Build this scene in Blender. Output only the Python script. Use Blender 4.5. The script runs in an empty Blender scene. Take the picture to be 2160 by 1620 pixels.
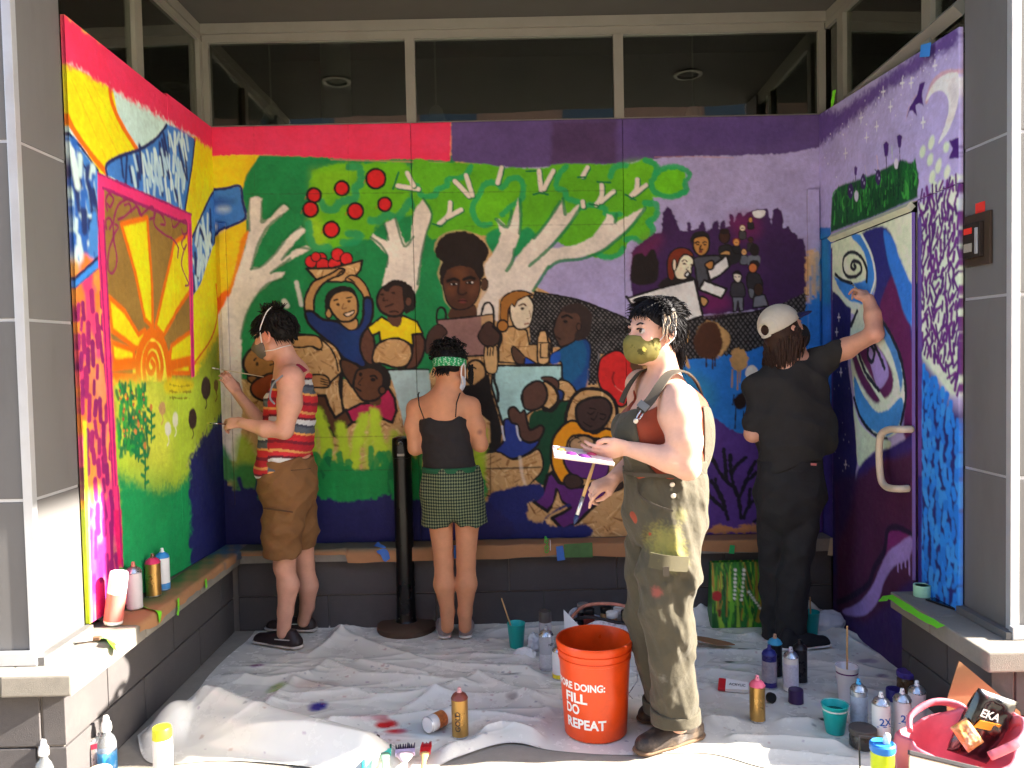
import bpy, bmesh, math, random
import numpy as np
from mathutils import Vector, Matrix, Euler
# ---------------------------------------------------------------- camera
SC = bpy.context.scene
FPX, CAM = 1700.0, np.array([0.0, -4.7055, 1.5707]); PITCH, ROLL, YAW = 0.0387, -0.0213, -0.0014
_cy, _sy = math.cos(YAW), math.sin(YAW)
C_F = np.array([-_sy * math.cos(PITCH), _cy * math.cos(PITCH), -math.sin(PITCH)]); _r = np.array([_cy, _sy, 0.0]); _u = np.cross(_r, C_F)
C_R = math.cos(ROLL) * _r + math.sin(ROLL) * _u; C_U = -math.sin(ROLL) * _r + math.cos(ROLL) * _u
def cam_ray(x, y): return C_F + C_R * (x - 1080) / FPX + C_U * (810 - y) / FPX
def atY(x, y, Y): v = cam_ray(x, y); return CAM + v * (Y - CAM[1]) / v[1]
def atZ(x, y, Z=0.0): v = cam_ray(x, y); return CAM + v * (Z - CAM[2]) / v[2]
def atX(x, y, X): v = cam_ray(x, y); return CAM + v * (X - CAM[0]) / v[0]
#@@BPY
cd = bpy.data.cameras.new('camera'); cam = bpy.data.objects.new('camera', cd); SC.collection.objects.link(cam); SC.camera = cam
cd.sensor_width = 36.0; cd.lens = 36.0 * FPX / 2160; cd.clip_start = 0.05; cd.clip_end = 500
cam.matrix_world = Matrix(((C_R[0], C_U[0], -C_F[0], CAM[0]), (C_R[1], C_U[1], -C_F[1], CAM[1]), (C_R[2], C_U[2], -C_F[2], CAM[2]), (0, 0, 0, 1)))
# ---------------------------------------------------------------- daylight
SUN_EL, SUN_AZ = math.radians(29), math.radians(5.0)          # azimuth measured from +X towards the viewer
sun_dir = Vector((math.cos(SUN_EL) * math.cos(SUN_AZ), -math.cos(SUN_EL) * math.sin(SUN_AZ), math.sin(SUN_EL)))
sd = bpy.data.lights.new('sun', 'SUN'); sd.energy = 5.0; sd.angle = math.radians(0.6); sd.color = (1.0, 0.93, 0.82)
so = bpy.data.objects.new('sun', sd); SC.collection.objects.link(so); so.rotation_euler = sun_dir.to_track_quat('Z', 'Y').to_euler(); so.location = (6, -3, 8)
W = bpy.data.worlds.new('World'); SC.world = W; W.use_nodes = True; nt = W.node_tree; bg = nt.nodes['Background']
sky = nt.nodes.new('ShaderNodeTexSky'); sky.sky_type = 'NISHITA'; sky.sun_disc = False; sky.sun_elevation = SUN_EL
sky.sun_rotation = math.atan2(sun_dir.x, sun_dir.y); sky.air_density = 1.0; sky.dust_density = 1.5
nt.links.new(sky.outputs[0], bg.inputs[0]); bg.inputs[1].default_value = 0.1
SC.view_settings.view_transform = 'Standard'; SC.view_settings.look = 'None'; SC.view_settings.exposure = 2.86; SC.view_settings.gamma = 1.0
SC.render.engine = 'CYCLES'; SC.cycles.max_bounces = 6; SC.cycles.diffuse_bounces = 3; SC.cycles.use_adaptive_sampling = True; SC.cycles.adaptive_threshold = 0.03; SC.cycles.sample_clamp_indirect = 4.0; SC.cycles.use_denoising = True; SC.cycles.transparent_max_bounces = 12
#@@END
# ---------------------------------------------------------------- key dimensions (metres; X right, Y into the picture, Z up)
XL, XR, XLO, XRO, YO, YOR, ZT, ZB = -1.704, 1.826, -1.742, 1.885, -1.485, -1.36, 2.902, 0.48
# ---------------------------------------------------------------- painter: murals are painted in wall coordinates (metres)
def s2l(c):
    c = np.asarray(c, np.float64) / 255.0
    return np.where(c <= 0.04045, c / 12.92, ((c + 0.055) / 1.055) ** 2.4)
def vnoise(ny, nx, cell, seed, octs=3):
    rg = np.random.RandomState(seed); out = np.zeros((ny, nx), np.float32); amp = 1.0; tot = 0
    for o in range(octs):
        c = max(cell / 2 ** o, 1.0); gy, gx = int(ny / c) + 3, int(nx / c) + 3
        g = rg.rand(gy, gx).astype(np.float32) * 2 - 1
        y = np.arange(ny) / c; x = np.arange(nx) / c
        y0 = y.astype(int); x0 = x.astype(int); fy = (y - y0)[:, None]; fx = (x - x0)[None]
        fy = fy * fy * (3 - 2 * fy); fx = fx * fx * (3 - 2 * fx)
        a = g[y0][:, x0]; b = g[y0][:, x0 + 1]; cc = g[y0 + 1][:, x0]; d = g[y0 + 1][:, x0 + 1]
        out += amp * ((a * (1 - fx) + b * fx) * (1 - fy) + (cc * (1 - fx) + d * fx) * fy); tot += amp; amp *= 0.55
    return out / tot
def spline(p, closed, n=6):
    p = np.asarray(p, float); m = len(p)
    if m < 3: return p
    out = []
    for i in range(m if closed else m - 1):
        if closed: a, b, c, d = p[i - 1], p[i], p[(i + 1) % m], p[(i + 2) % m]
        else: a, b, c, d = p[max(i - 1, 0)], p[i], p[i + 1], p[min(i + 2, m - 1)]
        for t in np.arange(n) / n:
            out.append(0.5 * (2 * b + (c - a) * t + (2 * a - 5 * b + 4 * c - d) * t * t + (3 * b - a - 3 * c + d) * t ** 3))
    if not closed: out.append(p[-1])
    return np.array(out)
class Canvas:
    """a wall's paint: origin O at the upper back corner, u along the wall, v down, metres"""
    def __init__(s, O, U, W, H, res, seed, base):
        s.O = np.array(O, float); s.U = np.array(U, float) / np.linalg.norm(U); s.V = np.array([0, 0, -1.0]); s.n = np.cross(s.U, s.V)
        s.W, s.H, s.res = W, H, res; s.nx, s.ny = int(W / res) + 1, int(H / res) + 1
        s.img = np.empty((s.ny, s.nx, 3), np.float32); s.img[:] = s2l(base)
        s.fine = vnoise(s.ny, s.nx, 0.016 / res, seed, 2); s.mid = vnoise(s.ny, s.nx, 0.12 / res, seed + 1, 4)
        s.strk = vnoise(s.ny, s.nx, 0.05 / res, seed + 3, 3)
        s.rg = np.random.RandomState(seed + 7); s.org = (0, 0, 1); s.px = 1 / 365.0
    def R(s, x, y, k): s.org = (x, y, k); return s
    def uv(s, pts):
        p = np.asarray(pts, float).reshape(-1, 2); ox, oy, k = s.org; out = []
        for x, y in p:
            v = cam_ray(ox + x / k, oy + y / k); t = ((s.O - CAM) @ s.n) / (v @ s.n); w = CAM + v * t - s.O
            out.append((w @ s.U, w @ s.V))
        return np.array(out)
    def _box(s, q, m):
        x0 = max(int((q[:, 0].min() - m) / s.res), 0); x1 = min(int((q[:, 0].max() + m) / s.res) + 2, s.nx)
        y0 = max(int((q[:, 1].min() - m) / s.res), 0); y1 = min(int((q[:, 1].max() + m) / s.res) + 2, s.ny)
        if x1 <= x0 or y1 <= y0: return None
        return (slice(y0, y1), slice(x0, x1)), (np.arange(x0, x1) * s.res)[None].astype(np.float32), (np.arange(y0, y1) * s.res)[:, None].astype(np.float32)
    def _put(s, sl, d, col, soft, rough, a, var):
        d = d + s.fine[sl] * rough + s.strk[sl] * rough * 0.6
        m = np.clip(0.5 - d / (2 * soft), 0, 1); m = m * m * (3 - 2 * m) * a
        c = s.base[sl] if col == 'O' else s2l(col)[None, None] * (1 + var * (s.mid[sl] * 0.9 + s.fine[sl] * 0.5))[..., None]
        s.img[sl] += (c - s.img[sl]) * m[..., None]
    def F(s, col, pts, soft=0.003, rough=0.003, sm=True, a=1.0, var=0.22, out=0, oc=(28, 24, 24), uv=None):
        q = s.uv(pts) if uv is None else uv
        if sm: q = spline(q, True, 4)
        b = s._box(q, soft * 2 + rough * 2)
        if b is None: return
        sl, X, Y = b; d = np.full((Y.shape[0], X.shape[1]), 1e9, np.float32); ins = np.zeros(d.shape, bool)
        n = len(q)
        for i in range(n):
            ax, ay = q[i]; bx, by = q[(i + 1) % n]; ex, ey = bx - ax, by - ay; L = ex * ex + ey * ey + 1e-12
            t = np.clip(((X - ax) * ex + (Y - ay) * ey) / L, 0, 1)
            d = np.minimum(d, (X - ax - t * ex) ** 2 + (Y - ay - t * ey) ** 2)
            if ay != by: ins ^= ((Y < ay) != (Y < by)) & (X < ex * (Y - ay) / (ey if ey else 1e-9) + ax)
        d = np.sqrt(d); d = np.where(ins, -d, d)
        s._put(sl, d, col, soft, rough, a, var)
        if out: s.L(oc, None, out, closed=True, uv=q)
    def L(s, col, pts, w=5, soft=0.0025, rough=0.002, sm=True, a=1.0, closed=False, taper=0, var=0.1, uv=None):
        q = s.uv(pts) if uv is None else uv
        if uv is None and sm: q = spline(q, closed, 5)
        hw = w * s.px / 2 if w > 0.3 else w / 2
        b = s._box(q, hw + soft * 2 + rough * 2)
        if b is None: return
        sl, X, Y = b; d = np.full((Y.shape[0], X.shape[1]), 1e9, np.float32); n = len(q)
        for i in range(n if closed else n - 1):
            ax, ay = q[i]; bx, by = q[(i + 1) % n]; ex, ey = bx - ax, by - ay; L = ex * ex + ey * ey + 1e-12
            t = np.clip(((X - ax) * ex + (Y - ay) * ey) / L, 0, 1)
            dd = np.sqrt((X - ax - t * ex) ** 2 + (Y - ay - t * ey) ** 2)
            if taper: dd = dd + hw * taper * (i + t) / n
            d = np.minimum(d, dd)
        s._put(sl, d - hw, col, soft, rough, a, var)
    def E(s, col, cx, cy, rx, ry=None, rot=0, **k):
        ry = ry or rx; a = np.arange(14) / 14 * 2 * np.pi; c, sn = math.cos(math.radians(rot)), math.sin(math.radians(rot))
        x = rx * np.cos(a); y = ry * np.sin(a)
        s.F(col, np.stack([cx + x * c - y * sn, cy + x * sn + y * c], 1), **k)
    def scatter(s, poly, n, cols, ln, w, ang, angj=20, soft=0.003, a=1.0, seed=1, rough=0.002):
        """n separate dabs with centres inside a polygon (given in photo coordinates)"""
        q = s.uv(poly); rg = np.random.RandomState(seed); lo, hi = q.min(0), q.max(0); k = 0; placed = []
        tries = 0
        while k < n and tries < n * 40:
            tries += 1
            p = lo + rg.rand(2) * (hi - lo); ins = False
            for i in range(len(q)):
                ax, ay = q[i]; bx, by = q[(i + 1) % len(q)]
                if (p[1] < ay) != (p[1] < by) and p[0] < (bx - ax) * (p[1] - ay) / (by - ay) + ax: ins = not ins
            if not ins: continue
            l = ln * (0.6 + 0.7 * rg.rand())
            if any(abs(p[0] - o[0]) < w * 1.05 and abs(p[1] - o[1]) < l * 0.8 for o in placed[-400:]) and tries < n * 25: continue
            placed.append(p); k += 1
            t = math.radians(ang + rg.randn() * angj); dv = np.array([math.sin(t), -math.cos(t)]) * l / 2
            s.L(cols[rg.randint(len(cols))], None, w * (0.75 + 0.5 * rg.rand()), soft=soft, rough=rough, a=a, uv=np.array([p - dv, p + dv * 0.1, p + dv]))
    def osb(s, poly, n, seed=3):
        q = s.uv(poly); lo, hi = q.min(0), q.max(0); rg = np.random.RandomState(seed)
        cols = [(214, 176, 122), (190, 146, 92), (160, 112, 62), (226, 194, 142), (128, 84, 44), (205, 160, 104), (176, 130, 76)]
        for i in range(n):
            p = lo + rg.rand(2) * (hi - lo); t = rg.rand() * 6.28; l = 0.012 + 0.03 * rg.rand(); dv = np.array([math.cos(t), math.sin(t)]) * l
            s.L(cols[rg.randint(7)], None, 0.004 + 0.012 * rg.rand() ** 2, soft=0.002, rough=0.002, a=0.55 + 0.4 * rg.rand(), uv=np.array([p - dv, p + dv]))
    def specks(s, n, seed=5, a=0.35, col=(40, 34, 34)):
        rg = np.random.RandomState(seed)
        for i in range(n):
            p = rg.rand(2) * (s.W, s.H)
            if s.mid[int(p[1] / s.res) % s.ny, int(p[0] / s.res) % s.nx] < -0.05 + 0.2 * rg.rand(): continue
            t = rg.rand() * 6.28; l = 0.003 + 0.012 * rg.rand() ** 2; dv = np.array([math.cos(t), math.sin(t)]) * l
            s.L(col, None, 0.0022, soft=0.002, rough=0.001, a=a * rg.rand(), uv=np.array([p - dv, p + dv]))
    def sample(s, u, v):
        x = np.clip(u / s.res, 0, s.nx - 1.001); y = np.clip(v / s.res, 0, s.ny - 1.001); x0 = x.astype(int); y0 = y.astype(int)
        fx = (x - x0)[:, None]; fy = (y - y0)[:, None]
        return (s.img[y0, x0] * (1 - fx) + s.img[y0, x0 + 1] * fx) * (1 - fy) + (s.img[y0 + 1, x0] * (1 - fx) + s.img[y0 + 1, x0 + 1] * fx) * fy
# ---------------------------------------------------------------- materials
def s2lc(c): v = s2l(c); return (float(v[0]), float(v[1]), float(v[2]), 1.0)
MATS = {}
def PM(name, col, rough=0.6, var=0.12, scale=14, bump=0.08, bscale=90, metal=0.0, spec=0.4, coat=0.0, dirt=None, dscale=3.0, trans=0.0, alpha=1.0, attr=None, sheen=0.0, sss=0.0, bdist=0.004, stretch=None, bump2=0.0, b2scale=12):
    """node material: base colour with noise variation, optional stains, fine relief"""
    if name in MATS: return MATS[name]
    m = bpy.data.materials.new(name); m.use_nodes = True; nt = m.node_tree; N = nt.nodes; K = nt.links; b = N['Principled BSDF']
    tc = N.new('ShaderNodeTexCoord'); src = tc.outputs['Object']
    if stretch:
        mp = N.new('ShaderNodeMapping'); mp.inputs['Scale'].default_value = stretch; K.new(src, mp.inputs[0]); src = mp.outputs[0]
    n1 = N.new('ShaderNodeTexNoise'); n1.inputs['Scale'].default_value = scale; n1.inputs['Detail'].default_value = 6; n1.inputs['Roughness'].default_value = 0.65; K.new(src, n1.inputs['Vector'])
    if attr:
        at = N.new('ShaderNodeAttribute'); at.attribute_name = attr; csrc = at.outputs['Color']
    else:
        rgb = N.new('ShaderNodeRGB'); rgb.outputs[0].default_value = s2lc(col); csrc = rgb.outputs[0]
    mr = N.new('ShaderNodeMapRange'); mr.inputs[1].default_value = 0.25; mr.inputs[2].default_value = 0.75; mr.inputs[3].default_value = 1 - var; mr.inputs[4].default_value = 1 + var; K.new(n1.outputs[0], mr.inputs[0])
    mx = N.new('ShaderNodeMix'); mx.data_type = 'RGBA'; mx.blend_type = 'MULTIPLY'; mx.inputs[0].default_value = 1.0; K.new(csrc, mx.inputs[6]); K.new(mr.outputs[0], mx.inputs[7]); cout = mx.outputs[2]
    if dirt:
        n3 = N.new('ShaderNodeTexNoise'); n3.inputs['Scale'].default_value = dscale; n3.inputs['Detail'].default_value = 8; n3.inputs['Roughness'].default_value = 0.7; K.new(src, n3.inputs['Vector'])
        cr = N.new('ShaderNodeMapRange'); cr.inputs[1].default_value = dirt[2] if len(dirt) > 2 else 0.55; cr.inputs[2].default_value = 0.8; cr.inputs[4].default_value = dirt[1]; K.new(n3.outputs[0], cr.inputs[0])
        m2 = N.new('ShaderNodeMix'); m2.data_type = 'RGBA'; K.new(cr.outputs[0], m2.inputs[0]); K.new(cout, m2.inputs[6]); m2.inputs[7].default_value = s2lc(dirt[0]); cout = m2.outputs[2]
    K.new(cout, b.inputs['Base Color'])
    r2 = N.new('ShaderNodeMapRange'); r2.inputs[1].default_value = 0.3; r2.inputs[2].default_value = 0.7; r2.inputs[3].default_value = max(rough - 0.08, 0.02); r2.inputs[4].default_value = min(rough + 0.08, 1); K.new(n1.outputs[0], r2.inputs[0]); K.new(r2.outputs[0], b.inputs['Roughness'])
    b.inputs['Metallic'].default_value = metal; b.inputs['Specular IOR Level'].default_value = spec; b.inputs['Coat Weight'].default_value = coat; b.inputs['Transmission Weight'].default_value = trans; b.inputs['Alpha'].default_value = alpha
    if sheen: b.inputs['Sheen Weight'].default_value = sheen
    if sss: b.inputs['Subsurface Weight'].default_value = sss; b.inputs['Subsurface Radius'].default_value = (0.012, 0.005, 0.003); b.inputs['Subsurface Scale'].default_value = 1.0
    if bump or bump2:
        n2 = N.new('ShaderNodeTexNoise'); n2.inputs['Scale'].default_value = bscale; n2.inputs['Detail'].default_value = 5; K.new(src, n2.inputs['Vector'])
        bp = N.new('ShaderNodeBump'); bp.inputs['Strength'].default_value = bump; bp.inputs['Distance'].default_value = bdist; K.new(n2.outputs[0], bp.inputs['Height']); last = bp
        if bump2:
            n4 = N.new('ShaderNodeTexNoise'); n4.inputs['Scale'].default_value = b2scale; n4.inputs['Detail'].default_value = 3; K.new(src, n4.inputs['Vector'])
            b2 = N.new('ShaderNodeBump'); b2.inputs['Strength'].default_value = bump2; b2.inputs['Distance'].default_value = 0.03; K.new(n4.outputs[0], b2.inputs['Height']); K.new(bp.outputs[0], b2.inputs['Normal']); last = b2
        K.new(last.outputs[0], b.inputs['Normal'])
    MATS[name] = m; return m
# ---------------------------------------------------------------- objects
COL = SC.collection
def thing(name, label, cat, loc=(0, 0, 0), rz=0.0, group=None):
    o = bpy.data.objects.new(name, None); COL.objects.link(o); o.location = loc; o.rotation_euler = (0, 0, rz); o.empty_display_size = 0.05
    return tag(o, label, cat, group)
def tag(o, label=None, cat=None, group=None, kind=None):
    if label: o['label'] = label
    if cat: o['category'] = cat
    if group: o['group'] = group
    if kind: o['kind'] = kind
    return o
def link(name, me, mat, parent=None, smooth=False):
    o = bpy.data.objects.new(name, me); COL.objects.link(o)
    if mat is not None: me.materials.append(mat)
    if smooth: me.polygons.foreach_set('use_smooth', np.ones(len(me.polygons), bool))
    if parent is not None: o.parent = parent
    return o
def copy_tree(o, parent=None):
    c = o.copy(); COL.objects.link(c)
    if parent is not None: c.parent = parent
    for ch in list(o.children): copy_tree(ch, c)
    return c
class MB:
    """collects shapes for ONE mesh"""
    def __init__(s): s.v = []; s.f = []
    def add(s, v, f): n = len(s.v); s.v += [tuple(p) for p in v]; s.f += [tuple(i + n for i in q) for q in f]; return s
    def box(s, x0, x1, y0, y1, z0, z1, bev=0.0):
        if bev <= 0:
            v = [(x, y, z) for x in (x0, x1) for y in (y0, y1) for z in (z0, z1)]
            return s.add(v, [(0, 1, 3, 2), (4, 6, 7, 5), (0, 4, 5, 1), (2, 3, 7, 6), (0, 2, 6, 4), (1, 5, 7, 3)])
        bm = bmesh.new(); bmesh.ops.create_cube(bm, size=1.0)
        bmesh.ops.scale(bm, vec=(x1 - x0, y1 - y0, z1 - z0), verts=bm.verts); bmesh.ops.translate(bm, vec=((x0 + x1) / 2, (y0 + y1) / 2, (z0 + z1) / 2), verts=bm.verts)
        bmesh.ops.bevel(bm, geom=bm.edges[:], offset=bev, segments=2, affect='EDGES', profile=0.6); bm.verts.index_update()
        s.add([v.co[:] for v in bm.verts], [[v.index for v in f.verts] for f in bm.faces]); bm.free(); return s
    def lathe(s, prof, n=24, cx=0, cy=0, cap0=True, cap1=True, M=None):
        v = []; f = []
        for r, z in prof:
            for i in range(n): a = 2 * math.pi * i / n; v.append((cx + r * math.cos(a), cy + r * math.sin(a), z))
        for j in range(len(prof) - 1):
            for i in range(n): k = (i + 1) % n; f.append((j * n + i, j * n + k, (j + 1) * n + k, (j + 1) * n + i))
        if cap0: f.append(tuple(range(n - 1, -1, -1)))
        if cap1: f.append(tuple((len(prof) - 1) * n + i for i in range(n)))
        if M is not None: v = [tuple(M @ Vector(p)) for p in v]
        return s.add(v, f)
    def tube(s, pts, r, n=8, caps=True, flat=1.0):
        pts = [Vector(p) for p in pts]; rs = r if isinstance(r, (list, tuple)) else [r] * len(pts); v = []; f = []; up = None
        for j, p in enumerate(pts):
            t = (pts[min(j + 1, len(pts) - 1)] - pts[max(j - 1, 0)]).normalized()
            if up is None: up = Vector((0, 0, 1)) if abs(t.z) < 0.9 else Vector((1, 0, 0))
            a = t.cross(up).normalized(); b = a.cross(t).normalized(); up = b
            for i in range(n): q = 2 * math.pi * i / n; v.append(tuple(p + (a * math.cos(q) + b * math.sin(q) * flat) * rs[j]))
        for j in range(len(pts) - 1):
            for i in range(n): k = (i + 1) % n; f.append((j * n + i, j * n + k, (j + 1) * n + k, (j + 1) * n + i))
        if caps: f.append(tuple(range(n - 1, -1, -1))); f.append(tuple((len(pts) - 1) * n + i for i in range(n)))
        return s.add(v, f)
    def prism(s, poly, h, M):
        """flat outline (2D) of thickness h, placed by the 4x4 matrix M"""
        n = len(poly); v = [tuple(M @ Vector((x, y, 0))) for x, y in poly] + [tuple(M @ Vector((x, y, h))) for x, y in poly]
        return s.add(v, [tuple(range(n - 1, -1, -1)), tuple(range(n, 2 * n))] + [(i, (i + 1) % n, n + (i + 1) % n, n + i) for i in range(n)])
    def build(s, name, mat, parent=None, smooth=False, bevel=0.0, sharp=None):
        me = bpy.data.meshes.new(name); me.from_pydata(s.v, [], s.f); me.update()
        o = link(name, me, mat, parent, smooth)
        if smooth and sharp is not None: me.set_sharp_from_angle(angle=math.radians(sharp))
        return o
def np_mesh(name, v, quads):
    me = bpy.data.meshes.new(name); v = np.ascontiguousarray(v, np.float32); q = np.ascontiguousarray(quads, np.int32); k = q.shape[1]
    me.vertices.add(len(v)); me.vertices.foreach_set('co', v.ravel()); me.loops.add(q.size); me.loops.foreach_set('vertex_index', q.ravel())
    me.polygons.add(len(q)); me.polygons.foreach_set('loop_start', np.arange(0, q.size, k, dtype=np.int32)); me.update(calc_edges=True); return me
def vcol(me, cols, name='paint'):
    a = me.color_attributes.new(name, 'FLOAT_COLOR', 'POINT'); c = np.ones((len(me.vertices), 4), np.float32); c[:, :3] = cols; a.data.foreach_set('color', c.ravel())
def board(name, canvas, quad, thick, mat, res=0.005, off=0.0, parent=None):
    """a painted sheet: quad = four (u, v) corners on the wall (upper-near-origin, upper-far, lower-far, lower-near), thickness towards the room"""
    q = np.array(quad, float); W_ = np.linalg.norm(q[1] - q[0]); H_ = np.linalg.norm(q[3] - q[0]); nx = max(int(W_ / res), 2) + 1; ny = max(int(H_ / res), 2) + 1
    s, t = np.meshgrid(np.linspace(0, 1, nx), np.linspace(0, 1, ny)); s = s[..., None]; t = t[..., None]
    uv = ((q[0] * (1 - s) + q[1] * s) * (1 - t) + (q[3] * (1 - s) + q[2] * s) * t).reshape(-1, 2)
    nr = canvas.n if (CAM - canvas.O) @ canvas.n > 0 else -canvas.n
    P = canvas.O + uv[:, :1] * canvas.U + uv[:, 1:] * canvas.V + nr * (thick + off)
    col = canvas.sample(uv[:, 0], uv[:, 1]); idx = np.arange(nx * ny).reshape(ny, nx)
    quads = np.stack([idx[:-1, :-1], idx[1:, :-1], idx[1:, 1:], idx[:-1, 1:]], -1).reshape(-1, 4)
    if np.dot(np.cross(canvas.V, canvas.U), nr) < 0: quads = quads[:, ::-1]
    ring = np.concatenate([idx[0, :-1], idx[:-1, -1], idx[-1, :0:-1], idx[:0:-1, 0]]); n0 = len(P)
    back = P[ring] - nr * thick; ecol = col[ring] * 0.6 + s2l((150, 112, 70)) * 0.25
    r2 = np.arange(len(ring)); sk = np.stack([ring, np.roll(ring, -1), n0 + np.roll(r2, -1), n0 + r2], -1)
    me = np_mesh(name, np.concatenate([P, back]), np.concatenate([quads, sk])); vcol(me, np.concatenate([col, ecol]))
    return link(name, me, mat, parent)
# ---------------------------------------------------------------- mural on the back wall
BLK = (28, 24, 24); OSBC = (196, 154, 102); WHT = (222, 210, 196); LAV = (166, 156, 198); PUR = (90, 70, 122); PNK = (235, 50, 88)
DGR = (28, 128, 70); LGR = (100, 178, 26); TEAL = (28, 146, 92); RED = (206, 34, 38); TAN = (184, 138, 84); BRN = (84, 56, 44); NAVY = (36, 44, 96)
def paint_back():
    c = Canvas((XL, 0, ZT), (1, 0, 0), XR - XL, ZT - ZB, 0.0036, 11, OSBC)
    c.osb([(500, 560), (1500, 560), (1500, 1140), (500, 1140)], 5200)
    c.base = c.img.copy()
    R, F, L, E = c.R, c.F, c.L, c.E
    R(0, 0, 1)
    # --- big fields
    F(LAV, [1040, 300, 1760, 300, 1760, 660, 1700, 690, 1480, 690, 1300, 690, 1040, 560], sm=False)
    F((40, 118, 200), [1400, 700, 1700, 640, 1712, 560, 1760, 520, 1760, 920, 1400, 910], sm=False, soft=0.006)
    F((60, 150, 175), [1400, 790, 1450, 780, 1500, 810, 1500, 860, 1420, 870], soft=0.05, a=0.5)
    F((84, 54, 130), [1440, 900, 1500, 880, 1540, 905, 1580, 912, 1760, 880, 1760, 1112, 1440, 1112], soft=0.006, rough=0.006)
    F(DGR, [505, 330, 960, 330, 960, 700, 900, 800, 500, 800, 440, 900, 440, 760, 520, 560], sm=False)
    F((238, 190, 26), [430, 320, 545, 320, 522, 370, 514, 410, 520, 445, 520, 500, 500, 560, 480, 640, 462, 690, 430, 720], soft=0.005)
    F((245, 205, 30), [440, 345, 515, 345, 505, 390, 445, 395], soft=0.03, a=0.6)
    # --- pink and purple band along the top
    F(PNK, [430, 255, 952, 255, 950, 342, 860, 336, 780, 340, 690, 334, 560, 328, 430, 330], sm=False, soft=0.004, rough=0.006)
    F((250, 62, 100), [500, 275, 940, 275, 930, 325, 500, 318], soft=0.03, a=0.4)
    F(PUR, [952, 250, 1745, 235, 1745, 308, 1700, 318, 1640, 326, 1540, 330, 1480, 330, 1400, 334, 1310, 346, 1200, 354, 1100, 356, 1020, 350, 952, 340], sm=False, soft=0.005, rough=0.006)
    F((72, 50, 84), [1165, 258, 1300, 256, 1300, 345, 1160, 348], sm=False, soft=0.02, a=0.8)
    F((84, 62, 122), [1330, 262, 1640, 255, 1640, 300, 1330, 310], soft=0.03, a=0.45)
    L((170, 120, 100), [1020, 353, 1100, 358, 1180, 356, 1230, 352], 2, a=0.6); L((190, 130, 110), [700, 338, 820, 342, 940, 344], 3, a=0.7); L((200, 140, 120), [1380, 333, 1450, 332, 1545, 334], 2, a=0.5)
    # --- orange flame edge at the far left
    R(440, 240, 3)
    F((240, 128, 22), [262, 735, 215, 790, 195, 870, 170, 1000, 130, 1120, 70, 1170, 20, 1260, 30, 1300, 110, 1230, 150, 1130, 190, 1010, 230, 860, 265, 760], soft=0.008)
    F((240, 100, 20), [120, 1120, 60, 1170, 10, 1240, -20, 1330, 40, 1290, 110, 1220, 140, 1160], soft=0.008)
    F((62, 118, 190), [-10, 500, 20, 485, 110, 478, 205, 462, 222, 560, 238, 665, 120, 725, 0, 800], sm=False, out=0); F((44, 84, 160), [20, 690, 110, 690, 110, 740, 10, 780], soft=0.02, a=0.8); E((190, 206, 214), 100, 605, 36, 16, soft=0.03); E((44, 74, 140), 90, 560, 70, 26, soft=0.04, a=0.8); E((200, 214, 220), 40, 720, 22, 16, soft=0.02)
    L(NAVY, [-10, 500, 20, 485, 110, 478, 205, 462, 222, 560, 238, 665, 120, 725, 0, 800], 6)
    # --- left white tree
    T = WHT
    F(T, [265, 540, 300, 525, 345, 540, 345, 680, 400, 660, 440, 610, 480, 575, 515, 600, 470, 650, 390, 715, 340, 800, 280, 970, 330, 975, 420, 890, 490, 800, 590, 715, 622, 740, 540, 830, 480, 920, 540, 870, 625, 835, 655, 855, 560, 910, 470, 960, 400, 1010, 490, 1000, 470, 1035, 390, 1075, 330, 1130, 280, 1200, 240, 1290, 215, 1400, 210, 1560, 225, 1800, 210, 2050, 180, 2200, 60, 2150, 30, 1800, 40, 1300, 110, 1220, 160, 1100, 200, 980, 240, 850, 262, 750, 250, 640], sm=False, soft=0.006, rough=0.005)
    for p in ([262, 540, 258, 640, 265, 740], [345, 560, 342, 640, 345, 690, 400, 640, 480, 570, 520, 600], [280, 980, 320, 830, 385, 715, 480, 640], [275, 985, 350, 960, 440, 870, 520, 760, 610, 715, 640, 730], [470, 925, 540, 850, 660, 860], [400, 1010, 520, 920], [490, 1045, 380, 1080, 300, 1170, 240, 1290, 212, 1420]):
        L((24, 104, 58), p, 6, soft=0.005, a=0.75)
    F((30, 128, 74), [300, 1180, 520, 1050, 640, 1150, 600, 1300, 420, 1330, 250, 1420, 240, 1330], soft=0.05, a=0.5)
    L((220, 214, 204), [560, 1070, 575, 1130, 592, 1210], 9, soft=0.006, a=0.8); L((220, 214, 204), [485, 1190, 500, 1215], 12, soft=0.006, a=0.8)
    # --- foliage with fruit
    F(LGR, [650, 410, 690, 360, 760, 330, 880, 315, 1000, 320, 1100, 310, 1270, 330, 1290, 470, 1270, 560, 1290, 640, 1190, 650, 1060, 720, 1030, 790, 920, 800, 850, 840, 740, 860, 660, 850, 640, 760, 640, 640], soft=0.012, rough=0.01)
    F((140, 190, 30), [655, 380, 700, 360, 930, 350, 940, 400, 760, 520, 740, 590, 700, 620, 670, 540], soft=0.05, a=0.45); F((170, 200, 40), [640, 660, 680, 650, 760, 760, 720, 850, 650, 820], soft=0.04, a=0.5)
    for p in ([900, 340, 960, 350, 965, 440, 930, 470, 930, 540, 840, 560, 800, 610, 740, 600, 720, 560], [1030, 680, 1080, 680, 1130, 640, 1190, 665, 1240, 610, 1270, 560], [890, 760, 960, 770, 930, 810, 860, 820], [640, 700, 650, 800, 690, 850, 760, 850]):
        L(TEAL, p, 16, soft=0.008, rough=0.006, a=0.85)
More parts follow.
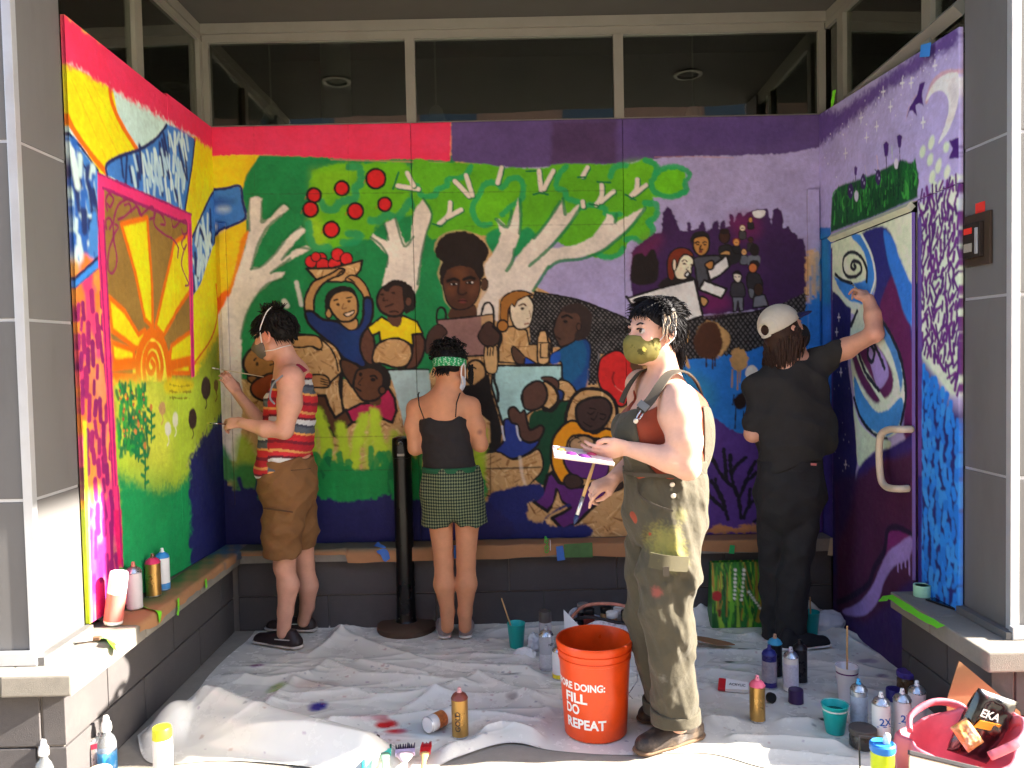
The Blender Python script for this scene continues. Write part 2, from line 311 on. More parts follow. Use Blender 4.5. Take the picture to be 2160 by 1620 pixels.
    for x, y, r in ((1062, 415, 62), (847, 476, 45), (672, 520, 45), (650, 608, 48), (933, 620, 50), (1118, 576, 43), (781, 736, 50)):
        E(RED, x, y, r * 0.98, r, out=5, rough=0.004); L((190, 40, 30), [x - r - 6, y + 8, x - r - 12, y + 26], 2, a=0.5)
    # --- centre tree and right tree canopy
    R(880, 240, 3)
    F((92, 172, 30), [-20, 300, 100, 310, 400, 320, 560, 345, 780, 345, 930, 320, 1200, 325, 1350, 320, 1430, 285, 1500, 310, 1530, 400, 1530, 470, 1480, 560, 1520, 620, 1490, 700, 1490, 760, 1440, 830, 1350, 800, 1290, 900, 1180, 920, 1000, 880, 900, 820, 740, 780, 600, 760, 430, 780, 350, 760, 200, 750, 100, 800, 30, 700, -30, 500], soft=0.006, rough=0.006)
    F((104, 186, 26), [380, 440, 640, 430, 660, 600, 480, 720, 350, 640], soft=0.05, a=0.6); F((110, 190, 28), [1290, 330, 1490, 320, 1500, 480, 1330, 500], soft=0.04, a=0.6)
    F((104, 190, 28), [1500, 380, 1560, 345, 1640, 340, 1700, 380, 1690, 440, 1670, 500, 1600, 530, 1490, 530, 1480, 470], soft=0.006, rough=0.006)
    F((90, 165, 24), [900, 420, 1150, 400, 1150, 560, 950, 540], soft=0.05, a=0.5); F((30, 140, 80), [430, 790, 500, 730, 600, 720, 640, 750, 700, 720, 750, 790, 650, 900, 500, 900], soft=0.01)
    for p in ([340, 340, 300, 400, 200, 420, 190, 460, 130, 480, 110, 520, 30, 520, 0, 460], [460, 700, 390, 700, 350, 600, 390, 520, 430, 450, 500, 440, 540, 470, 580, 420, 640, 410, 670, 460, 660, 540, 580, 600, 540, 640], [940, 340, 890, 400, 880, 470, 930, 490, 950, 540, 1020, 560, 1040, 600, 1090, 580, 1180, 600, 1200, 640, 1280, 640], [1220, 400, 1250, 340, 1320, 330], [1440, 300, 1510, 330, 1500, 400, 1480, 440, 1500, 500, 1600, 530, 1690, 500], [1510, 380, 1570, 345, 1660, 345, 1720, 390, 1690, 440, 1700, 490, 1650, 520], [1440, 570, 1510, 580, 1510, 650, 1460, 690, 1490, 730, 1470, 800, 1420, 820, 1370, 790, 1320, 800], [1300, 860, 1260, 900, 1180, 910, 1140, 880]):
        L((36, 160, 92), p, 12, soft=0.006, rough=0.005, a=0.9)
    # trunks
    F(WHT, [40, 545, 95, 640, 60, 760, 30, 900, 10, 1090, -20, 1180, -110, 1110, -220, 1090, -190, 960, -180, 900, -290, 790, -275, 760, -240, 790, -190, 810, -180, 760, -205, 700, -135, 665, -90, 780, -70, 830, -40, 800, -20, 640, 0, 590], sm=False, soft=0.006, rough=0.005)
    for p in ([40, 540, 95, 640, 55, 780, 25, 930, 5, 1080], [-290, 785, -230, 830, -185, 900, -190, 970], [-205, 700, -180, 800], [-135, 665, -80, 840, -20, 780]): L((22, 100, 60), p, 5, soft=0.004, a=0.8)
    F(WHT, [640, 540, 655, 640, 650, 760, 620, 850, 600, 950, 680, 850, 760, 770, 830, 680, 880, 600, 915, 545, 935, 590, 945, 640, 1020, 580, 1020, 630, 950, 710, 900, 770, 830, 850, 900, 850, 1010, 830, 1110, 780, 1170, 700, 1200, 640, 1230, 645, 1255, 690, 1330, 650, 1400, 610, 1440, 600, 1420, 640, 1340, 720, 1260, 800, 1160, 870, 1040, 910, 900, 930, 840, 960, 790, 1020, 750, 1080, 730, 1130, 700, 1140, 560, 1140, 520, 1180, 510, 1310, 370, 1280, 420, 1100, 440, 1040, 420, 960, 470, 900, 510, 830, 530, 760, 500, 670, 520, 670, 565, 715, 600, 660], sm=False, soft=0.006, rough=0.005)
    for p in ([650, 545, 655, 660, 648, 760], [740, 790, 820, 690, 905, 560], [1030, 600, 950, 720, 840, 850, 710, 965], [568, 995, 605, 930, 615, 860], [1440, 600, 1340, 730, 1260, 800, 1170, 870, 1040, 920, 900, 935, 830, 980], [1250, 690, 1260, 640], [830, 970, 780, 1050, 735, 1120], [500, 670, 570, 720, 600, 620], [920, 540, 935, 640]): L((24, 122, 72), p, 7, soft=0.004, a=0.85)
    # small white branches in the foliage
    for p, b in (([240, 430, 330, 525], [310, 395, 350, 520]), ([535, 345, 510, 440], None), ([770, 365, 785, 490], [860, 365, 800, 480]), ([1075, 345, 1045, 400], None), ([1165, 455, 1165, 520, 1130, 580], [1240, 495, 1160, 560]), ([1390, 420, 1385, 480, 1350, 525], [1445, 455, 1370, 515]), ([210, 565, 200, 640, 140, 700], [280, 610, 190, 660]), ([-120, 460, 10, 480], [-60, 380, -20, 460]), ([1045, 560, 1050, 590], None)):
        L((20, 110, 66), [v + 5 for v in p], 12, soft=0.004); L(WHT, p, 9, soft=0.004)
        if b: L((20, 110, 66), [v + 5 for v in b], 11, soft=0.004); L(WHT, b, 9, soft=0.004)
    for p in ([-115, 375, -150, 480], [750, 365, 690, 370], [735, 515, 780, 505, 825, 515], [1015, 405, 1060, 405], [1090, 575, 1140, 585], [1315, 515, 1380, 550], [100, 700, 160, 715], [1140, 435, 1220, 440]): L((20, 110, 66), p, 4)
    # --- basket of apples and the boy carrying it
    R(500, 560, 4.05)
    for x, y, r in ((640, -30, 52), (725, -60, 46), (740, 0, 58), (840, -10, 56), (865, -90, 54), (940, -55, 52), (680, -70, 40)): E((205, 38, 40), x, y, r, out=3)
    F('O', [600, 30, 820, 25, 960, -10, 1075, -40, 1060, 40, 1000, 110, 900, 145, 760, 140, 680, 120], sm=False, out=5)
    F(TAN, [660, 140, 760, 95, 830, 60, 880, 30, 925, 38, 900, 80, 820, 110, 740, 160, 690, 230, 665, 300, 660, 400, 590, 400, 585, 300, 610, 220], out=5); F(TAN, [935, 110, 985, 85, 1050, 110, 1110, 180, 1145, 280, 1100, 300, 1070, 240, 1030, 190, 990, 150, 940, 140], out=4)
    for i in range(4): L(BLK, [840 + i * 20, 100 - i * 12, 890 + i * 10, 50 - i * 5], 2)
    for i in range(3): L(BLK, [940 + i * 20, 105 + i * 12, 985 + i * 12, 125 + i * 10], 2)
    F((30, 48, 98), [590, 405, 650, 395, 740, 460, 860, 480, 960, 545, 1040, 530, 1080, 440, 1090, 290, 1155, 290, 1165, 400, 1140, 500, 1070, 600, 1060, 700, 1110, 850, 1060, 865, 930, 800, 820, 680, 700, 580, 620, 500], out=6)
    F((26, 62, 116), [880, 560, 1030, 560, 1050, 720, 980, 800, 880, 700], soft=0.05, a=0.5)
    F(TAN, [880, 470, 1020, 450, 1030, 530, 960, 550], out=3); E(TAN, 790, 410, 28, 42, out=4)
    F(TAN, [800, 260, 880, 225, 960, 215, 1020, 260, 1040, 360, 1020, 440, 960, 480, 880, 470, 810, 390, 785, 320], out=5)
    F(BLK, [765, 400, 755, 290, 800, 215, 890, 175, 980, 190, 1020, 240, 940, 215, 880, 225, 810, 290, 800, 340], soft=0.003)
    for p in ([835, 300, 865, 292], [940, 280, 985, 272]): L(BLK, p, 3)
    E((60, 36, 26), 866, 335, 15, 12); E((60, 36, 26), 962, 308, 14, 12); L((120, 80, 50), [915, 330, 905, 370, 940, 365], 2); F((230, 200, 170), [915, 415, 960, 400, 1005, 385, 1000, 410, 950, 438], out=3)
    # --- child in yellow
    F((92, 58, 44), [1055, 690, 1075, 600, 1120, 540, 1160, 570, 1180, 680, 1165, 840, 1110, 830, 1070, 760], out=5); F((92, 58, 44), [1490, 590, 1560, 580, 1605, 640, 1600, 740, 1540, 860, 1440, 885, 1490, 800, 1500, 700], out=5)
    F((244, 206, 20), [1120, 530, 1240, 440, 1340, 500, 1420, 430, 1540, 480, 1590, 580, 1500, 590, 1510, 690, 1380, 620, 1230, 660, 1220, 570, 1160, 600], sm=False, out=5)
    F('O', [1165, 760, 1200, 680, 1290, 630, 1400, 630, 1480, 680, 1495, 780, 1440, 860, 1350, 870, 1250, 840, 1170, 830], out=5)
    F((92, 58, 44), [1290, 440, 1400, 440, 1400, 510, 1350, 525, 1310, 490], out=0); F((94, 60, 46), [1210, 250, 1250, 190, 1340, 160, 1420, 180, 1440, 260, 1440, 360, 1390, 430, 1300, 430, 1230, 390, 1200, 320], out=5)
    for i in range(16): a = -2.4 + i * 0.19; E((34, 26, 24), 1360 + 150 * math.cos(a) * (0.72 if i < 6 else 1), 300 + 150 * math.sin(a), 27)
    F((34, 26, 24), [1420, 190, 1500, 240, 1520, 320, 1490, 390, 1440, 410, 1420, 300]); E((94, 60, 46), 1468, 310, 28, 40, out=3)
    E((50, 30, 24), 1240, 250, 18, 9); E((50, 30, 24), 1335, 235, 18, 9); L((44, 26, 22), [1260, 280, 1250, 300, 1290, 300], 2); L((44, 26, 22), [1270, 355, 1310, 340, 1340, 330], 3); L((44, 26, 22), [1310, 400, 1350, 390, 1380, 400], 3)
    # --- bearded figure behind the left painter, body of bare board
    F('O', [490, 600, 580, 590, 700, 610, 840, 690, 900, 800, 905, 900, 900, 1150, 915, 1240, 845, 1300, 640, 1300, 500, 1300, 470, 700], out=5)
    F((186, 140, 86), [480, 620, 580, 595, 700, 610, 735, 690, 700, 720, 640, 690, 560, 700, 480, 690], out=4)
    for i in range(4): L(BLK, [660 + i * 18, 690 + i * 8, 690 + i * 14, 715 + i * 3], 2)
    L(BLK, [700, 610, 800, 700, 850, 800, 870, 900], 4); L(BLK, [900, 910, 880, 1010, 900, 1150, 915, 1240], 6); L(BLK, [910, 900, 800, 1000], 5)
    F((180, 132, 80), [640, 940, 740, 935, 790, 970, 790, 1035, 690, 1040, 640, 1030], out=4)
    for i in range(3): L(BLK, [720, 965 + i * 22, 785, 985 + i * 18], 2)
    F((150, 106, 56), [60, 830, 110, 730, 180, 700, 260, 720, 320, 800, 330, 880, 290, 940, 200, 960, 100, 930], out=6); F((140, 96, 50), [100, 950, 160, 940, 200, 980, 160, 1010, 110, 990], out=4)
    E((50, 34, 24), 182, 840, 13, 18); L(BLK, [155, 810, 170, 790], 4); L(BLK, [290, 850, 320, 840], 4); F((150, 70, 36), [130, 1020, 200, 960, 330, 930, 330, 1150, 220, 1150, 140, 1100], out=5)
    # --- child reaching, crimson shirt
    F((84, 52, 34), [655, 1110, 760, 1110, 790, 1200, 845, 1300, 940, 1230, 1000, 1330, 930, 1390, 870, 1470, 820, 1440, 770, 1330, 700, 1230, 660, 1230], sm=False, out=6); F((84, 54, 36), [900, 800, 1060, 870, 1040, 960, 1000, 1040, 950, 980, 900, 900], out=5)
    F((176, 36, 78), [940, 1240, 1060, 1180, 1200, 1170, 1230, 1090, 1300, 1050, 1350, 1130, 1365, 1240, 1330, 1340, 1230, 1300, 1150, 1240, 1040, 1330, 990, 1340], sm=False, out=6)
    F((90, 56, 38), [1120, 1120, 1230, 1130, 1220, 1190, 1150, 1190]); F((92, 58, 38), [1010, 960, 1040, 890, 1130, 870, 1230, 900, 1270, 990, 1250, 1090, 1180, 1150, 1080, 1150, 1020, 1080, 1000, 1030], out=5)
    F((34, 28, 26), [1060, 890, 1110, 840, 1220, 840, 1300, 900, 1320, 1000, 1280, 1070, 1240, 1020, 1240, 930, 1150, 880]); E((92, 58, 38), 1245, 1065, 30, 34, out=4)
    E((30, 22, 20), 1165, 975, 20, 14); E((30, 22, 20), 1060, 930, 14, 18); L(BLK, [1145, 945, 1180, 940, 1200, 965], 4); L(BLK, [1075, 960, 1040, 1010, 1060, 1020], 2); L(BLK, [1020, 1045, 1060, 1070], 4)
    # --- pale blue table sheets
    F((176, 204, 200), [1300, 895, 1640, 890, 1700, 1450, 1450, 1450, 1350, 1050], sm=False, out=0, rough=0.004); L(BLK, [1290, 892, 1500, 886, 1640, 888], 4)
    R(1010, 740, 4.153)
    F((168, 208, 204), [128, 130, 725, 125, 728, 230, 500, 500, 300, 640, 210, 640, 110, 300], sm=False, out=5, rough=0.004)
    # --- chain link fence, woman with red hair, man in blue
    R(1100, 560, 5.4)
    F((104, 100, 98), [150, 300, 350, 340, 560, 370, 800, 450, 1130, 580, 1400, 700, 1900, 640, 2160, 590, 2160, 1060, 1800, 1060, 1200, 1100, 900, 1000, 850, 1350, 760, 1350, 760, 900, 100, 960, 80, 500], sm=False)
    R(0, 0, 1)
    F((92, 88, 88), [1330, 690, 1490, 665, 1600, 655, 1700, 615, 1695, 665, 1620, 725, 1560, 745, 1410, 760, 1330, 740], sm=False)
    def mesh_lines(poly, step, k1, k2, w):
        q = c.uv(poly); lo, hi = q.min(0), q.max(0); tmp = c.img.copy()
        for k in (k1, k2):
            x = lo[0] - 0.9
            while x < hi[0] + 0.9:
                L((24, 22, 22), None, w, soft=0.002, rough=0.002, uv=np.array([[x, lo[1]], [x + k * (hi[1] - lo[1]), hi[1]]])); x += step
        keep = np.zeros(c.img.shape[:2], bool); X = (np.arange(c.nx) * c.res)[None]; Y = (np.arange(c.ny) * c.res)[:, None]
        for i in range(len(q)):
            ax, ay = q[i]; bx, by = q[(i + 1) % len(q)]
            if ay != by: keep ^= ((Y < ay) != (Y < by)) & (X < (bx - ax) * (Y - ay) / (by - ay) + ax)
        c.img[~keep] = tmp[~keep]
    mesh_lines([(1128, 616), (1165, 623), (1204, 629), (1248, 643), (1309, 667), (1330, 690), (1330, 760), (1260, 745), (1258, 812), (1240, 812), (1240, 720), (1118, 740), (1115, 650)], 0.025, 1.0, -0.75, 3.3)
    mesh_lines([(1330, 700), (1490, 668), (1600, 655), (1702, 612), (1696, 665), (1620, 725), (1560, 748), (1410, 762), (1330, 755)], 0.028, 0.75, -0.75, 3.3)
    L(BLK, [1128, 616, 1204, 629, 1248, 643, 1309, 667, 1330, 678], 4); L(BLK, [1480, 676, 1600, 655, 1702, 612], 4)
    R(1100, 560, 5.4)
    F('O', [-260, 720, -80, 690, 60, 740, 90, 900, 180, 900, 210, 760, 290, 760, 350, 900, 340, 1110, 30, 1120, -260, 1100], sm=False, out=4, a=0.9)
    F((224, 206, 176), [-120, 420, -20, 330, 90, 360, 140, 460, 120, 600, 90, 690, 0, 730, -80, 700, -130, 560], out=4); F((160, 104, 44), [-240, 520, -220, 380, -100, 300, 30, 295, 130, 340, 60, 350, -40, 400, -80, 470, -110, 440, -150, 520, -160, 660, -230, 640], out=3); E((166, 108, 46), -215, 690, 62, 68, out=4)
    E((60, 40, 30), 10, 495, 20, 16); L((90, 60, 40), [-30, 460, 20, 440, 50, 460], 3); L((150, 90, 70), [40, 670, 80, 660], 3); L((150, 110, 80), [90, 520, 100, 590, 60, 610], 2)
    F((28, 88, 132), [430, 960, 540, 870, 680, 840, 760, 880, 780, 1000, 740, 1200, 620, 1440, 470, 1300, 450, 1100, 330, 1110, 340, 1020], out=4); F((30, 70, 130), [700, 850, 770, 900, 770, 1100, 740, 1380, 620, 1440, 560, 1350, 700, 1200, 740, 1000], soft=0.01); F((34, 84, 170), [340, 1020, 430, 980, 440, 1060, 400, 1120, 330, 1110], soft=0.006)
    F((84, 58, 46), [360, 720, 400, 600, 450, 520, 560, 480, 660, 560, 680, 680, 620, 780, 600, 860, 450, 930, 400, 860, 370, 790], out=4); F((52, 40, 36), [440, 500, 560, 440, 700, 450, 800, 560, 790, 720, 740, 820, 620, 860, 610, 770, 670, 700, 650, 560, 540, 540], soft=0.004)
    E((30, 24, 22), 500, 640, 26, 16); L(BLK, [460, 590, 520, 570, 570, 600], 5); L((50, 32, 26), [390, 810, 440, 840], 4); E((84, 58, 46), 650, 700, 26, 40, out=2)
    F((84, 60, 46), [-100, 920, -40, 960, 40, 1050, 20, 1120, -60, 1110, -110, 1010], out=3); F((40, 80, 180), [40, 1040, 180, 1120, 30, 1125], sm=False, out=3)
    F((206, 164, 112), [190, 800, 215, 750, 280, 750, 300, 860, 330, 900, 320, 1000, 300, 1110, 190, 1110, 180, 900], out=4); L(BLK, [215, 900, 215, 1050, 300, 1050, 310, 880, 200, 880], 3, sm=False)
    # red bib figure
    F((204, 40, 38), [870, 1160, 900, 1060, 1000, 990, 1110, 970, 1230, 1080, 1290, 1220, 1300, 1350, 1200, 1560, 1100, 1600, 920, 1420, 870, 1300], out=5); L((130, 24, 24), [1050, 1220, 1030, 1290, 1060, 1370], 4); L((224, 150, 130), [1060, 1370, 1100, 1410, 1150, 1440], 2, a=0.7); F((90, 62, 40), [1230, 1110, 1350, 1110, 1380, 1230, 1300, 1270])
    # --- woman with the big bun
    R(880, 480, 6.23)
    F((196, 160, 116), [225, 290, 300, 120, 500, 40, 700, 60, 860, 150, 960, 330, 900, 460, 880, 640, 930, 700, 930, 820, 840, 950, 780, 1050, 760, 1160, 440, 1180, 450, 1080, 360, 960, 330, 780, 270, 620, 310, 440], soft=0.006, a=0.7)
    F((78, 50, 36), [450, 1060, 600, 1060, 760, 1020, 760, 1200, 430, 1200]); F((78, 48, 34), [320, 620, 400, 540, 560, 500, 720, 520, 810, 620, 830, 760, 800, 920, 720, 1030, 600, 1080, 470, 1060, 390, 960, 350, 800], out=3)
    F((118, 70, 40), [470, 560, 640, 540, 640, 700, 600, 800, 540, 690], soft=0.03, a=0.5); F((122, 70, 42), [400, 770, 500, 790, 480, 880, 410, 850], soft=0.03, a=0.5); F((120, 72, 44), [690, 770, 790, 740, 780, 850, 700, 880], soft=0.03, a=0.5)
    E((80, 54, 40), 885, 750, 48, 80, out=2); F((36, 27, 24), [240, 310, 290, 180, 420, 80, 600, 52, 760, 100, 870, 190, 945, 320, 900, 430, 860, 490, 880, 600, 840, 690, 780, 620, 700, 530, 560, 500, 440, 530, 370, 620, 340, 760, 300, 680, 310, 540, 330, 450, 260, 390], soft=0.004, rough=0.006)
    for x, y in ((480, 748), (690, 728)): E((24, 18, 16), x, y, 52, 22); E((230, 220, 210), x - 25, y, 8, 7); E((230, 220, 210), x + 35, y - 4, 9, 8); L((24, 18, 16), [x - 75, y - 40, x, y - 68, x + 60, y - 50], 7, soft=0.006)
    L((50, 30, 24), [560, 700, 540, 850, 590, 885, 650, 860], 4); E((110, 52, 48), 600, 970, 55, 28); L((50, 24, 22), [545, 968, 600, 960, 655, 968], 3)
    F((150, 112, 104), [265, 1215, 620, 1185, 1005, 1140, 1010, 1450, 900, 1680, 500, 1700, 300, 1500], sm=False, out=4, rough=0.004); F((200, 158, 108), [840, 1170, 1000, 1145, 1010, 1300, 850, 1300], sm=False, a=0.8)
    L(BLK, [262, 1250, 262, 1120, 310, 1050, 370, 1090, 380, 1200], 5); L(BLK, [845, 1140, 880, 1020, 950, 990, 1000, 1080, 1010, 1280], 5)
    F((72, 50, 42), [130, 1440, 200, 1320, 290, 1270, 370, 1330, 395, 1390, 330, 1450, 250, 1510, 200, 1620, 120, 1650], out=3); F((72, 50, 42), [880, 1270, 960, 1240, 1050, 1340, 1095, 1420, 1060, 1520, 960, 1560, 860, 1530, 800, 1430, 840, 1340], out=3); L(BLK, [1000, 1300, 1090, 1390, 1100, 1480, 1050, 1620], 7)
    F((206, 166, 112), [890, 1560, 930, 1580, 960, 1560, 1000, 1570, 1040, 1560, 1060, 1700, 1040, 1900, 920, 1900, 880, 1720], out=3)
    for i in range(3): L(BLK, [930 + i * 36, 1580, 925 + i * 34, 1680], 3)
    # --- person in black by the table, seen past the woman painting
    R(840, 690, 7.04)
    E((196, 150, 96), 1150, 680, 150, 190, out=5)
    F((30, 26, 26), [960, 870, 1130, 850, 1290, 720, 1350, 690, 1400, 1000, 1500, 1350, 1550, 1560, 1500, 1900, 1300, 2150, 1150, 2200, 1250, 1900, 1370, 1700, 1360, 1400, 1250, 1310, 1100, 1330, 960, 1100], sm=False, soft=0.004)
    L(BLK, [1080, 580, 1150, 610], 4); L(BLK, [1430, 700, 1430, 800, 1480, 960, 1480, 1100], 6)
    # --- lower right group
    R(1010, 740, 4.153)
    F((20, 66, 42), [450, 560, 600, 500, 760, 430, 800, 450, 760, 640, 640, 820, 630, 980, 600, 1090, 570, 1180, 480, 1100, 540, 1000, 500, 860, 450, 800], out=0)
    F('O', [690, 270, 780, 270, 850, 360, 820, 420, 720, 430], out=4); F((32, 52, 110), [680, 340, 740, 360, 730, 430, 690, 440], out=4)
    F((86, 56, 46), [545, 235, 640, 230, 700, 280, 680, 350, 600, 290], out=3); F('O', [560, 280, 640, 300, 690, 380, 680, 450, 620, 510, 560, 500], out=6)
    F((86, 58, 48), [385, 350, 480, 270, 560, 280, 600, 380, 560, 480, 460, 520, 390, 480], out=5); L(BLK, [570, 500, 640, 520, 700, 440], 9)
    F((38, 58, 134), [220, 610, 290, 600, 350, 640, 370, 760, 450, 800, 530, 780, 480, 860, 380, 920, 280, 940, 170, 900, 150, 860, 220, 780], out=5)
    F((84, 56, 46), [260, 520, 310, 490, 360, 540, 400, 520, 420, 600, 450, 690, 540, 650, 570, 690, 530, 770, 440, 800, 370, 760, 340, 650, 280, 620], out=5); L((210, 214, 224), [330, 660, 345, 740, 365, 780], 4, a=0.8); L((210, 214, 224), [205, 660, 215, 740, 225, 780], 4, a=0.8)
    F('O', [-60, 960, 150, 880, 300, 950, 440, 900, 520, 860, 560, 960, 550, 1050, 480, 1130, 400, 1200, 240, 1260, 60, 1260, -60, 1180], out=4); L((60, 40, 24), [-40, 1026, 200, 1028, 540, 1016], 4, a=0.8); L((70, 48, 30), [102, 900, 102, 1250], 3, a=0.7); L((230, 216, 196), [360, 930, 380, 1080, 410, 1180], 7, soft=0.006, a=0.5)
    F('O', [760, 620, 800, 440, 880, 350, 980, 330, 1090, 350, 1180, 430, 1210, 560, 1190, 700, 1090, 690, 860, 640], out=8)
    F((236, 150, 24), [640, 800, 700, 690, 780, 620, 860, 620, 1000, 720, 1110, 680, 1240, 730, 1255, 840, 1180, 830, 1100, 780, 900, 760, 800, 800, 740, 900, 760, 1010, 800, 1080, 760, 1180, 700, 1130, 640, 1000], out=6)
    F((62, 44, 40), [850, 500, 900, 440, 1010, 405, 1110, 420, 1160, 500, 1140, 590, 1080, 670, 1000, 705, 920, 690, 860, 610], out=6)
    for p in ([950, 540, 980, 555, 1010, 530], [970, 500, 1020, 510], [1060, 590, 1090, 600, 1110, 575], [1060, 550, 1110, 560], [1040, 540, 1010, 600, 980, 590], [910, 620, 970, 660, 990, 655]): L((30, 22, 22), p, 3)
    F((96, 44, 112), [740, 880, 860, 890, 1010, 900, 1120, 900, 1130, 1060, 1060, 1120, 900, 1110, 780, 1040], out=3); F((160, 128, 92), [775, 800, 830, 740, 960, 740, 1050, 800, 1100, 770, 1170, 770, 1180, 840, 1060, 900, 950, 900, 840, 880, 780, 860], out=5); E((170, 136, 98), 900, 810, 108, 66, rot=-8, out=4); F((150, 118, 84), [1060, 780, 1130, 750, 1190, 800, 1190, 860, 1080, 860], out=4)
    for i in range(4): L(BLK, [1050 + i * 22, 760, 1110 + i * 14, 840], 3)
    L(BLK, [870, 800, 890, 790], 3); L(BLK, [925, 800, 940, 815], 3); L(BLK, [830, 740, 880, 770], 3)
    F((92, 40, 108), [600, 1090, 640, 1060, 700, 1150, 900, 1190, 1060, 1130, 1160, 1180, 1080, 1290, 960, 1400, 860, 1500, 730, 1560, 640, 1460, 740, 1410, 800, 1370, 720, 1310, 680, 1210, 660, 1330, 600, 1400, 480, 1320, 560, 1240], sm=False, out=7)
    F((62, 44, 38), [740, 1140, 780, 1080, 860, 1090, 910, 1140, 880, 1190, 790, 1200], out=4); F((62, 44, 38), [1100, 1180, 1170, 1130, 1230, 1100, 1260, 1190, 1180, 1230, 1120, 1230], out=4); F('O', [690, 1230, 720, 1320, 760, 1350, 640, 1390, 660, 1310], sm=False)
    # --- navy and grass along the foot of the wall
    R(0, 0, 1)
    F((34, 40, 100), [1028, 1050, 1070, 1030, 1110, 1022, 1140, 1020, 1148, 1045, 1120, 1060, 1112, 1090, 1140, 1100, 1180, 1068, 1205, 1064, 1150, 1090, 1170, 1110, 1230, 1105, 1250, 1120, 1225, 1135, 1150, 1138, 1035, 1140], soft=0.008, rough=0.008)
    F('O', [1112, 1060, 1130, 1070, 1145, 1098, 1125, 1090], soft=0.006)
    rg = np.random.RandomState(5)
    for i in range(26):
        x = 640 + rg.rand() * 380; t = rg.randn() * 22; y = 960 + rg.rand() * 50
        L((172, 204, 44), [x + t, y - 20 - 60 * rg.rand(), x + t * 0.4, y, x, y + 60], 14 + 10 * rg.rand(), soft=0.02, rough=0.01, a=0.75)
    for p in ([770, 880, 755, 930, 745, 1000], [790, 870, 800, 930, 830, 990], [670, 870, 690, 930, 690, 1000], [720, 900, 730, 960, 740, 1010]): L((182, 210, 50), p, 24, soft=0.015, rough=0.01)
    F((30, 142, 70), [560, 1000, 700, 975, 770, 990, 840, 970, 900, 990, 1010, 1000, 1010, 1060, 820, 1070, 720, 1060, 560, 1060], soft=0.012, rough=0.012)
    for i in range(40):
        x = 565 + rg.rand() * 440; y = 1000 + rg.rand() * 10; h = 30 + 35 * rg.rand(); t = rg.randn() * 14
        L((28, 140, 68) if rg.rand() < 0.7 else (20, 110, 60), [x + t, y - h, x, y, x + t * 0.3, y + 40 * rg.rand()], 11 + 6 * rg.rand(), soft=0.006, rough=0.005, a=0.9)
    F((150, 184, 36), [500, 930, 520, 920, 545, 960, 550, 1000, 530, 1020, 500, 1010], soft=0.03, a=0.8); F((30, 120, 60), [500, 980, 560, 990, 560, 1060, 500, 1060], soft=0.03, a=0.9)
    F((30, 130, 70), [452, 930, 490, 960, 498, 1010, 440, 1010], soft=0.02, a=0.9)
    F((36, 36, 88), [430, 1018, 470, 1005, 500, 1030, 540, 1030, 560, 1060, 640, 1042, 690, 1048, 720, 1058, 780, 1050, 850, 1040, 900, 1052, 1030, 1060, 1040, 1145, 430, 1165], soft=0.012, rough=0.014)
    for i in range(26):
        x = 440 + rg.rand() * 470; y = 1050; h = 15 + 45 * rg.rand(); t = rg.randn() * 10
        L((36, 36, 88) if x < 640 else (28, 138, 68), [x + t, y - h, x, y], 9, soft=0.006, taper=0.6)
    # --- right hand panel: the night march
    R(1380, 440, 6.353)
    F((62, 34, 78), [-330, 900, -300, 560, 0, 330, 90, 330, 110, 60, 160, -20, 215, 20, 300, 200, 330, 300, 440, 310, 430, 200, 470, 190, 490, 290, 580, 270, 600, 190, 650, 180, 680, 300, 760, 280, 790, 180, 850, 160, 860, 270, 900, 160, 930, 170, 950, 250, 1000, 240, 1000, 90, 1040, 90, 1060, 180, 1110, 60, 1150, 60, 1170, 110, 1300, 30, 1420, 10, 1500, 0, 1560, 230, 1580, 30, 1640, 0, 1690, 40, 1720, 260, 1780, 240, 1830, 320, 1880, 320, 1910, 410, 1980, 410, 2040, 700, 2030, 1110, 1700, 1280, 1400, 1350, 1040, 1390, 640, 1430, 300, 1300, -300, 1200], sm=False, soft=0.005, rough=0.006)
    F((50, 30, 66), [1500, 500, 1980, 480, 2010, 1000, 1600, 1100], soft=0.06, a=0.6); F((120, 30, 90), [640, 1150, 900, 1150, 1000, 1300, 700, 1400], soft=0.05, a=0.7); F((120, 32, 84), [980, 150, 1200, 60, 1380, 150, 1380, 360, 1120, 420], soft=0.05, a=0.55); F((120, 34, 74), [-320, 600, -100, 400, 60, 350, 80, 480, -150, 800, -300, 900], soft=0.05, a=0.5)
    for x, w in ((110, 60), (470, 26), (630, 40), (830, 40), (905, 26), (1015, 26), (1120, 34), (1640, 52), (1770, 34), (1840, 34), (1960, 38)): pass
    F((226, 222, 218), [1310, 45, 1460, 30, 1465, 90, 1400, 130, 1330, 110], out=0); F((34, 26, 24), [-300, 700, -260, 620, -180, 600, -120, 640, -60, 560, 0, 560, 20, 640, 60, 760, 0, 1000, -300, 1000], soft=0.006)
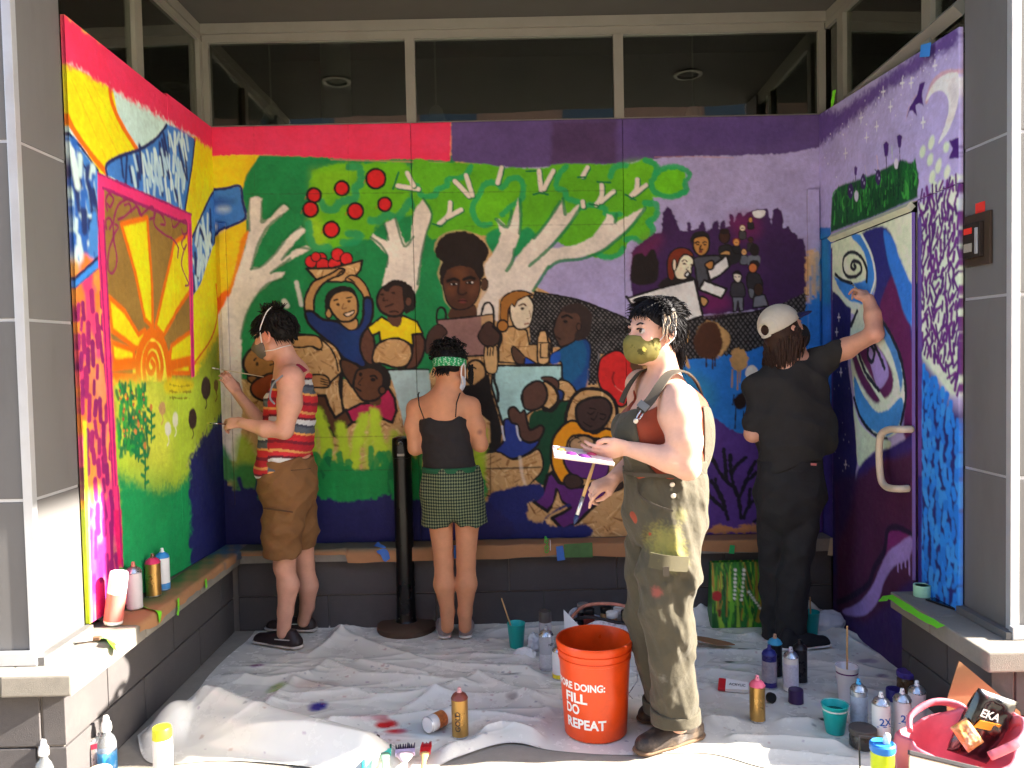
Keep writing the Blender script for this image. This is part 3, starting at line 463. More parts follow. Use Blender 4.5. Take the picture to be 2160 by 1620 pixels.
    # rear marchers
    for x, y, h, sk, sh, hr in ((1280, 160, 30, (200, 140, 80), (40, 38, 40), (40, 26, 22)), (1170, 270, 36, (224, 206, 176), (66, 64, 66), (120, 60, 30)), (1090, 460, 44, (214, 150, 84), (36, 34, 36), (120, 40, 30)), (1280, 430, 36, (70, 44, 34), (50, 46, 48), (34, 26, 24)), (1190, 590, 40, (212, 160, 100), (96, 100, 110), (60, 40, 30))):
        F(sh, [x - h * 1.3, y + h * 2.6, x - h, y + h * 1.1, x + h, y + h * 1.1, x + h * 1.4, y + h * 2.6, x + h * 1.2, y + h * 4, x - h * 1.1, y + h * 4], out=2); E(hr, x, y - h * 0.25, h * 1.12, h * 1.12); E(sk, x, y, h * 0.8, h * 0.95); L(BLK, [x - h * 0.3, y, x + h * 0.3, y], 1.5, a=0.8)
    F((104, 108, 116), [1250, 640, 1390, 640, 1390, 760, 1250, 760]); E((34, 28, 28), 1330, 560, 66, 84); F((38, 36, 38), [850, 560, 900, 500, 1010, 500, 1060, 600, 1150, 620, 1120, 720, 1000, 760, 900, 740], out=2); E((62, 36, 28), 930, 380, 72, 92, out=2); E((40, 28, 24), 930, 310, 66, 40)
    F((74, 74, 80), [520, 680, 660, 640, 860, 640, 880, 740, 740, 800, 720, 960, 640, 1000, 590, 1090, 560, 960, 540, 800], out=4)
    F((34, 30, 30), [490, 500, 480, 400, 540, 320, 650, 310, 730, 370, 740, 480, 700, 460, 520, 440]); F((178, 124, 64), [520, 420, 580, 380, 680, 380, 725, 440, 720, 540, 680, 610, 620, 640, 550, 600, 515, 520], out=4)
    for x in (572, 668): E((40, 26, 20), x, 487, 22, 10); L(BLK, [x - 28, 465, x, 450, x + 24, 460], 3)
    L((70, 44, 26), [620, 500, 600, 550, 640, 550], 3); E((110, 50, 40), 608, 582, 24, 16)
    F((36, 30, 30), [60, 1060, 120, 950, 220, 920, 480, 900, 540, 960, 520, 980], soft=0.004); F((118, 46, 26), [180, 920, 170, 700, 230, 580, 340, 530, 460, 560, 520, 650, 400, 640, 330, 700, 300, 780, 250, 960], out=3)
    F((232, 212, 182), [330, 690, 400, 620, 500, 660, 520, 740, 490, 800, 490, 860, 450, 930, 370, 960, 290, 940, 260, 850, 300, 780], out=4); E((232, 206, 180), 262, 760, 28, 80, out=3); E((50, 36, 30), 395, 745, 26, 14); E((50, 36, 30), 495, 755, 18, 12); L(BLK, [365, 710, 400, 690, 430, 715], 3); F((250, 246, 240), [400, 890, 440, 850, 465, 880, 430, 920], out=4); L(BLK, [450, 790, 420, 820, 480, 840], 2)
    F((222, 218, 212), [-380, 1180, -350, 1200, 0, 1090, 300, 1010, 530, 950, 640, 1440, 400, 1520, 0, 1400, -300, 1300], sm=False, out=5)
    F((222, 218, 214), [700, 830, 780, 770, 960, 630, 1000, 780, 880, 890, 740, 970], sm=False, out=5); F((224, 220, 216), [660, 965, 960, 1080, 890, 1205, 590, 1090], sm=False, out=5); F((180, 124, 64), [680, 740, 760, 700, 790, 740, 770, 810, 720, 820, 680, 780], out=4); F((196, 148, 90), [860, 620, 940, 570, 1000, 580, 1000, 630, 930, 620], out=3)
    F((196, 150, 92), [605, 1190, 680, 1200, 710, 1250, 670, 1310, 630, 1300], out=4)
    F((58, 56, 62), [1020, 1180, 1030, 1010, 1100, 990, 1180, 1010, 1200, 1180], out=3); F((108, 112, 122), [1040, 1190, 1180, 1190, 1180, 1370, 1130, 1380, 1110, 1240, 1090, 1380, 1050, 1390], sm=False, out=3); E((26, 22, 24), 1100, 900, 66, 70); F((226, 214, 196), [1050, 880, 1150, 890, 1150, 960, 1110, 1000, 1060, 960], out=3); L(BLK, [1065, 915, 1085, 920], 2); L(BLK, [1115, 920, 1135, 915], 2)
    F((44, 42, 46), [1240, 880, 1320, 860, 1400, 900, 1440, 1040, 1350, 1100, 1240, 1060], out=3); F((100, 104, 112), [1250, 1080, 1320, 1090, 1320, 1200, 1270, 1190], out=2); E((36, 28, 26), 1330, 750, 70, 60); E((186, 106, 58), 1310, 800, 58, 64, out=3)
    F((116, 120, 130), [1310, 1330, 1320, 1190, 1380, 1150, 1470, 1160, 1520, 1310], sm=False, out=3); E((60, 40, 30), 1385, 1090, 60, 86, out=2)
    # --- heads blocked in over the fence, drips, bare patch and shrubs
    R(1280, 240, 3)
    F((214, 170, 116), [1260, 870, 1330, 900, 1320, 1000, 1340, 1080, 1300, 1150, 1270, 1200, 1255, 1130], soft=0.008, rough=0.015, a=0.9)
    for i in range(14): x = 1270 + rg.rand() * 80; L((206, 160, 104) if i % 2 else (60, 130, 190), [x, 900 + rg.rand() * 200, x + 6, 1000 + rg.rand() * 200], 5, soft=0.006, a=0.6)
    F((64, 150, 180), [1310, 900, 1370, 860, 1380, 1100, 1320, 1160], soft=0.05, a=0.5)
    F((196, 154, 98), [560, 1400, 640, 1310, 740, 1360, 770, 1430, 720, 1530, 620, 1540], soft=0.006, rough=0.01); F((78, 46, 30), [550, 1420, 600, 1330, 680, 1320, 720, 1400, 720, 1490, 680, 1550, 600, 1540, 560, 1500], soft=0.006, rough=0.006)
    for x, l in ((625, 60), (665, 75), (680, 55)): L((50, 32, 24), [x, 1540, x, 1540 + l], 3)
    F((204, 160, 100), [450, 1430, 490, 1370, 515, 1370, 505, 1440, 480, 1480, 520, 1600, 500, 1600, 470, 1500, 440, 1450], soft=0.005, rough=0.006); E((196, 152, 96), 832, 1555, 56, 70, soft=0.005, rough=0.01)
    for x in (790, 825, 840): L((176, 136, 86), [x, 1620, x - 4, 1700 + (x % 30) * 3], 3)
    E((226, 218, 206), 912, 1640, 40, 48); F((40, 26, 22), [800, 1800, 850, 1760, 880, 1780, 875, 1850, 830, 1870, 800, 1840], soft=0.006); L((34, 24, 22), [812, 1860, 806, 1990], 3); L((34, 24, 22), [860, 1880, 868, 2010], 3); L((34, 24, 22), [800, 1780, 790, 1840], 3)
    R(1280, 740, 3)
    for p in ([845, 1050, 830, 940, 800, 860, 780, 760, 775, 660], [800, 860, 740, 810, 700, 750, 670, 690], [755, 820, 745, 720, 735, 620], [785, 760, 830, 710, 875, 675], [830, 940, 870, 840, 900, 760, 935, 700], [870, 830, 940, 770], [760, 1060, 735, 960, 700, 880, 660, 820], [735, 1000, 660, 930, 620, 880, 610, 820], [720, 930, 690, 860, 680, 810], [620, 860, 618, 740], [860, 1050, 890, 980, 940, 930], [895, 980, 900, 870], [670, 690, 640, 620], [930, 1075, 990, 1050]): L((30, 26, 38), p, 8, soft=0.003, rough=0.005)
    F((190, 130, 84), [600, 1135, 700, 1100, 800, 1110, 960, 1090, 960, 1145, 600, 1150], soft=0.008, rough=0.015)
    R(0, 0, 1)
    # horizontal board joints under the paint and weathering
    for y, x0, x1 in ((411, 520, 960), (407, 960, 1310), (478, 980, 1300), (922, 660, 900), (993, 640, 880)): L((50, 44, 34), [x0, y, (x0 + x1) / 2, y - 2, x1, y - 4], 1.6, a=0.45)
    for x in (537, 735): L((60, 50, 40), [x, 262, x + 2, 400], 1.3, a=0.3)
    c.specks(2600, 5, 0.38); c.img = np.clip(c.img * 1.08, 0, 0.84)
    return c
# ---------------------------------------------------------------- murals on the two side walls
def paint_left():
    c = Canvas((XL, 0, ZT + 0.12), (XLO - XL, YO, 0), 1.56, ZT - ZB + 0.2, 0.0042, 31, (150, 186, 50))
    R, F, L, E = c.R, c.F, c.L, c.E; rg = np.random.RandomState(2)
    YEL, ORG, GOLD, BLU, NAV = (250, 206, 22), (236, 106, 16), (142, 110, 52), (62, 118, 190), (30, 40, 86)
    R(0, 0, 3)
    F((186, 214, 206), [340, 300, 1340, 780, 1340, 1700, 340, 1700], sm=False)
    F(YEL, [1190, 860, 1400, 900, 1400, 2300, 1180, 2400, 1000, 2300, 1150, 1400], sm=False)
    F(YEL, [350, 380, 640, 530, 690, 580, 720, 740, 840, 940, 700, 1020, 650, 1110, 590, 1100, 480, 890, 390, 780, 350, 700], sm=False)
    for x0, y0, x1, y1 in ((420, 500, 640, 1000), (500, 520, 720, 980), (560, 540, 790, 950)): L((196, 160, 30), [x0, y0, x1, y1], 1.5, a=0.6)
    L(ORG, [665, 570, 690, 680, 760, 820, 840, 945], 11, soft=0.006); L(ORG, [395, 740, 440, 830, 540, 970, 640, 1090], 12, soft=0.006)
    F(BLU, [405, 850, 470, 930, 590, 1080, 590, 1160, 500, 1060, 405, 940], sm=False); L(NAV, [400, 840, 480, 930, 590, 1080], 5); L(NAV, [405, 935, 490, 1040, 590, 1160], 5)
    F((120, 160, 200), [400, 950, 590, 1160, 600, 1800, 430, 1800], sm=False)
    R(0, 500, 3); F((110, 160, 205), [420, -100, 600, -100, 605, 150, 440, 280], sm=False); R(0, 0, 3)
    c.scatter([405, 960, 590, 1180, 605, 1640, 440, 1780], 120, [(44, 96, 176), (190, 218, 216), (36, 50, 100), (70, 130, 200), (200, 224, 220)], 0.11, 0.035, 4, 14, soft=0.01, seed=4)
    F(BLU, [648, 1040, 740, 985, 850, 950, 960, 880, 1030, 785, 1120, 815, 1215, 880, 1195, 1060, 1150, 1340, 1060, 1320, 900, 1240, 648, 1110], sm=False)
    c.scatter([740, 1060, 960, 960, 1060, 860, 1180, 900, 1130, 1290, 900, 1200], 62, [(186, 212, 216), (34, 48, 100), (200, 222, 224), (170, 200, 214)], 0.10, 0.024, 10, 14, soft=0.008, seed=6)
    L(NAV, [648, 1110, 648, 1040, 740, 985, 850, 950, 960, 880, 1030, 790], 6); L(NAV, [1215, 880, 1195, 1060, 1150, 1340], 6)
    for x0, y0, x1, y1 in ((1240, 980, 1200, 1250), (1300, 1000, 1240, 1300), (1320, 1100, 1300, 1300)): L((196, 156, 28), [x0, y0, x1, y1], 1.5, a=0.5)
    F(BLU, [1350, 1195, 1300, 1270, 1200, 1500, 1190, 1700, 1205, 1875, 1240, 1850, 1290, 1760, 1340, 1560, 1350, 1480], sm=False)
    c.scatter([1330, 1260, 1215, 1510, 1205, 1820, 1250, 1780, 1320, 1560], 30, [(180, 206, 214), (34, 48, 100), (190, 214, 220)], 0.10, 0.03, 8, 20, soft=0.008, seed=9)
    L(NAV, [1345, 1200, 1300, 1270, 1200, 1500], 6); L(NAV, [1345, 1490, 1300, 1740, 1220, 1870], 6)
    F(PNK, [340, 60, 1060, 575, 1345, 780, 1345, 965, 1220, 870, 1060, 780, 900, 690, 740, 605, 640, 548, 500, 460, 375, 402, 340, 390], sm=False, soft=0.02, rough=0.02)
    # window frame with the rising sun
    R(0, 0, 3)
    F(GOLD, [620, 1180, 1180, 1400, 1200, 2690, 1000, 2700, 690, 2720, 640, 1900], sm=False)
    R(0, 500, 3)
    O = (930, 800)
    for p in ([905, -120, 740, -80, 830, 230, 890, 520, 940, 570, 935, 300], [1080, 40, 1170, -20, 1185, 340, 1090, 480, 1010, 620, 960, 560, 1000, 380], [1190, 620, 1180, 860, 1050, 860, 1040, 740, 1110, 680], [660, 380, 760, 470, 850, 620, 890, 590, 900, 700, 830, 700, 680, 590], [680, 670, 820, 720, 820, 800, 690, 800], [1190, 390, 1350, 420, 1360, 620, 1250, 760, 1210, 800, 1050, 790, 1060, 690, 1190, 600]):
        F(YEL, p, sm=False); L(ORG, p, 9, soft=0.008, closed=True, sm=False)
    F(YEL, [1200, 380, 1250, 300, 1330, 60, 1370, 20, 1370, 600, 1300, 760, 1210, 800], sm=False); L((210, 96, 20), [1350, 300, 1360, 480, 1320, 640, 1210, 800], 5)
    F((252, 214, 60), [830, 900, 830, 760, 870, 650, 930, 600, 990, 640, 1030, 740, 1050, 900], sm=True); L(ORG, [850, 900, 850, 760, 890, 650, 940, 610, 1000, 660, 1030, 760, 1050, 910], 20, soft=0.008)
    L(ORG, [890, 910, 885, 780, 920, 690, 970, 700, 1000, 800, 990, 900], 14, soft=0.007); L(ORG, [975, 910, 970, 800, 940, 740, 910, 780, 910, 840, 935, 860, 950, 820, 935, 790], 12, soft=0.006)
    L(ORG, [690, 810, 820, 800], 20, soft=0.01); L(ORG, [690, 900, 850, 900], 20, soft=0.01); L(ORG, [1050, 820, 1190, 780], 20, soft=0.01)
    # field
    F((172, 196, 56), [690, 920, 1010, 905, 1210, 900, 1260, 800, 1360, 640, 1380, 1100, 1330, 1250, 1220, 1400, 1130, 1560, 960, 1630, 840, 1570, 730, 1510], sm=False, soft=0.03, rough=0.02)
    F((206, 206, 70), [740, 960, 1000, 920, 1060, 1300, 1020, 1480, 820, 1420], soft=0.1, a=0.7); F((120, 128, 30), [1260, 760, 1370, 640, 1375, 860, 1240, 900], soft=0.06, a=0.6); F((216, 190, 20), [1030, 900, 1190, 905, 1190, 970, 1030, 990], soft=0.02, a=0.8)
    for i in range(3): L((110, 90, 10), [1050, 935 + i * 40, 1110, 945 + i * 38, 1190, 940 + i * 40], 3, a=0.5 + 0.1 * i, rough=0.008)
    F((26, 142, 80), [715, 1500, 830, 1560, 960, 1620, 1130, 1560, 1220, 1450, 1330, 1270, 1400, 1080, 1400, 2600, 720, 2600], sm=False, soft=0.04, rough=0.03)
    F((30, 140, 76), [760, 1560, 1050, 1600, 1000, 1900, 760, 1900], soft=0.12, a=0.6)
    for i in range(150):
        x = 720 + rg.rand() * 190; y = 960 + rg.rand() * 420; t = rg.randn() * 8
        L([(24, 116, 66), (40, 150, 60), (20, 96, 60)][rg.randint(3)], [x + t, y - 25 - 20 * rg.rand(), x, y + 10], 6 + 4 * rg.rand(), soft=0.005, a=0.85)
    for i in range(40): x = 725 + rg.rand() * 170; y = 960 + rg.rand() * 300; E([(206, 120, 40), (220, 190, 50), (170, 60, 50)][rg.randint(3)], x, y, 5, 9, soft=0.004)
    for x, y0, y1 in ((930, 1090, 1300), (890, 1330, 1590), (830, 1240, 1400), (850, 1200, 1420)):
        L((20, 104, 62), [x, y0, x + 3, (y0 + y1) / 2, x, y1], 5)
        for k in range(6): yy = y0 + (y1 - y0) * k / 6; L((24, 118, 66), [x, yy + 14, x + (22 if k % 2 else -22), yy], 7, soft=0.004)
        E((190, 120, 60), x, y0 - 10, 9, 22)
    for x, y, r, s, cc in ((1285, 955, 30, 72, (62, 46, 40)), (1200, 1150, 26, 66, (56, 40, 36)), (1000, 1085, 22, 40, (190, 150, 96)), (1085, 1155, 18, 46, (214, 216, 180)), (1038, 1215, 20, 44, (220, 216, 186)), (1350, 940, 14, 40, (120, 100, 46))):
        E(cc, x, y, r, s, soft=0.006, rough=0.004); L(cc, [x, y + s, x + 6, y + s + 34, x - 4, y + s + 60], 3)
    L((196, 186, 130), [1300, 1180, 1250, 1290, 1200, 1380, 1160, 1450], 2, a=0.6); L((196, 200, 150), [1290, 1260, 1220, 1330], 2, a=0.6); L((190, 200, 140), [1215, 1260, 1210, 1480, 1180, 1540], 2, a=0.5)
    # navy leaves in the back corner
    R(0, 1040, 2.793)
    F((34, 38, 92), [1100, -200, 1180, -330, 1260, -420, 1330, -520, 1400, -560, 1400, 340, 1140, 480, 1110, 400], sm=False, soft=0.03, rough=0.03)
    for p, w in (([1105, 0, 1150, 90, 1200, 170], 22), ([1180, -180, 1200, -60, 1230, 60], 26), ([1240, -330, 1270, -160, 1280, 0], 30), ([1110, 290, 1170, 260, 1240, 240], 26), ([1140, 190, 1180, 200, 1240, 210], 24), ([1120, 380, 1180, 360, 1250, 300], 26)): L((36, 40, 96), p, w, soft=0.008)
    F((28, 110, 74), [1330, -560, 1370, -620, 1380, -200, 1330, -260], soft=0.04, a=0.8)
    # outer strip of pink and orange dabs
    R(0, 500, 3)
    F((240, 66, 110), [425, 300, 610, 200, 720, 1620, 500, 1620], sm=False); R(0, 1040, 2.793); F((226, 40, 120), [470, -40, 640, -40, 700, 820, 500, 820], sm=False, soft=0.01); R(0, 500, 3)
    c.scatter([440, 330, 605, 270, 660, 800, 690, 1560, 500, 1620], 210, [(252, 140, 60), (244, 70, 120), (250, 120, 50), (238, 60, 110), (252, 150, 80)], 0.16, 0.05, 0, 8, soft=0.018, seed=12)
    F((150, 120, 110), [520, 880, 640, 830, 660, 1060, 560, 1080], soft=0.06, a=0.45)
    R(0, 1040, 2.793); c.scatter([500, 120, 650, 120, 690, 780, 510, 780], 60, [(232, 50, 130), (170, 90, 100), (214, 30, 120)], 0.13, 0.045, 0, 8, soft=0.02, seed=14); R(0, 500, 3)
    c.scatter([460, 380, 610, 330, 660, 900, 680, 1600, 500, 1620], 46, [(128, 30, 92), (150, 36, 96)], 0.07, 0.03, 0, 7, soft=0.004, seed=15)
    R(0, 1040, 2.793); c.scatter([510, 20, 640, 20, 670, 420, 520, 700], 14, [(128, 26, 96)], 0.08, 0.03, 0, 7, soft=0.004, seed=16); R(0, 500, 3)
    F((60, 136, 220), [440, 270, 610, 105, 612, 180, 445, 325], sm=False); L(NAV, [440, 265, 520, 195, 612, 110], 5); L(NAV, [445, 325, 530, 250, 612, 185], 3, a=0.6)
    # yellow-green sprayed front edge
    F((216, 240, 60), [440, 340, 462, 340, 520, 1640, 480, 1640], sm=False, soft=0.02, a=0.0); R(0, 1040, 2.793); F((206, 240, 40), [462, -420, 478, -420, 512, 820, 488, 820], sm=False, soft=0.01)
    # pink frame drawn last
    R(0, 0, 3); FR = (236, 50, 112); MG = (150, 30, 96)
    F(FR, [588, 1095, 1192, 1355, 1192, 1430, 630, 1190, 640, 1700, 592, 1700], sm=False); L(MG, [588, 1095, 900, 1230, 1192, 1357], 4, rough=0.004); L(MG, [622, 1190, 900, 1310, 1172, 1420], 5, rough=0.004)
    R(0, 500, 3); F(FR, [592, 100, 640, 100, 722, 1640, 684, 1640], sm=False); F(FR, [1168, -100, 1194, -100, 1214, 880, 1192, 890], sm=False); L(MG, [628, -100, 665, 640, 706, 1640], 5); L(MG, [592, -100, 640, 700, 690, 1640], 4); L(MG, [1184, -80, 1204, 885], 4)
    R(0, 1040, 2.793); F(FR, [640, -40, 676, -40, 700, 420, 668, 420], sm=False); F((196, 20, 90), [640, 100, 690, 100, 700, 440, 670, 440], sm=False, a=0.8); L(MG, [668, -40, 696, 430], 4)
    R(0, 0, 3); SW = (138, 34, 84)
    for p in ([690, 1500, 690, 1400, 720, 1300, 780, 1265, 830, 1290, 860, 1360, 900, 1330, 940, 1310, 950, 1370, 920, 1390], [720, 1390, 760, 1370, 800, 1330, 790, 1290, 760, 1300], [650, 1330, 640, 1270, 660, 1230, 690, 1260, 670, 1310, 650, 1290], [800, 1340, 840, 1310, 870, 1365], [960, 1340, 950, 1420, 1010, 1480, 1080, 1520, 1110, 1570], [985, 1345, 1010, 1380, 1020, 1420, 990, 1420], [1130, 1400, 1160, 1400, 1165, 1470, 1140, 1480, 1130, 1450], [645, 1450, 640, 1400, 660, 1380, 680, 1410, 665, 1450], [690, 1500, 660, 1590, 655, 1700, 680, 1730, 705, 1690, 710, 1620, 690, 1500, 720, 1440, 700, 1420], [1150, 1500, 1130, 1540, 1145, 1580, 1160, 1550, 1140, 1600, 1130, 1680, 1160, 1760, 1175, 1800, 1155, 1810], [1110, 1570, 1105, 1630], [1060, 1390, 1080, 1440, 1120, 1400]): L(SW, p, 4.5, soft=0.003)
    c.specks(700, 8, 0.35); c.img = np.clip(c.img * 1.18, 0, 0.84)
    return c
def paint_right():
    c = Canvas((XR, 0, ZT + 0.1), (XRO - XR, YOR, 0), 1.46, ZT + 0.15, 0.0042, 51, LAV)
    R, F, L, E = c.R, c.F, c.L, c.E; rg = np.random.RandomState(8); STAR = (226, 222, 236)
    R(1620, 0, 3)
    F((172, 160, 206), [330, 900, 1250, 250, 1250, 1200, 330, 1560], sm=False)
    F((96, 72, 136), [330, 700, 480, 700, 1240, 130, 1240, 270, 1000, 430, 760, 590, 560, 760, 400, 890, 330, 930], sm=False, soft=0.03, rough=0.02)
    for i in range(110):
        t = rg.rand(); x = 380 + t * 820; y = 900 - t * 640 + abs(rg.randn()) * 110 + (rg.rand() - 0.6) * 120; r = 1.5 + 3.5 * rg.rand() ** 3
        E(STAR, x, y, r * 0.7, r, soft=0.002, a=0.9)
    for x, y in ((757, 580), (803, 675), (880, 525), (1088, 415), (715, 800), (1012, 775), (935, 525), (615, 745), (515, 970), (650, 870)): L(STAR, [x, y - 32, x, y + 32], 2.6, taper=0.3); L(STAR, [x - 12, y + 3, x + 12, y - 3], 2.6)
    # moon, birds
    L((214, 160, 150), [1035, 640, 1070, 530, 1140, 465, 1235, 455], 8, soft=0.006, a=0.6)
    F((226, 220, 216), [1030, 640, 1060, 560, 1120, 490, 1190, 460, 1240, 470, 1240, 620, 1210, 740, 1160, 850, 1110, 905, 1150, 800, 1175, 690, 1165, 610, 1130, 575, 1080, 585], soft=0.004); F((190, 186, 196), [1180, 520, 1240, 520, 1230, 650, 1190, 640], soft=0.04, a=0.5)
    F((70, 34, 110), [905, 755, 930, 670, 975, 600, 990, 530, 1025, 520, 1005, 590, 1015, 670, 985, 650, 965, 665, 972, 730, 945, 700, 925, 700], sm=False); F((70, 34, 110), [1180, 890, 1240, 870, 1240, 1000, 1175, 1005, 1200, 940], sm=False); L((200, 150, 160), [902, 765, 925, 665, 970, 600], 1.5, a=0.6)
    # grass tuft
    F((22, 76, 40), [430, 1250, 470, 1180, 560, 1150, 700, 1100, 780, 1060, 880, 1010, 960, 1040, 985, 1100, 975, 1250, 700, 1370, 420, 1470], sm=False, soft=0.008)
    for i in range(190):
        t = rg.rand(); x = 435 + t * 535; y = 1440 - t * 210 - rg.rand() * 170; h = 50 + 60 * rg.rand()
        L([(20, 70, 36), (34, 110, 44), (24, 88, 40), (60, 150, 60), (16, 52, 34)][rg.randint(5)], [x, y, x + rg.randn() * 6, y - h * 0.6, x + rg.randn() * 12, y - h], 5 + 3 * rg.rand(), soft=0.003, taper=0.8)
    for x, y, s in ((860, 900, 34), (775, 950, 38), (580, 1085, 24)): L((50, 40, 70), [x, y, x + 4, y + 130], 2.5); F((70, 36, 110), [x - s * 0.4, y - s, x, y - s * 1.5, x + s * 0.5, y - s, x + s * 0.3, y + s, x - s * 0.2, y + s], sm=False)
    for x, y in ((548, 1210), (630, 1150), (725, 1120)): E((54, 32, 84), x, y, 18, 50); E((150, 140, 180), x - 5, y - 12, 4, 8); E((150, 140, 180), x + 6, y + 8, 4, 8)
    E((196, 190, 206), 585, 1240, 14, 34); E((200, 194, 206), 840, 1035, 14, 34)
    L((214, 180, 190), [715, 985, 725, 1070], 2); L((200, 180, 196), [640, 1050, 650, 1100], 2); L((180, 196, 170), [812, 920, 815, 1000], 2)
    # right panel: pale ground with purple dabs fading to blue
    F((206, 222, 196), [985, 1290, 1240, 1170, 1240, 1640, 985, 1640], sm=False, soft=0.01)
    for x, y, s in ((1065, 900, 46), (1008, 960, 40), (1058, 1010, 40), (1110, 1050, 46), (1165, 1090, 46), (1070, 1120, 44), (1160, 930, 34), (1120, 1180, 40), (1190, 1150, 40), (1215, 1200, 40), (1080, 1190, 44), (1225, 1130, 34)): E((206, 222, 190), x, y, 18, s, rot=12, soft=0.008)
    R(1620, 500, 3)
    F((206, 222, 196), [985, -100, 1260, -100, 1260, 1010, 1180, 1000, 1090, 880, 990, 760], sm=False, soft=0.02)
    R(0, 0, 1)
    c.scatter([1950, 405, 2032, 375, 2036, 830, 2010, 790, 1953, 730], 210, [(84, 34, 110), (104, 42, 124), (92, 36, 116)], 0.05, 0.0165, 14, 26, soft=0.003, seed=21)
    F((36, 38, 104), [1940, 740, 1975, 790, 2010, 850, 2040, 870, 2045, 1360, 1930, 1260], sm=False, soft=0.05)
    c.scatter([1953, 770, 2000, 820, 2036, 900, 2038, 1300, 1950, 1235], 170, [(40, 128, 226), (36, 116, 210), (56, 140, 232)], 0.04, 0.03, 2, 16, soft=0.006, seed=22, rough=0.004)
    # strip between door and panel
    R(1620, 500, 3); F((94, 66, 140), [945, -110, 1000, -130, 1005, 800, 1000, 2300, 950, 2250], sm=False, soft=0.006); F((110, 84, 156), [985, -100, 1000, -100, 1000, 700, 985, 700], sm=False, soft=0.01, a=0.7)
    R(1620, 1040, 2.793); F((50, 40, 120), [890, -100, 935, -100, 930, 560, 895, 520], sm=False, soft=0.01)
    # door: spirals
    R(1620, 500, 3)
    F((214, 222, 190), [430, 0, 950, -230, 950, 350, 900, 300, 850, 150, 600, 500, 430, 420], sm=False)
    F((36, 34, 92), [430, 330, 560, 430, 560, 560, 540, 800, 575, 1060, 610, 1350, 560, 1700, 440, 2400, 440, 330], sm=False, soft=0.006)
    F((44, 44, 112), [630, -20, 790, -60, 860, 160, 880, 380, 960, 620, 960, 960, 880, 900, 760, 620, 700, 460, 720, 260, 690, 120], soft=0.01)
    F((96, 34, 84), [740, 500, 760, 380, 830, 240, 870, 380, 940, 560, 960, 1250, 900, 1250, 900, 1000, 850, 800, 790, 620], soft=0.012)
    F((52, 118, 206), [770, -40, 830, 10, 870, 120, 930, 260, 960, 330, 960, 560, 900, 480, 860, 340, 800, 160], soft=0.01)
    F((60, 130, 206), [560, -20, 640, 0, 700, 150, 716, 270, 690, 380, 600, 430, 500, 350, 440, 220, 460, 230, 560, 270, 640, 260, 650, 160, 600, 60], soft=0.006)
    F((214, 224, 190), [435, 20, 560, 10, 640, 90, 665, 200, 650, 270, 560, 290, 470, 260, 432, 200], soft=0.005); L((214, 226, 210), [630, -10, 690, 110, 715, 260, 680, 380], 6, soft=0.004); F((206, 220, 200), [450, 310, 540, 400, 620, 420, 600, 460, 520, 420], soft=0.006)
    for p in ([590, 250, 540, 250, 510, 200, 515, 130, 560, 95, 620, 120, 660, 200, 660, 280], [590, 250, 625, 220, 620, 170, 580, 150, 560, 180, 575, 205, 590, 190, 580, 175], [460, 235, 500, 270, 560, 290]): L((30, 34, 44), p, 7)
    F((206, 220, 196), [560, 560, 600, 480, 640, 440, 720, 470, 800, 580, 860, 730, 900, 880, 905, 1050, 880, 1190, 820, 1260, 740, 1260, 660, 1200, 600, 1080, 570, 900, 555, 720], soft=0.004)
    F((64, 134, 196), [580, 880, 640, 1000, 720, 1100, 800, 1090, 880, 1010, 895, 1080, 870, 1180, 810, 1250, 730, 1240, 650, 1180, 595, 1060], soft=0.006); F((74, 130, 190), [720, 480, 790, 570, 850, 700, 890, 860, 880, 980, 860, 880, 820, 740, 760, 620], soft=0.008)
    F((86, 34, 80), [560, 680, 590, 700, 640, 820, 700, 930, 760, 1000, 720, 1050, 640, 960, 580, 820], soft=0.012); F((92, 36, 82), [600, 700, 690, 650, 780, 760, 830, 880, 820, 980, 770, 1020, 730, 960, 660, 830], soft=0.01); F((160, 140, 200), [660, 690, 700, 660, 780, 770, 800, 880, 740, 960, 700, 860], soft=0.006)
    L((206, 222, 196), [590, 700, 640, 830, 700, 930, 780, 1060], 12, soft=0.006)
    for p in ([600, 710, 650, 850, 740, 970], [700, 660, 740, 740, 775, 830], [690, 790, 670, 760, 670, 700, 690, 690, 710, 730, 700, 785], [600, 470, 560, 560], [720, 480, 800, 590, 870, 740, 905, 900, 910, 1030, 880, 1180], [580, 1020, 620, 1140, 700, 1240, 790, 1280]): L((30, 36, 50), p, 8, rough=0.004)
    F((200, 216, 186), [575, 1050, 620, 1180, 720, 1270, 810, 1290, 800, 1340, 700, 1360, 610, 1450, 590, 1250], soft=0.006); F((50, 36, 100), [600, 1480, 640, 1420, 720, 1350, 800, 1340, 900, 1280, 960, 1230, 960, 2400, 560, 2400, 580, 1700], sm=False, soft=0.01); F((84, 34, 62), [640, 1600, 680, 1480, 780, 1400, 860, 1420, 960, 1400, 960, 2200, 600, 2200], sm=False, soft=0.02)
    for x, y in ((482, 508), (495, 855), (525, 1440), (468, 600)): L(STAR, [x, y - 24, x, y + 24], 3, taper=0.3); L(STAR, [x - 8, y, x + 8, y], 2.5)
    for i in range(20): E(STAR, 450 + rg.rand() * 110, 600 + rg.rand() * 1000, 2, 3, a=0.7)
    R(1620, 1040, 2.793); F((56, 36, 86), [300, 500, 900, 400, 900, 1300, 300, 1300], sm=False, soft=0.01)
    F((70, 32, 62), [425, -60, 560, -100, 890, -250, 895, 520, 760, 640, 600, 760, 440, 700], sm=False, soft=0.03); F((40, 32, 80), [430, -100, 560, -100, 520, 100, 440, 300], sm=False, soft=0.05, a=0.8)
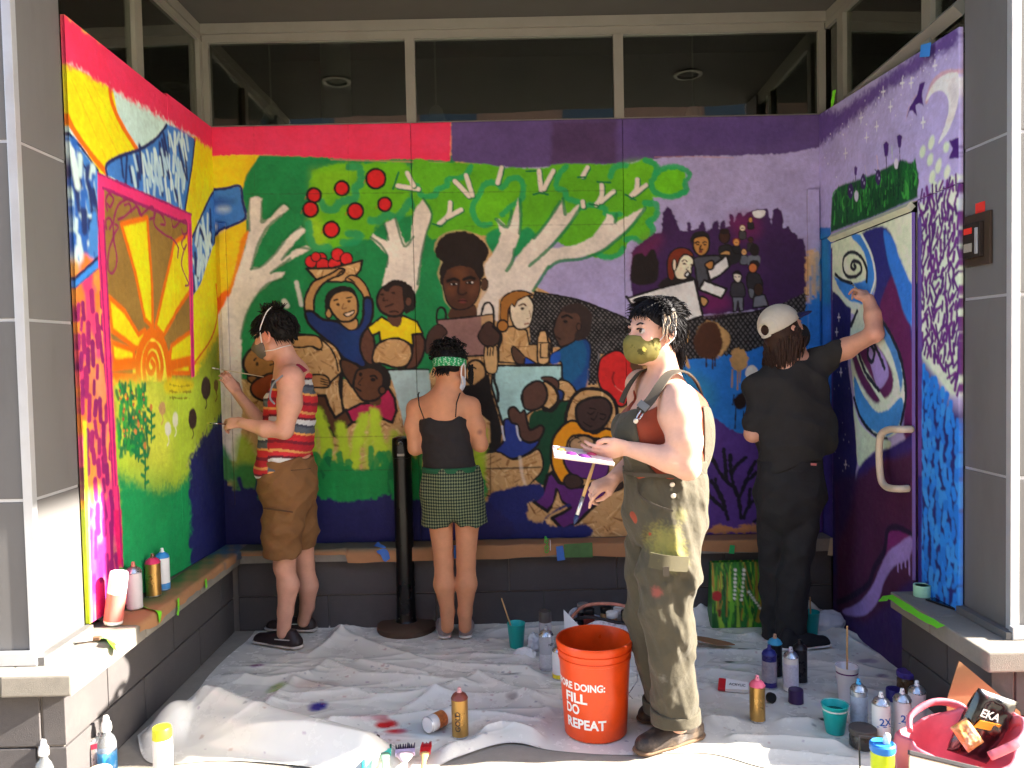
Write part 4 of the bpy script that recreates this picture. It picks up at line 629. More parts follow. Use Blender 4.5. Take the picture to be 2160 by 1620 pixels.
    F((110, 40, 100), [720, 300, 740, 210, 800, 190, 880, 230, 880, 300, 800, 340, 740, 400], soft=0.02); L((36, 24, 50), [880, 240, 800, 200, 740, 220, 720, 340, 660, 440, 620, 540, 500, 620, 440, 640], 12, soft=0.008)
    F((150, 126, 190), [880, 255, 800, 300, 740, 350, 690, 450, 640, 560, 560, 650, 470, 690, 500, 720, 600, 720, 680, 640, 720, 520, 780, 430, 870, 380], soft=0.008)
    for x in (800, 820, 845, 868): L((150, 126, 190), [x, 380, x + 2, 420 + (x % 30) * 2], 5)
    F((50, 36, 96), [760, 640, 895, 520, 895, 700, 780, 900], soft=0.02, a=0.6)
    R(1620, 500, 3)
    # blue strip at the back corner
    F((46, 110, 190), [330, -60, 420, -60, 430, 400, 430, 1100, 350, 1100], sm=False, soft=0.006); F((40, 130, 170), [350, -20, 400, -20, 410, 420, 360, 420], sm=False, soft=0.03, a=0.6); F((76, 48, 120), [412, 100, 440, 60, 446, 1500, 420, 1500], sm=False, soft=0.006); F((54, 44, 116), [330, 1080, 432, 1040, 440, 2400, 340, 2400], sm=False, soft=0.03)
    c.specks(500, 9, 0.3); c.img = np.clip(c.img * 1.18, 0, 0.84)
    return c
# ---------------------------------------------------------------- paints and building materials
M_BOARD = PM('painted_board', (200, 200, 200), 0.7, 0.08, 26, 0.5, 130, attr='paint', bdist=0.003, bump2=0.14, b2scale=22, spec=0.25)
M_CLAD = PM('grey_cladding', (100, 98, 97), 0.5, 0.05, 5, 0.03, 300, dirt=((70, 67, 62), 0.4, 0.48), dscale=6, stretch=(1, 1, 0.25), spec=0.4)
M_ALU = PM('aluminium_trim', (196, 198, 202), 0.38, 0.05, 9, 0.02, 200, metal=0.55, dirt=((120, 116, 108), 0.3))
M_FRAME = PM('window_frame_metal', (146, 143, 132), 0.45, 0.06, 9, 0.02, 200, metal=0.35, dirt=((110, 104, 92), 0.35))
M_SOFFIT = PM('soffit_panel', (78, 76, 71), 0.8, 0.05, 4, 0.04, 200)
M_BLOCK = PM('ground_face_block', (78, 74, 74), 0.85, 0.12, 60, 0.5, 420, dirt=((110, 104, 98), 0.3, 0.5), dscale=5, bdist=0.003)
M_CAP = PM('cast_stone_cap', (132, 126, 116), 0.9, 0.1, 50, 0.5, 350, dirt=((92, 86, 80), 0.4, 0.5), dscale=4, bdist=0.003)
M_MORTAR = PM('mortar', (120, 114, 108), 0.95, 0.1, 40, 0.3, 300)
M_CONC = PM('concrete_pavement', (150, 142, 130), 0.92, 0.1, 22, 0.5, 240, dirt=((112, 106, 98), 0.5, 0.45), dscale=2.5)
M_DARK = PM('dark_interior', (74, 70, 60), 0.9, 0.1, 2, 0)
M_DUCT = PM('pale_duct', (150, 146, 130), 0.6, 0.05, 3, 0)
def glass_mat():
    m = bpy.data.materials.new('window_glass'); m.use_nodes = True; nt = m.node_tree; N = nt.nodes; K = nt.links; N.remove(N['Principled BSDF'])
    tr = N.new('ShaderNodeBsdfTransparent'); tr.inputs[0].default_value = (0.42, 0.45, 0.40, 1); gl = N.new('ShaderNodeBsdfGlossy'); gl.inputs['Roughness'].default_value = 0.015; gl.inputs[0].default_value = (0.9, 0.95, 0.9, 1)
    fr = N.new('ShaderNodeFresnel'); fr.inputs[0].default_value = 1.55; nz = N.new('ShaderNodeTexNoise'); nz.inputs['Scale'].default_value = 1.5; bp = N.new('ShaderNodeBump'); bp.inputs['Strength'].default_value = 0.02; bp.inputs['Distance'].default_value = 0.05
    K.new(nz.outputs[0], bp.inputs['Height']); K.new(bp.outputs[0], gl.inputs['Normal'])
    ad = N.new('ShaderNodeMath'); ad.operation = 'MULTIPLY_ADD'; ad.inputs[1].default_value = 1.6; ad.inputs[2].default_value = 0.06; K.new(fr.outputs[0], ad.inputs[0])
    mx = N.new('ShaderNodeMixShader'); K.new(ad.outputs[0], mx.inputs[0]); K.new(tr.outputs[0], mx.inputs[1]); K.new(gl.outputs[0], mx.inputs[2]); K.new(mx.outputs[0], N['Material Output'].inputs[0]); return m
M_GLASS = glass_mat()
# ---------------------------------------------------------------- ground
g = MB(); g.box(-40, 40, -40, 30, -0.4, 0.0); o = g.build('pavement', M_CONC); tag(o, 'pale concrete pavement in front of and inside the recess', kind='structure')
# ---------------------------------------------------------------- the building
ZS, YF, YFR, ZC, ZCR = 3.49, -1.81, -1.66, 0.48, 0.44            # soffit height, facade plane, ledge height
bld = thing('storefront_building', 'grey panel-clad storefront with a recessed entrance and clerestory windows', 'building', (0, 0.3, 0))
def part(mb, name, mat, parent=None, **k):
    o = mb.build(name, mat, None, **k); par = parent or bld; o.parent = par
    if par is bld: o.matrix_parent_inverse = Matrix.Translation((0, -0.3, 0))
    return o
def plan(mb, poly, z0, z1): return mb.prism(poly, z1 - z0, Matrix.Translation((0, 0, z0)))
# walls behind the boards
part(MB().box(XL - 0.6, XR + 0.6, 0.06, 0.2, 0, ZT - 0.02), 'back_wall', M_BLOCK)
part(MB().box(XL - 0.3, XL - 0.05, YO, 0.06, 0, ZT - 0.02), 'side_wall', M_BLOCK); part(plan(MB(), [(XR + 0.06, 0.06), (XRO + 0.06, YOR), (XRO + 0.3, YOR), (XR + 0.3, 0.06)], 0, ZT - 0.1), 'side_wall', M_BLOCK)
# soffit and trims
FAC = lambda x, d=0.0: (x, YF + (x + 1.75) * (YFR - YF) / 3.635 + d)
part(plan(MB(), [FAC(-4.5, -0.02), FAC(4.5, -0.02), (4.5, 0.3), (-4.5, 0.3)], ZS, ZS + 0.12), 'soffit', M_SOFFIT)
part(plan(MB(), [FAC(-6, -0.03), FAC(6, -0.03), FAC(6, 0.2), FAC(-6, 0.2)], ZS + 0.13, 5.4), 'upper_facade', M_CLAD)
XLw, XRw, XRwo = XL - 0.03, XR + 0.02, XR + 0.085
part(MB().box(XLw, XRw, -0.02, 0.03, ZS - 0.058, ZS - 0.002), 'soffit_trim', M_FRAME); part(MB().box(XLw - 0.04, XLw, YF + 0.03, 0.0, ZS - 0.062, ZS - 0.003), 'soffit_trim', M_FRAME); part(plan(MB(), [(XRw, 0), (XRwo, YFR + .03), (XRwo + .04, YFR + .03), (XRw + .04, 0)], ZS - 0.064, ZS - 0.004), 'soffit_trim', M_FRAME)
part(MB().box(XLw, XRw, 0.0, 0.05, ZS - 0.102, ZS - 0.059), 'window_head', M_FRAME)
def bx(px, w, Y=0.0): X = atY(px, 170, Y)[0]; return X - w / 2, X + w / 2
for px, w in ((433, 0.045), (866, 0.055), (1305, 0.055), (1734, 0.04)):
    a, b = bx(px, w); part(MB().box(a, b, -0.006, 0.06, ZT + 0.001, ZS - 0.103), 'mullion', M_FRAME)
part(MB().box(XLw, XRw, 0.0, 0.05, ZT - 0.03, ZT + 0.012), 'window_sill', M_FRAME)
xs = [bx(p, 0.05)[0] + 0.025 for p in (433, 866, 1305, 1734)]
for i in range(3): part(MB().box(xs[i] + 0.02, xs[i + 1] - 0.02, 0.025, 0.031, ZT + 0.012, ZS - 0.103), 'pane', M_GLASS)
# side clerestories
def sidewin(Xa, Xb, yf, sgn, mull, zb):
    """clerestory in a side wall that runs from (Xa, 0) to (Xb, yf)"""
    f = lambda y: Xa + (Xb - Xa) * y / yf
    def slab(d0, d1, y0, y1, z0, z1, name, mat):
        p = [(f(y0) + sgn * d0, y0), (f(y1) + sgn * d0, y1), (f(y1) + sgn * d1, y1), (f(y0) + sgn * d1, y0)]
        return part(plan(MB(), p if sgn > 0 else p[::-1], z0, z1), name, mat)
    slab(0.0, 0.05, -0.01, yf + 0.05, ZS - 0.1, ZS - 0.066, 'window_head', M_FRAME)
    for px in mull:
        P = atX(px, 120, (Xa + Xb) / 2); P = atX(px, 120, f(P[1])); slab(-0.004, 0.06, P[1] + 0.035, P[1] - 0.035, zb, ZS - 0.101, 'mullion', M_FRAME)
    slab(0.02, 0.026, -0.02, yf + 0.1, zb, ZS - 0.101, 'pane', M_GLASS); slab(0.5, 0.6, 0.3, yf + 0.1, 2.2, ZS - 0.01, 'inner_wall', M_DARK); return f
sidewin(XLw, XLw - 0.04, YF, -1, (294, 425), ZT - 0.05); fR = sidewin(XRw, XRwo, YFR, 1, (1772, 1955), ZT - 0.12)
P = atX(1775, 222, fR(-0.1)); Q = atX(2025, 12, fR(-1.3)); part(MB().tube([(P[0] + 0.01, P[1], P[2]), (Q[0] + 0.01, Q[1], Q[2])], 0.04, 4), 'transom_bar', M_FRAME)
# dim room seen through the clerestory
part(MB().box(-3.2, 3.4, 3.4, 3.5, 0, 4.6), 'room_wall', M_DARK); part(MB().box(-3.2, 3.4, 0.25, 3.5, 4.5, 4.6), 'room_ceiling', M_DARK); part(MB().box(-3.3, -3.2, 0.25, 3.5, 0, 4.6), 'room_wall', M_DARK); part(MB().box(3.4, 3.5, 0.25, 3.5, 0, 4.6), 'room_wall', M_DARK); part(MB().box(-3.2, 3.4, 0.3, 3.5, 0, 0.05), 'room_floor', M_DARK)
P = atY(708, 150, 2.4); duct = thing('ventilation_duct', 'pale round ventilation duct behind the left clerestory pane', 'duct', (P[0], 2.4, 3.3)); MB().lathe([(0.13, 0), (0.13, 1.0)], 24).build('duct_pipe', M_DUCT, duct, True, sharp=40); MB().lathe([(0.13, 1.0), (0.135, 1.02), (0.135, 1.1), (0.13, 1.12)], 24).build('duct_collar', M_DUCT, duct, True, sharp=40); MB().lathe([(0.13, 0.0), (0.28, -0.08), (0.3, -0.12), (0.27, -0.12)], 28, cap1=False).build('duct_flange', M_DUCT, duct, True, sharp=40)
for px, who in ((572, 'behind the left clerestory pane beside the duct'), (920, 'behind the middle clerestory pane'), (1462, 'behind the right clerestory pane')):
    P = atY(px, 230, 1.9); L_ = thing('pendant_lamp', 'unlit pendant lamp on a thin rod ' + who, 'lamp', (P[0], 1.9, P[2] - 0.1), group='pendant lamps inside the store')
    MB().tube([(0, 0, 0.1), (0, 0, 4.48 - P[2])], 0.008, 6).build('rod', M_DUCT, L_); MB().lathe([(0.03, 0.12), (0.05, 0.1), (0.07, 0.03), (0.13, -0.05), (0.125, -0.06)], 20, cap1=False).build('lamp_shade', M_DUCT, L_, True)
# recessed downlights in the soffit (they mirror in the glass)
for px, py, w in ((707, 165, 'left'), (1455, 150, 'right')):
    V = atZ(px, py, ZS); Y = max(-V[1], YF + 0.3); L_ = thing('recessed_downlight', 'unlit recessed downlight ring in the %s half of the soffit' % w, 'light', (V[0], -abs(V[1]) if abs(V[1]) < 1.6 else -1.2, ZS - 0.001), group='soffit downlights')
    MB().lathe([(0.075, -0.001), (0.1, -0.001), (0.1, -0.01), (0.075, -0.012), (0.07, 0.03)], 28, cap0=False, cap1=False).build('ring', M_FRAME, L_, True, sharp=40); MB().lathe([(0.072, 0.0), (0.03, -0.006)], 24).build('reflector', M_SOFFIT, L_, True)
# pillars: cladding panels with reveals, bright corner trims
def pillar(side):
    sg = -1 if side == 'L' else 1
    YO_, YF_, zc = (YO, YF, ZC) if side == 'L' else (YOR, YFR, ZCR); Xo = XLO if side == 'L' else XRO; Xc = atY(52 if side == 'L' else 2133, 700, YF_)[0]
    ys = (340, 680, 1035) if side == 'L' else (320, 632, 985)
    zs = [zc + 0.02] + sorted(atX(132 if side == 'L' else 2032, y, Xo)[2] for y in ys) + [3.48]
    def slab(d0, d1, y0, y1, z0, z1, name, mat):
        f = lambda y: Xo + (Xc - Xo) * (y - YO_) / (YF_ - YO_)
        p = [(f(y0) + sg * d0, y0), (f(y1) + sg * d0, y1), (f(y1) + sg * d1, y1), (f(y0) + sg * d1, y0)]
        part(plan(MB(), p if sg > 0 else p[::-1], z0, z1), name, mat)
    for i in range(4):
        a, b = zs[i] + (0.006 if i else 0.002), zs[i + 1] - 0.006
        slab(0.0, 0.05, YO_ - 0.003, YF_ + 0.012, a, b, 'cladding_panel', M_CLAD)
        for x0, x1 in ((0.02, 1.2), (1.21, 2.6)):
            x0, x1 = sorted((Xc + sg * x0, Xc + sg * x1)); part(MB().box(x0, x1, YF_, YF_ + 0.05, a, b, 0.003), 'cladding_panel', M_CLAD)
        if i:
            slab(0.003, 0.04, YO_ - 0.004, YF_ + 0.02, zs[i] - 0.0055, zs[i] + 0.0055, 'reveal_strip', M_ALU)
            x0, x1 = sorted((Xc + sg * 0.03, Xc + sg * 2.6)); part(MB().box(x0, x1, YF_ + 0.004, YF_ + 0.04, zs[i] - 0.0055, zs[i] + 0.0055), 'reveal_strip', M_ALU)
    x0, x1 = sorted((Xc - sg * 0.004, Xc + sg * 0.03)); part(MB().box(x0, x1, YF_ - 0.006, YF_ + 0.024, zc + 0.02, 3.48, 0.002), 'corner_trim', M_ALU)
    x0, x1 = sorted((Xo + sg * 0.07, Xo + sg * 2.6)); part(MB().box(x0, x1, YF_ + 0.06, 0.3, 0.3, 3.48), 'pillar_core', M_DARK)
    x0, x1 = sorted((Xc - sg * 0.012, Xc + sg * 2.6)); part(MB().box(x0, x1, YF_ - 0.035, YF_ - 0.007, zc + 0.002, zc + 0.05, 0.003), 'sill_flashing', M_ALU)
    slab(-0.035, -0.004, YO_ - 0.002, YF_ - 0.03, zc + 0.0015, zc + 0.03, 'sill_flashing', M_CLAD)
pillar('L'); pillar('R')
# low block walls with stone caps
XBL, XCL, XBR, XCR, YBB, YCB, YBF, YCF, YBFR, YCFR = -1.615, -1.555, 1.765, 1.72, -0.12, -0.165, -1.88, -1.935, -1.76, -1.81
def course(ax, fixed, a0, a1, z0, z1, L, off, inward):
    """blocks of one course along an axis; the face stands at `fixed`"""
    p = a0 - off
    while p < a1:
        q0, q1 = max(p, a0) + 0.004, min(p + L, a1) - 0.004
        if q1 - q0 > 0.03:
            f0, f1 = sorted((fixed, fixed + inward * 0.08))
            if ax == 'x': part(MB().box(q0, q1, f0, f1, z0 + 0.004, z1 - 0.004, 0.003), 'block', M_BLOCK)
            else: part(MB().box(f0, f1, q0, q1, z0 + 0.004, z1 - 0.004, 0.003), 'block', M_BLOCK)
        p += L
for k, (z0, z1) in enumerate(((0.0, 0.2), (0.2, 0.4))):
    course('x', YBB, XBL + 0.02, XR, z0, z1, 0.62, 0.2 * k + 0.1, 1); course('y', XBL, YBF + 0.001, YBB - 0.01, z0, z1, 0.62, 0.31 * k, -1)
    course('y', XBR, YBFR + 0.001, -1.06, z0 * 0.9, z1 * 0.9, 0.62, 0.31 * k, 1)
    course('x', YBF, -4.2, XBL - 0.085, z0, z1, 0.62, 0.31 * k, 1); course('x', YBFR, XBR + 0.085, 4.3, z0 * 0.9, z1 * 0.9, 0.62, 0.31 * k, 1)
part(MB().box(XBL - 0.08, XR, YBB + 0.012, 0.05, 0, 0.402), 'mortar_bed', M_MORTAR); part(MB().box(-4.2, XBL - 0.012, YBF + 0.012, 0.04, 0, 0.401), 'mortar_bed', M_MORTAR); part(MB().box(XBR + 0.012, 4.3, YBFR + 0.012, -1.07, 0, 0.361), 'mortar_bed', M_MORTAR)
part(MB().box(XCL - 0.02, XR + 0.04, YCB, 0.05, 0.404, ZC - 0.003, 0.006), 'capstone', M_CAP)
for a, b in ((YCF, -1.36), (-1.355, -0.76), (-0.755, YCB - 0.002)): part(MB().box(XL - 0.1, XCL, a, b, 0.405, ZC, 0.007), 'capstone', M_CAP)
for a, b in ((YCFR, -1.4), (-1.395, -1.05)): part(MB().box(XCR, XRO + 0.1, a, b, 0.365, ZCR, 0.007), 'capstone', M_CAP)
for a, b in ((-4.2, -2.7), (-2.695, XL - 0.102)): part(MB().box(a, b, YCF, YF + 0.2, 0.405, ZC, 0.007), 'capstone', M_CAP)
for a, b in ((XRO + 0.102, 2.9), (2.905, 4.3)): part(MB().box(a, b, YCFR, YFR + 0.2, 0.365, ZCR, 0.007), 'capstone', M_CAP)
# added block out of view, placed only to shade the upper left pillar
part(MB().box(4.2, 4.7, -5.2, -1.6, 4.6, 8.4, 0.01), 'added_shade_block', M_CLAD)
# the building across the street, behind the viewer (it darkens what the clerestory glass mirrors)
opp = thing('opposite_building', 'brick building across the street behind the viewer, outside the picture', 'building', (0, -24, 0)); MB().box(-26, 26, -4, 0, 0, 17).build('wall', PM('opposite_brick', (140, 104, 86), 0.9, 0.15, 2, 0.1), opp)
for i in range(10):
    for k in range(3): MB().box(-23 + 5 * i, -21 + 5 * i, 0.005, 0.03, 1.5 + 3.6 * k, 3.6 + 3.6 * k).build('window', PM('opposite_window', (60, 66, 74), 0.15, 0.05), opp)
# ---------------------------------------------------------------- painted boards
cB, cL, cR = paint_back(), paint_left(), paint_right()
def uvrect(u0, u1, v0, v1): return [(u0, v0), (u1, v0), (u1, v1), (u0, v1)]
H_ = ZT - ZB; s1 = -0.5464 - XL; s2 = s1 + 1.22; wB = XR - XL
tag(board('mural_board', cB, uvrect(0.002, s1 - 0.0015, 0, H_), 0.018, M_BOARD), 'painted board with white tree, apples and yellow corner, left third of the back mural', 'mural board', 'boards of the back mural')
tag(board('mural_board', cB, uvrect(s1 + 0.0015, s2 - 0.0015, 0, H_), 0.018, M_BOARD), 'painted board with the woman with a big hair bun, middle of the back mural', 'mural board', 'boards of the back mural')
tag(board('mural_board', cB, uvrect(s2 + 0.0015, wB - 0.012, 0, H_), 0.018, M_BOARD), 'painted board with the purple night march and blue ground, right third of the back mural', 'mural board', 'boards of the back mural')
uvp = lambda c, x, y: tuple(c.R(0, 0, 1).uv([(x, y)])[0])
a = uvp(cB, 465, 480); b = uvp(cB, 499, 1063); tag(board('corner_batten', cB, uvrect(a[0], b[0], 0.55, b[1]), 0.02, M_BOARD, off=0.019), 'narrow painted batten over the back mural beside the left corner', 'batten', 'battens in the corners')
a = uvp(cB, 1699, 402); b = uvp(cB, 1731, 1118); tag(board('corner_batten', cB, uvrect(a[0], wB - 0.03, a[1], H_ - 0.004), 0.02, M_BOARD, off=0.019), 'narrow painted batten over the back mural beside the right corner', 'batten', 'battens in the corners')
# left wall: two sheets
uL = math.hypot(XLO - XL, YO); sm_ = uvp(cL, 352, 400)[0]; T0, dl = 0.12, 0.034
lt = lambda u: T0 - dl * u / uL; lb = lambda u: T0 + H_ - dl * u / uL
tag(board('mural_board', cL, [(0.004, lt(0)), (sm_ - 0.002, lt(sm_)), (sm_ - 0.002, lb(sm_)), (0.004, lb(0))], 0.016, M_BOARD), 'narrow painted board on the left wall next to the back corner, blue and yellow', 'mural board', 'boards of the left mural')
tag(board('mural_board', cL, [(sm_ + 0.002, lt(sm_) + 0.02), (uL, lt(uL)), (uL, lb(uL)), (sm_ + 0.002, lb(sm_))], 0.016, M_BOARD, off=0.004), 'wide painted board on the left wall with the pink window frame and rising sun', 'mural board', 'boards of the left mural')
# right wall: header board, jamb strip, door, outer panel
uR = math.hypot(XRO - XR, YOR); T1 = 0.1; dr = uvp(cR, 2032, 58)[1] - 0.1; print('dr', dr, uvp(cR, 2032, 58), uR)
rt_ = lambda u: T1 + dr * u / uR
hA = uvp(cR, 1743, 503); hB = uvp(cR, 2031, 386); dA = uvp(cR, 1766, 900); dB = uvp(cR, 1936, 900); zf = ZT + 0.1
yb = lambda u: hA[1] + (hB[1] - hA[1]) * (u - hA[0]) / (hB[0] - hA[0])
tag(board('mural_board', cR, [(0.006, rt_(0)), (uR, rt_(uR)), (uR, yb(uR)), (0.006, yb(0))], 0.018, M_BOARD, off=0.004), 'painted board above the door with moon, stars, bird and grass', 'mural board', 'boards of the right mural')
tag(board('mural_board', cR, [(0.006, yb(0) + 0.004), (dA[0] - 0.005, yb(dA[0]) + 0.004), (dA[0] - 0.005, zf - ZC + 0.01), (0.006, zf - ZC + 0.01)], 0.014, M_BOARD), 'narrow blue painted strip between the back corner and the door', 'mural board', 'boards of the right mural')
eB = uvp(cR, 1946, 900)
tag(board('mural_board', cR, [(eB[0], yb(eB[0]) + 0.004), (uR, yb(uR) + 0.004), (uR, zf - ZCR), (eB[0], zf - ZCR)], 0.018, M_BOARD, off=0.004), 'painted panel right of the door with purple dabs above blue dabs', 'mural board', 'boards of the right mural')
door = thing('painted_door', 'door painted with spirals, purple and blue, with a chunky pale pull handle', 'door', (XR + 0.02, (-(dA[0] + dB[0]) / 2), 0))
o = board('door_leaf', cR, [(dA[0], yb(dA[0]) + 0.05), (dB[0], yb(dB[0]) + 0.05), (dB[0], zf - 0.012), (dA[0], zf - 0.012)], 0.03, M_BOARD); o.parent = door; o.matrix_parent_inverse = Matrix.Translation(-Vector(door.location))
M_DOORTRIM = PM('cream_trim', (206, 208, 180), 0.6, 0.1, 20, 0.1, 120, dirt=((110, 90, 130), 0.5, 0.5), dscale=9)
def onR(u, v, off): n = cR.n if (CAM - cR.O) @ cR.n > 0 else -cR.n; return Vector(cR.O + cR.U * u + cR.V * v + n * off)
dinv = Matrix.Translation(-Vector(door.location))
def dpart(mb, name, mat, **k): o = mb.build(name, mat, None, **k); o.parent = door; o.matrix_parent_inverse = dinv; return o
dpart(MB().tube([onR(dA[0], yb(dA[0]) + 0.022, 0.03), onR(dB[0], yb(dB[0]) + 0.022, 0.03)], 0.022, 4), 'door_head', M_DOORTRIM); dpart(MB().tube([onR(dB[0] + 0.006, yb(dB[0]) + 0.05, 0.02), onR(dB[0] + 0.006, zf - ZC, 0.02)], 0.01, 4), 'door_stile', PM('purple_stile', (104, 78, 150), 0.6, 0.1))
hp = [uvp(cR, x, y) for x, y in ((1937, 905), (1910, 906), (1892, 925), (1893, 1000), (1905, 1025), (1930, 1030))]
hpts = [onR(hp[0][0], hp[0][1], 0.03)] + [onR(u, v, 0.085) for u, v in hp[0:1] + hp[1:]] + [onR(hp[5][0], hp[5][1], 0.03)]
dpart(MB().tube(spline([tuple(p) for p in hpts], False, 4), 0.017, 10), 'pull_handle', PM('handle_cream', (214, 196, 170), 0.5, 0.1, 30, 0.1, dirt=((150, 110, 80), 0.5, 0.55), dscale=30), smooth=True)
# wall gap of the door: dark base below the strip
# key safe and sticker on the right pillar
ks = thing('key_safe_box', 'dark recessed key safe with red label on the right pillar', 'lock box', (XRO + 0.004, -1.5, 0)); kinv = Matrix.Translation(-Vector(ks.location))
def onP(x, y): return atX(x, y, XRO + 0.003)
def kbox(px0, py0, px1, py1, t0, t1, name, mat, bev=0.003, par=None):
    A, B = onP(px0, py0), onP(px1, py1); y0, y1 = sorted((A[1], B[1])); z0, z1 = sorted((A[2], B[2])); o = MB().box(XRO + 0.003 - t1, XRO + 0.003 - t0, y0, y1, z0, z1, bev).build(name, mat); p = par or ks; o.parent = p; o.matrix_parent_inverse = Matrix.Translation(-Vector(p.location)); return o
M_BRZ = PM('bronze_box', (70, 56, 46), 0.45, 0.1, 20, 0.05, metal=0.3)
kbox(2040, 458, 2094, 555, 0.0, 0.012, 'flange', M_BRZ); kbox(2046, 475, 2082, 540, 0.0125, 0.03, 'lid', PM('bronze_lid', (48, 40, 36), 0.4, 0.1, metal=0.3)); kbox(2049, 484, 2066, 492, 0.0305, 0.032, 'red_label', PM('red_label', (220, 50, 40), 0.5, 0.05), 0); kbox(2049, 516, 2066, 530, 0.0305, 0.032, 'pale_label', PM('pale_label', (150, 142, 130), 0.5, 0.3, 200), 0); kbox(2074, 480, 2079, 534, 0.0305, 0.036, 'latch_bar', M_ALU, 0.001)
st = thing('red_sticker', 'small red square sticker above the key safe', 'sticker', (XRO, -1.5, 2.2)); kbox(2058, 430, 2078, 456, 0.0, 0.0015, 'sticker_sheet', MATS['red_label'], 0, st)
# ---------------------------------------------------------------- plastic drop cloth: a Coons patch between four traced edges, with folds
def floor_pts(l, z=0.0): return np.array([atZ(x, y, z) for x, y in l])
def resample(p, n):
    p = spline(p, False, 8); d = np.concatenate([[0], np.cumsum(np.linalg.norm(np.diff(p, axis=0), axis=1))]); t = np.linspace(0, d[-1], n)
    return np.stack([np.interp(t, d, p[:, k]) for k in range(3)], 1)
def seg_d(X, Y, a, b):
    ex, ey = b[0] - a[0], b[1] - a[1]; t = np.clip(((X - a[0]) * ex + (Y - a[1]) * ey) / (ex * ex + ey * ey + 1e-9), 0, 1); return np.hypot(X - a[0] - t * ex, Y - a[1] - t * ey), t
def build_tarp():
    nu, nv = 400, 280
    bk = floor_pts([(552, 1306), (600, 1312), (700, 1312), (900, 1310), (1100, 1308), (1300, 1305), (1500, 1306), (1650, 1306), (1790, 1312)])
    lf = floor_pts([(552, 1306), (528, 1345), (478, 1388), (442, 1425), (405, 1470), (335, 1520), (290, 1560)])
    fr = floor_pts([(290, 1560), (320, 1612), (470, 1606), (620, 1618), (760, 1642), (890, 1628), (970, 1600), (1070, 1572), (1180, 1586), (1310, 1594), (1490, 1590), (1620, 1622), (1780, 1640), (1900, 1606)])
    rt = floor_pts([(1790, 1312), (1880, 1345), (1905, 1380), (1950, 1430), (1990, 1468), (1990, 1520), (1900, 1606)])
    B, F_, L_, R_ = resample(bk, nu), resample(fr, nu), resample(lf, nv), resample(rt, nv)
    u = np.linspace(0, 1, nu)[None, :, None]; v = np.linspace(0, 1, nv)[:, None, None]
    P = (1 - v) * B[None] + v * F_[None] + (1 - u) * L_[:, None] + u * R_[:, None] - ((1 - u) * (1 - v) * B[0] + u * (1 - v) * B[-1] + (1 - u) * v * F_[0] + u * v * F_[-1])
    X, Y = P[..., 0], P[..., 1]; rg = np.random.RandomState(4); Z = np.full(X.shape, 0.004)
    # long traced folds (photo pixels on the floor), height, width
    folds = [([(480, 1362), (650, 1388), (720, 1345)], .05, .05), ([(720, 1345), (900, 1400), (1150, 1425)], .045, .06), ([(440, 1425), (560, 1440), (650, 1430)], .035, .04), ([(650, 1430), (690, 1400), (760, 1430), (1000, 1450)], .04, .05), ([(560, 1500), (620, 1440), (800, 1475), (1180, 1470)], .04, .06), ([(1005, 1430), (1130, 1480)], .05, .04), ([(860, 1500), (1010, 1432)], .045, .05), ([(700, 1530), (900, 1510), (1150, 1530)], .05, .06), ([(880, 1300), (960, 1335), (1200, 1330)], .035, .04), ([(1000, 1385), (1200, 1400)], .03, .04), ([(1500, 1310), (1580, 1340), (1720, 1370)], .04, .04), ([(1500, 1420), (1700, 1440), (1880, 1470)], .03, .04), ([(1480, 1520), (1700, 1530), (1870, 1545)], .04, .05), ([(1480, 1560), (1650, 1560), (1850, 1590)], .05, .05), ([(1490, 1585), (1650, 1590), (1800, 1610)], .035, .035), ([(1780, 1350), (1880, 1400), (1960, 1460)], .06, .05), ([(560, 1320), (700, 1335), (860, 1325)], .05, .05), ([(1150, 1560), (1060, 1545), (960, 1570)], .05, .05), ([(760, 1400), (900, 1430)], .03, .03), ([(1230, 1500), (1130, 1480)], .03, .04), ([(1600, 1380), (1760, 1410), (1870, 1420)], .03, .035), ([(1720, 1330), (1850, 1360)], .05, .04)]
    for pts, h, w in folds:
        q = floor_pts(pts); d = np.full(X.shape, 9.0)
        for a, b in zip(q[:-1], q[1:]): d = np.minimum(d, seg_d(X, Y, a, b)[0])
        Z += 0.62 * h * (0.55 * np.exp(-(d / (w * 0.45))) + 0.6 * np.clip(1 - d / (w * 2.2), 0, 1) ** 1.5) * (0.8 + 0.3 * np.sin(X * 9 + Y * 7))
    # random creases of many directions
    for i in range(100):
        c = np.array([rg.uniform(-1.6, 1.8), rg.uniform(-1.6, -0.15)]); a = rg.choice([0.1, -0.25, 0.7, -0.8], p=[.45, .3, .15, .1]) + rg.normal(0, 0.18); l = rg.uniform(0.2, 0.7); h = rg.uniform(0.002, 0.009) * rg.choice([1, 1, -0.5]); w = rg.uniform(0.008, 0.03)
        dv = np.array([math.cos(a), math.sin(a)]) * l; d, t = seg_d(X, Y, c - dv, c + dv); Z += h * np.exp(-(d / w)) * np.sin(np.pi * np.clip(t, 0.02, 0.98)) ** 0.5
    Z += 0.010 * vnoise(nv, nu, 70, 5, 2) + 0.004 * (1 - np.abs(vnoise(nv, nu, 50, 6, 2)) * 2)
    # big billow at the sunlit front left, gathered front edge at the right
    q = floor_pts([(300, 1560), (420, 1520), (560, 1560), (760, 1612)]); d = np.full(X.shape, 9.0)
    for a, b in zip(q[:-1], q[1:]): d = np.minimum(d, seg_d(X, Y, a, b)[0])
    Z += 0.12 * np.exp(-(d / 0.11) ** 2) * (1 + 0.25 * np.sin(X * 14 + Y * 30)) + 0.03 * np.exp(-(d / 0.05) ** 2)
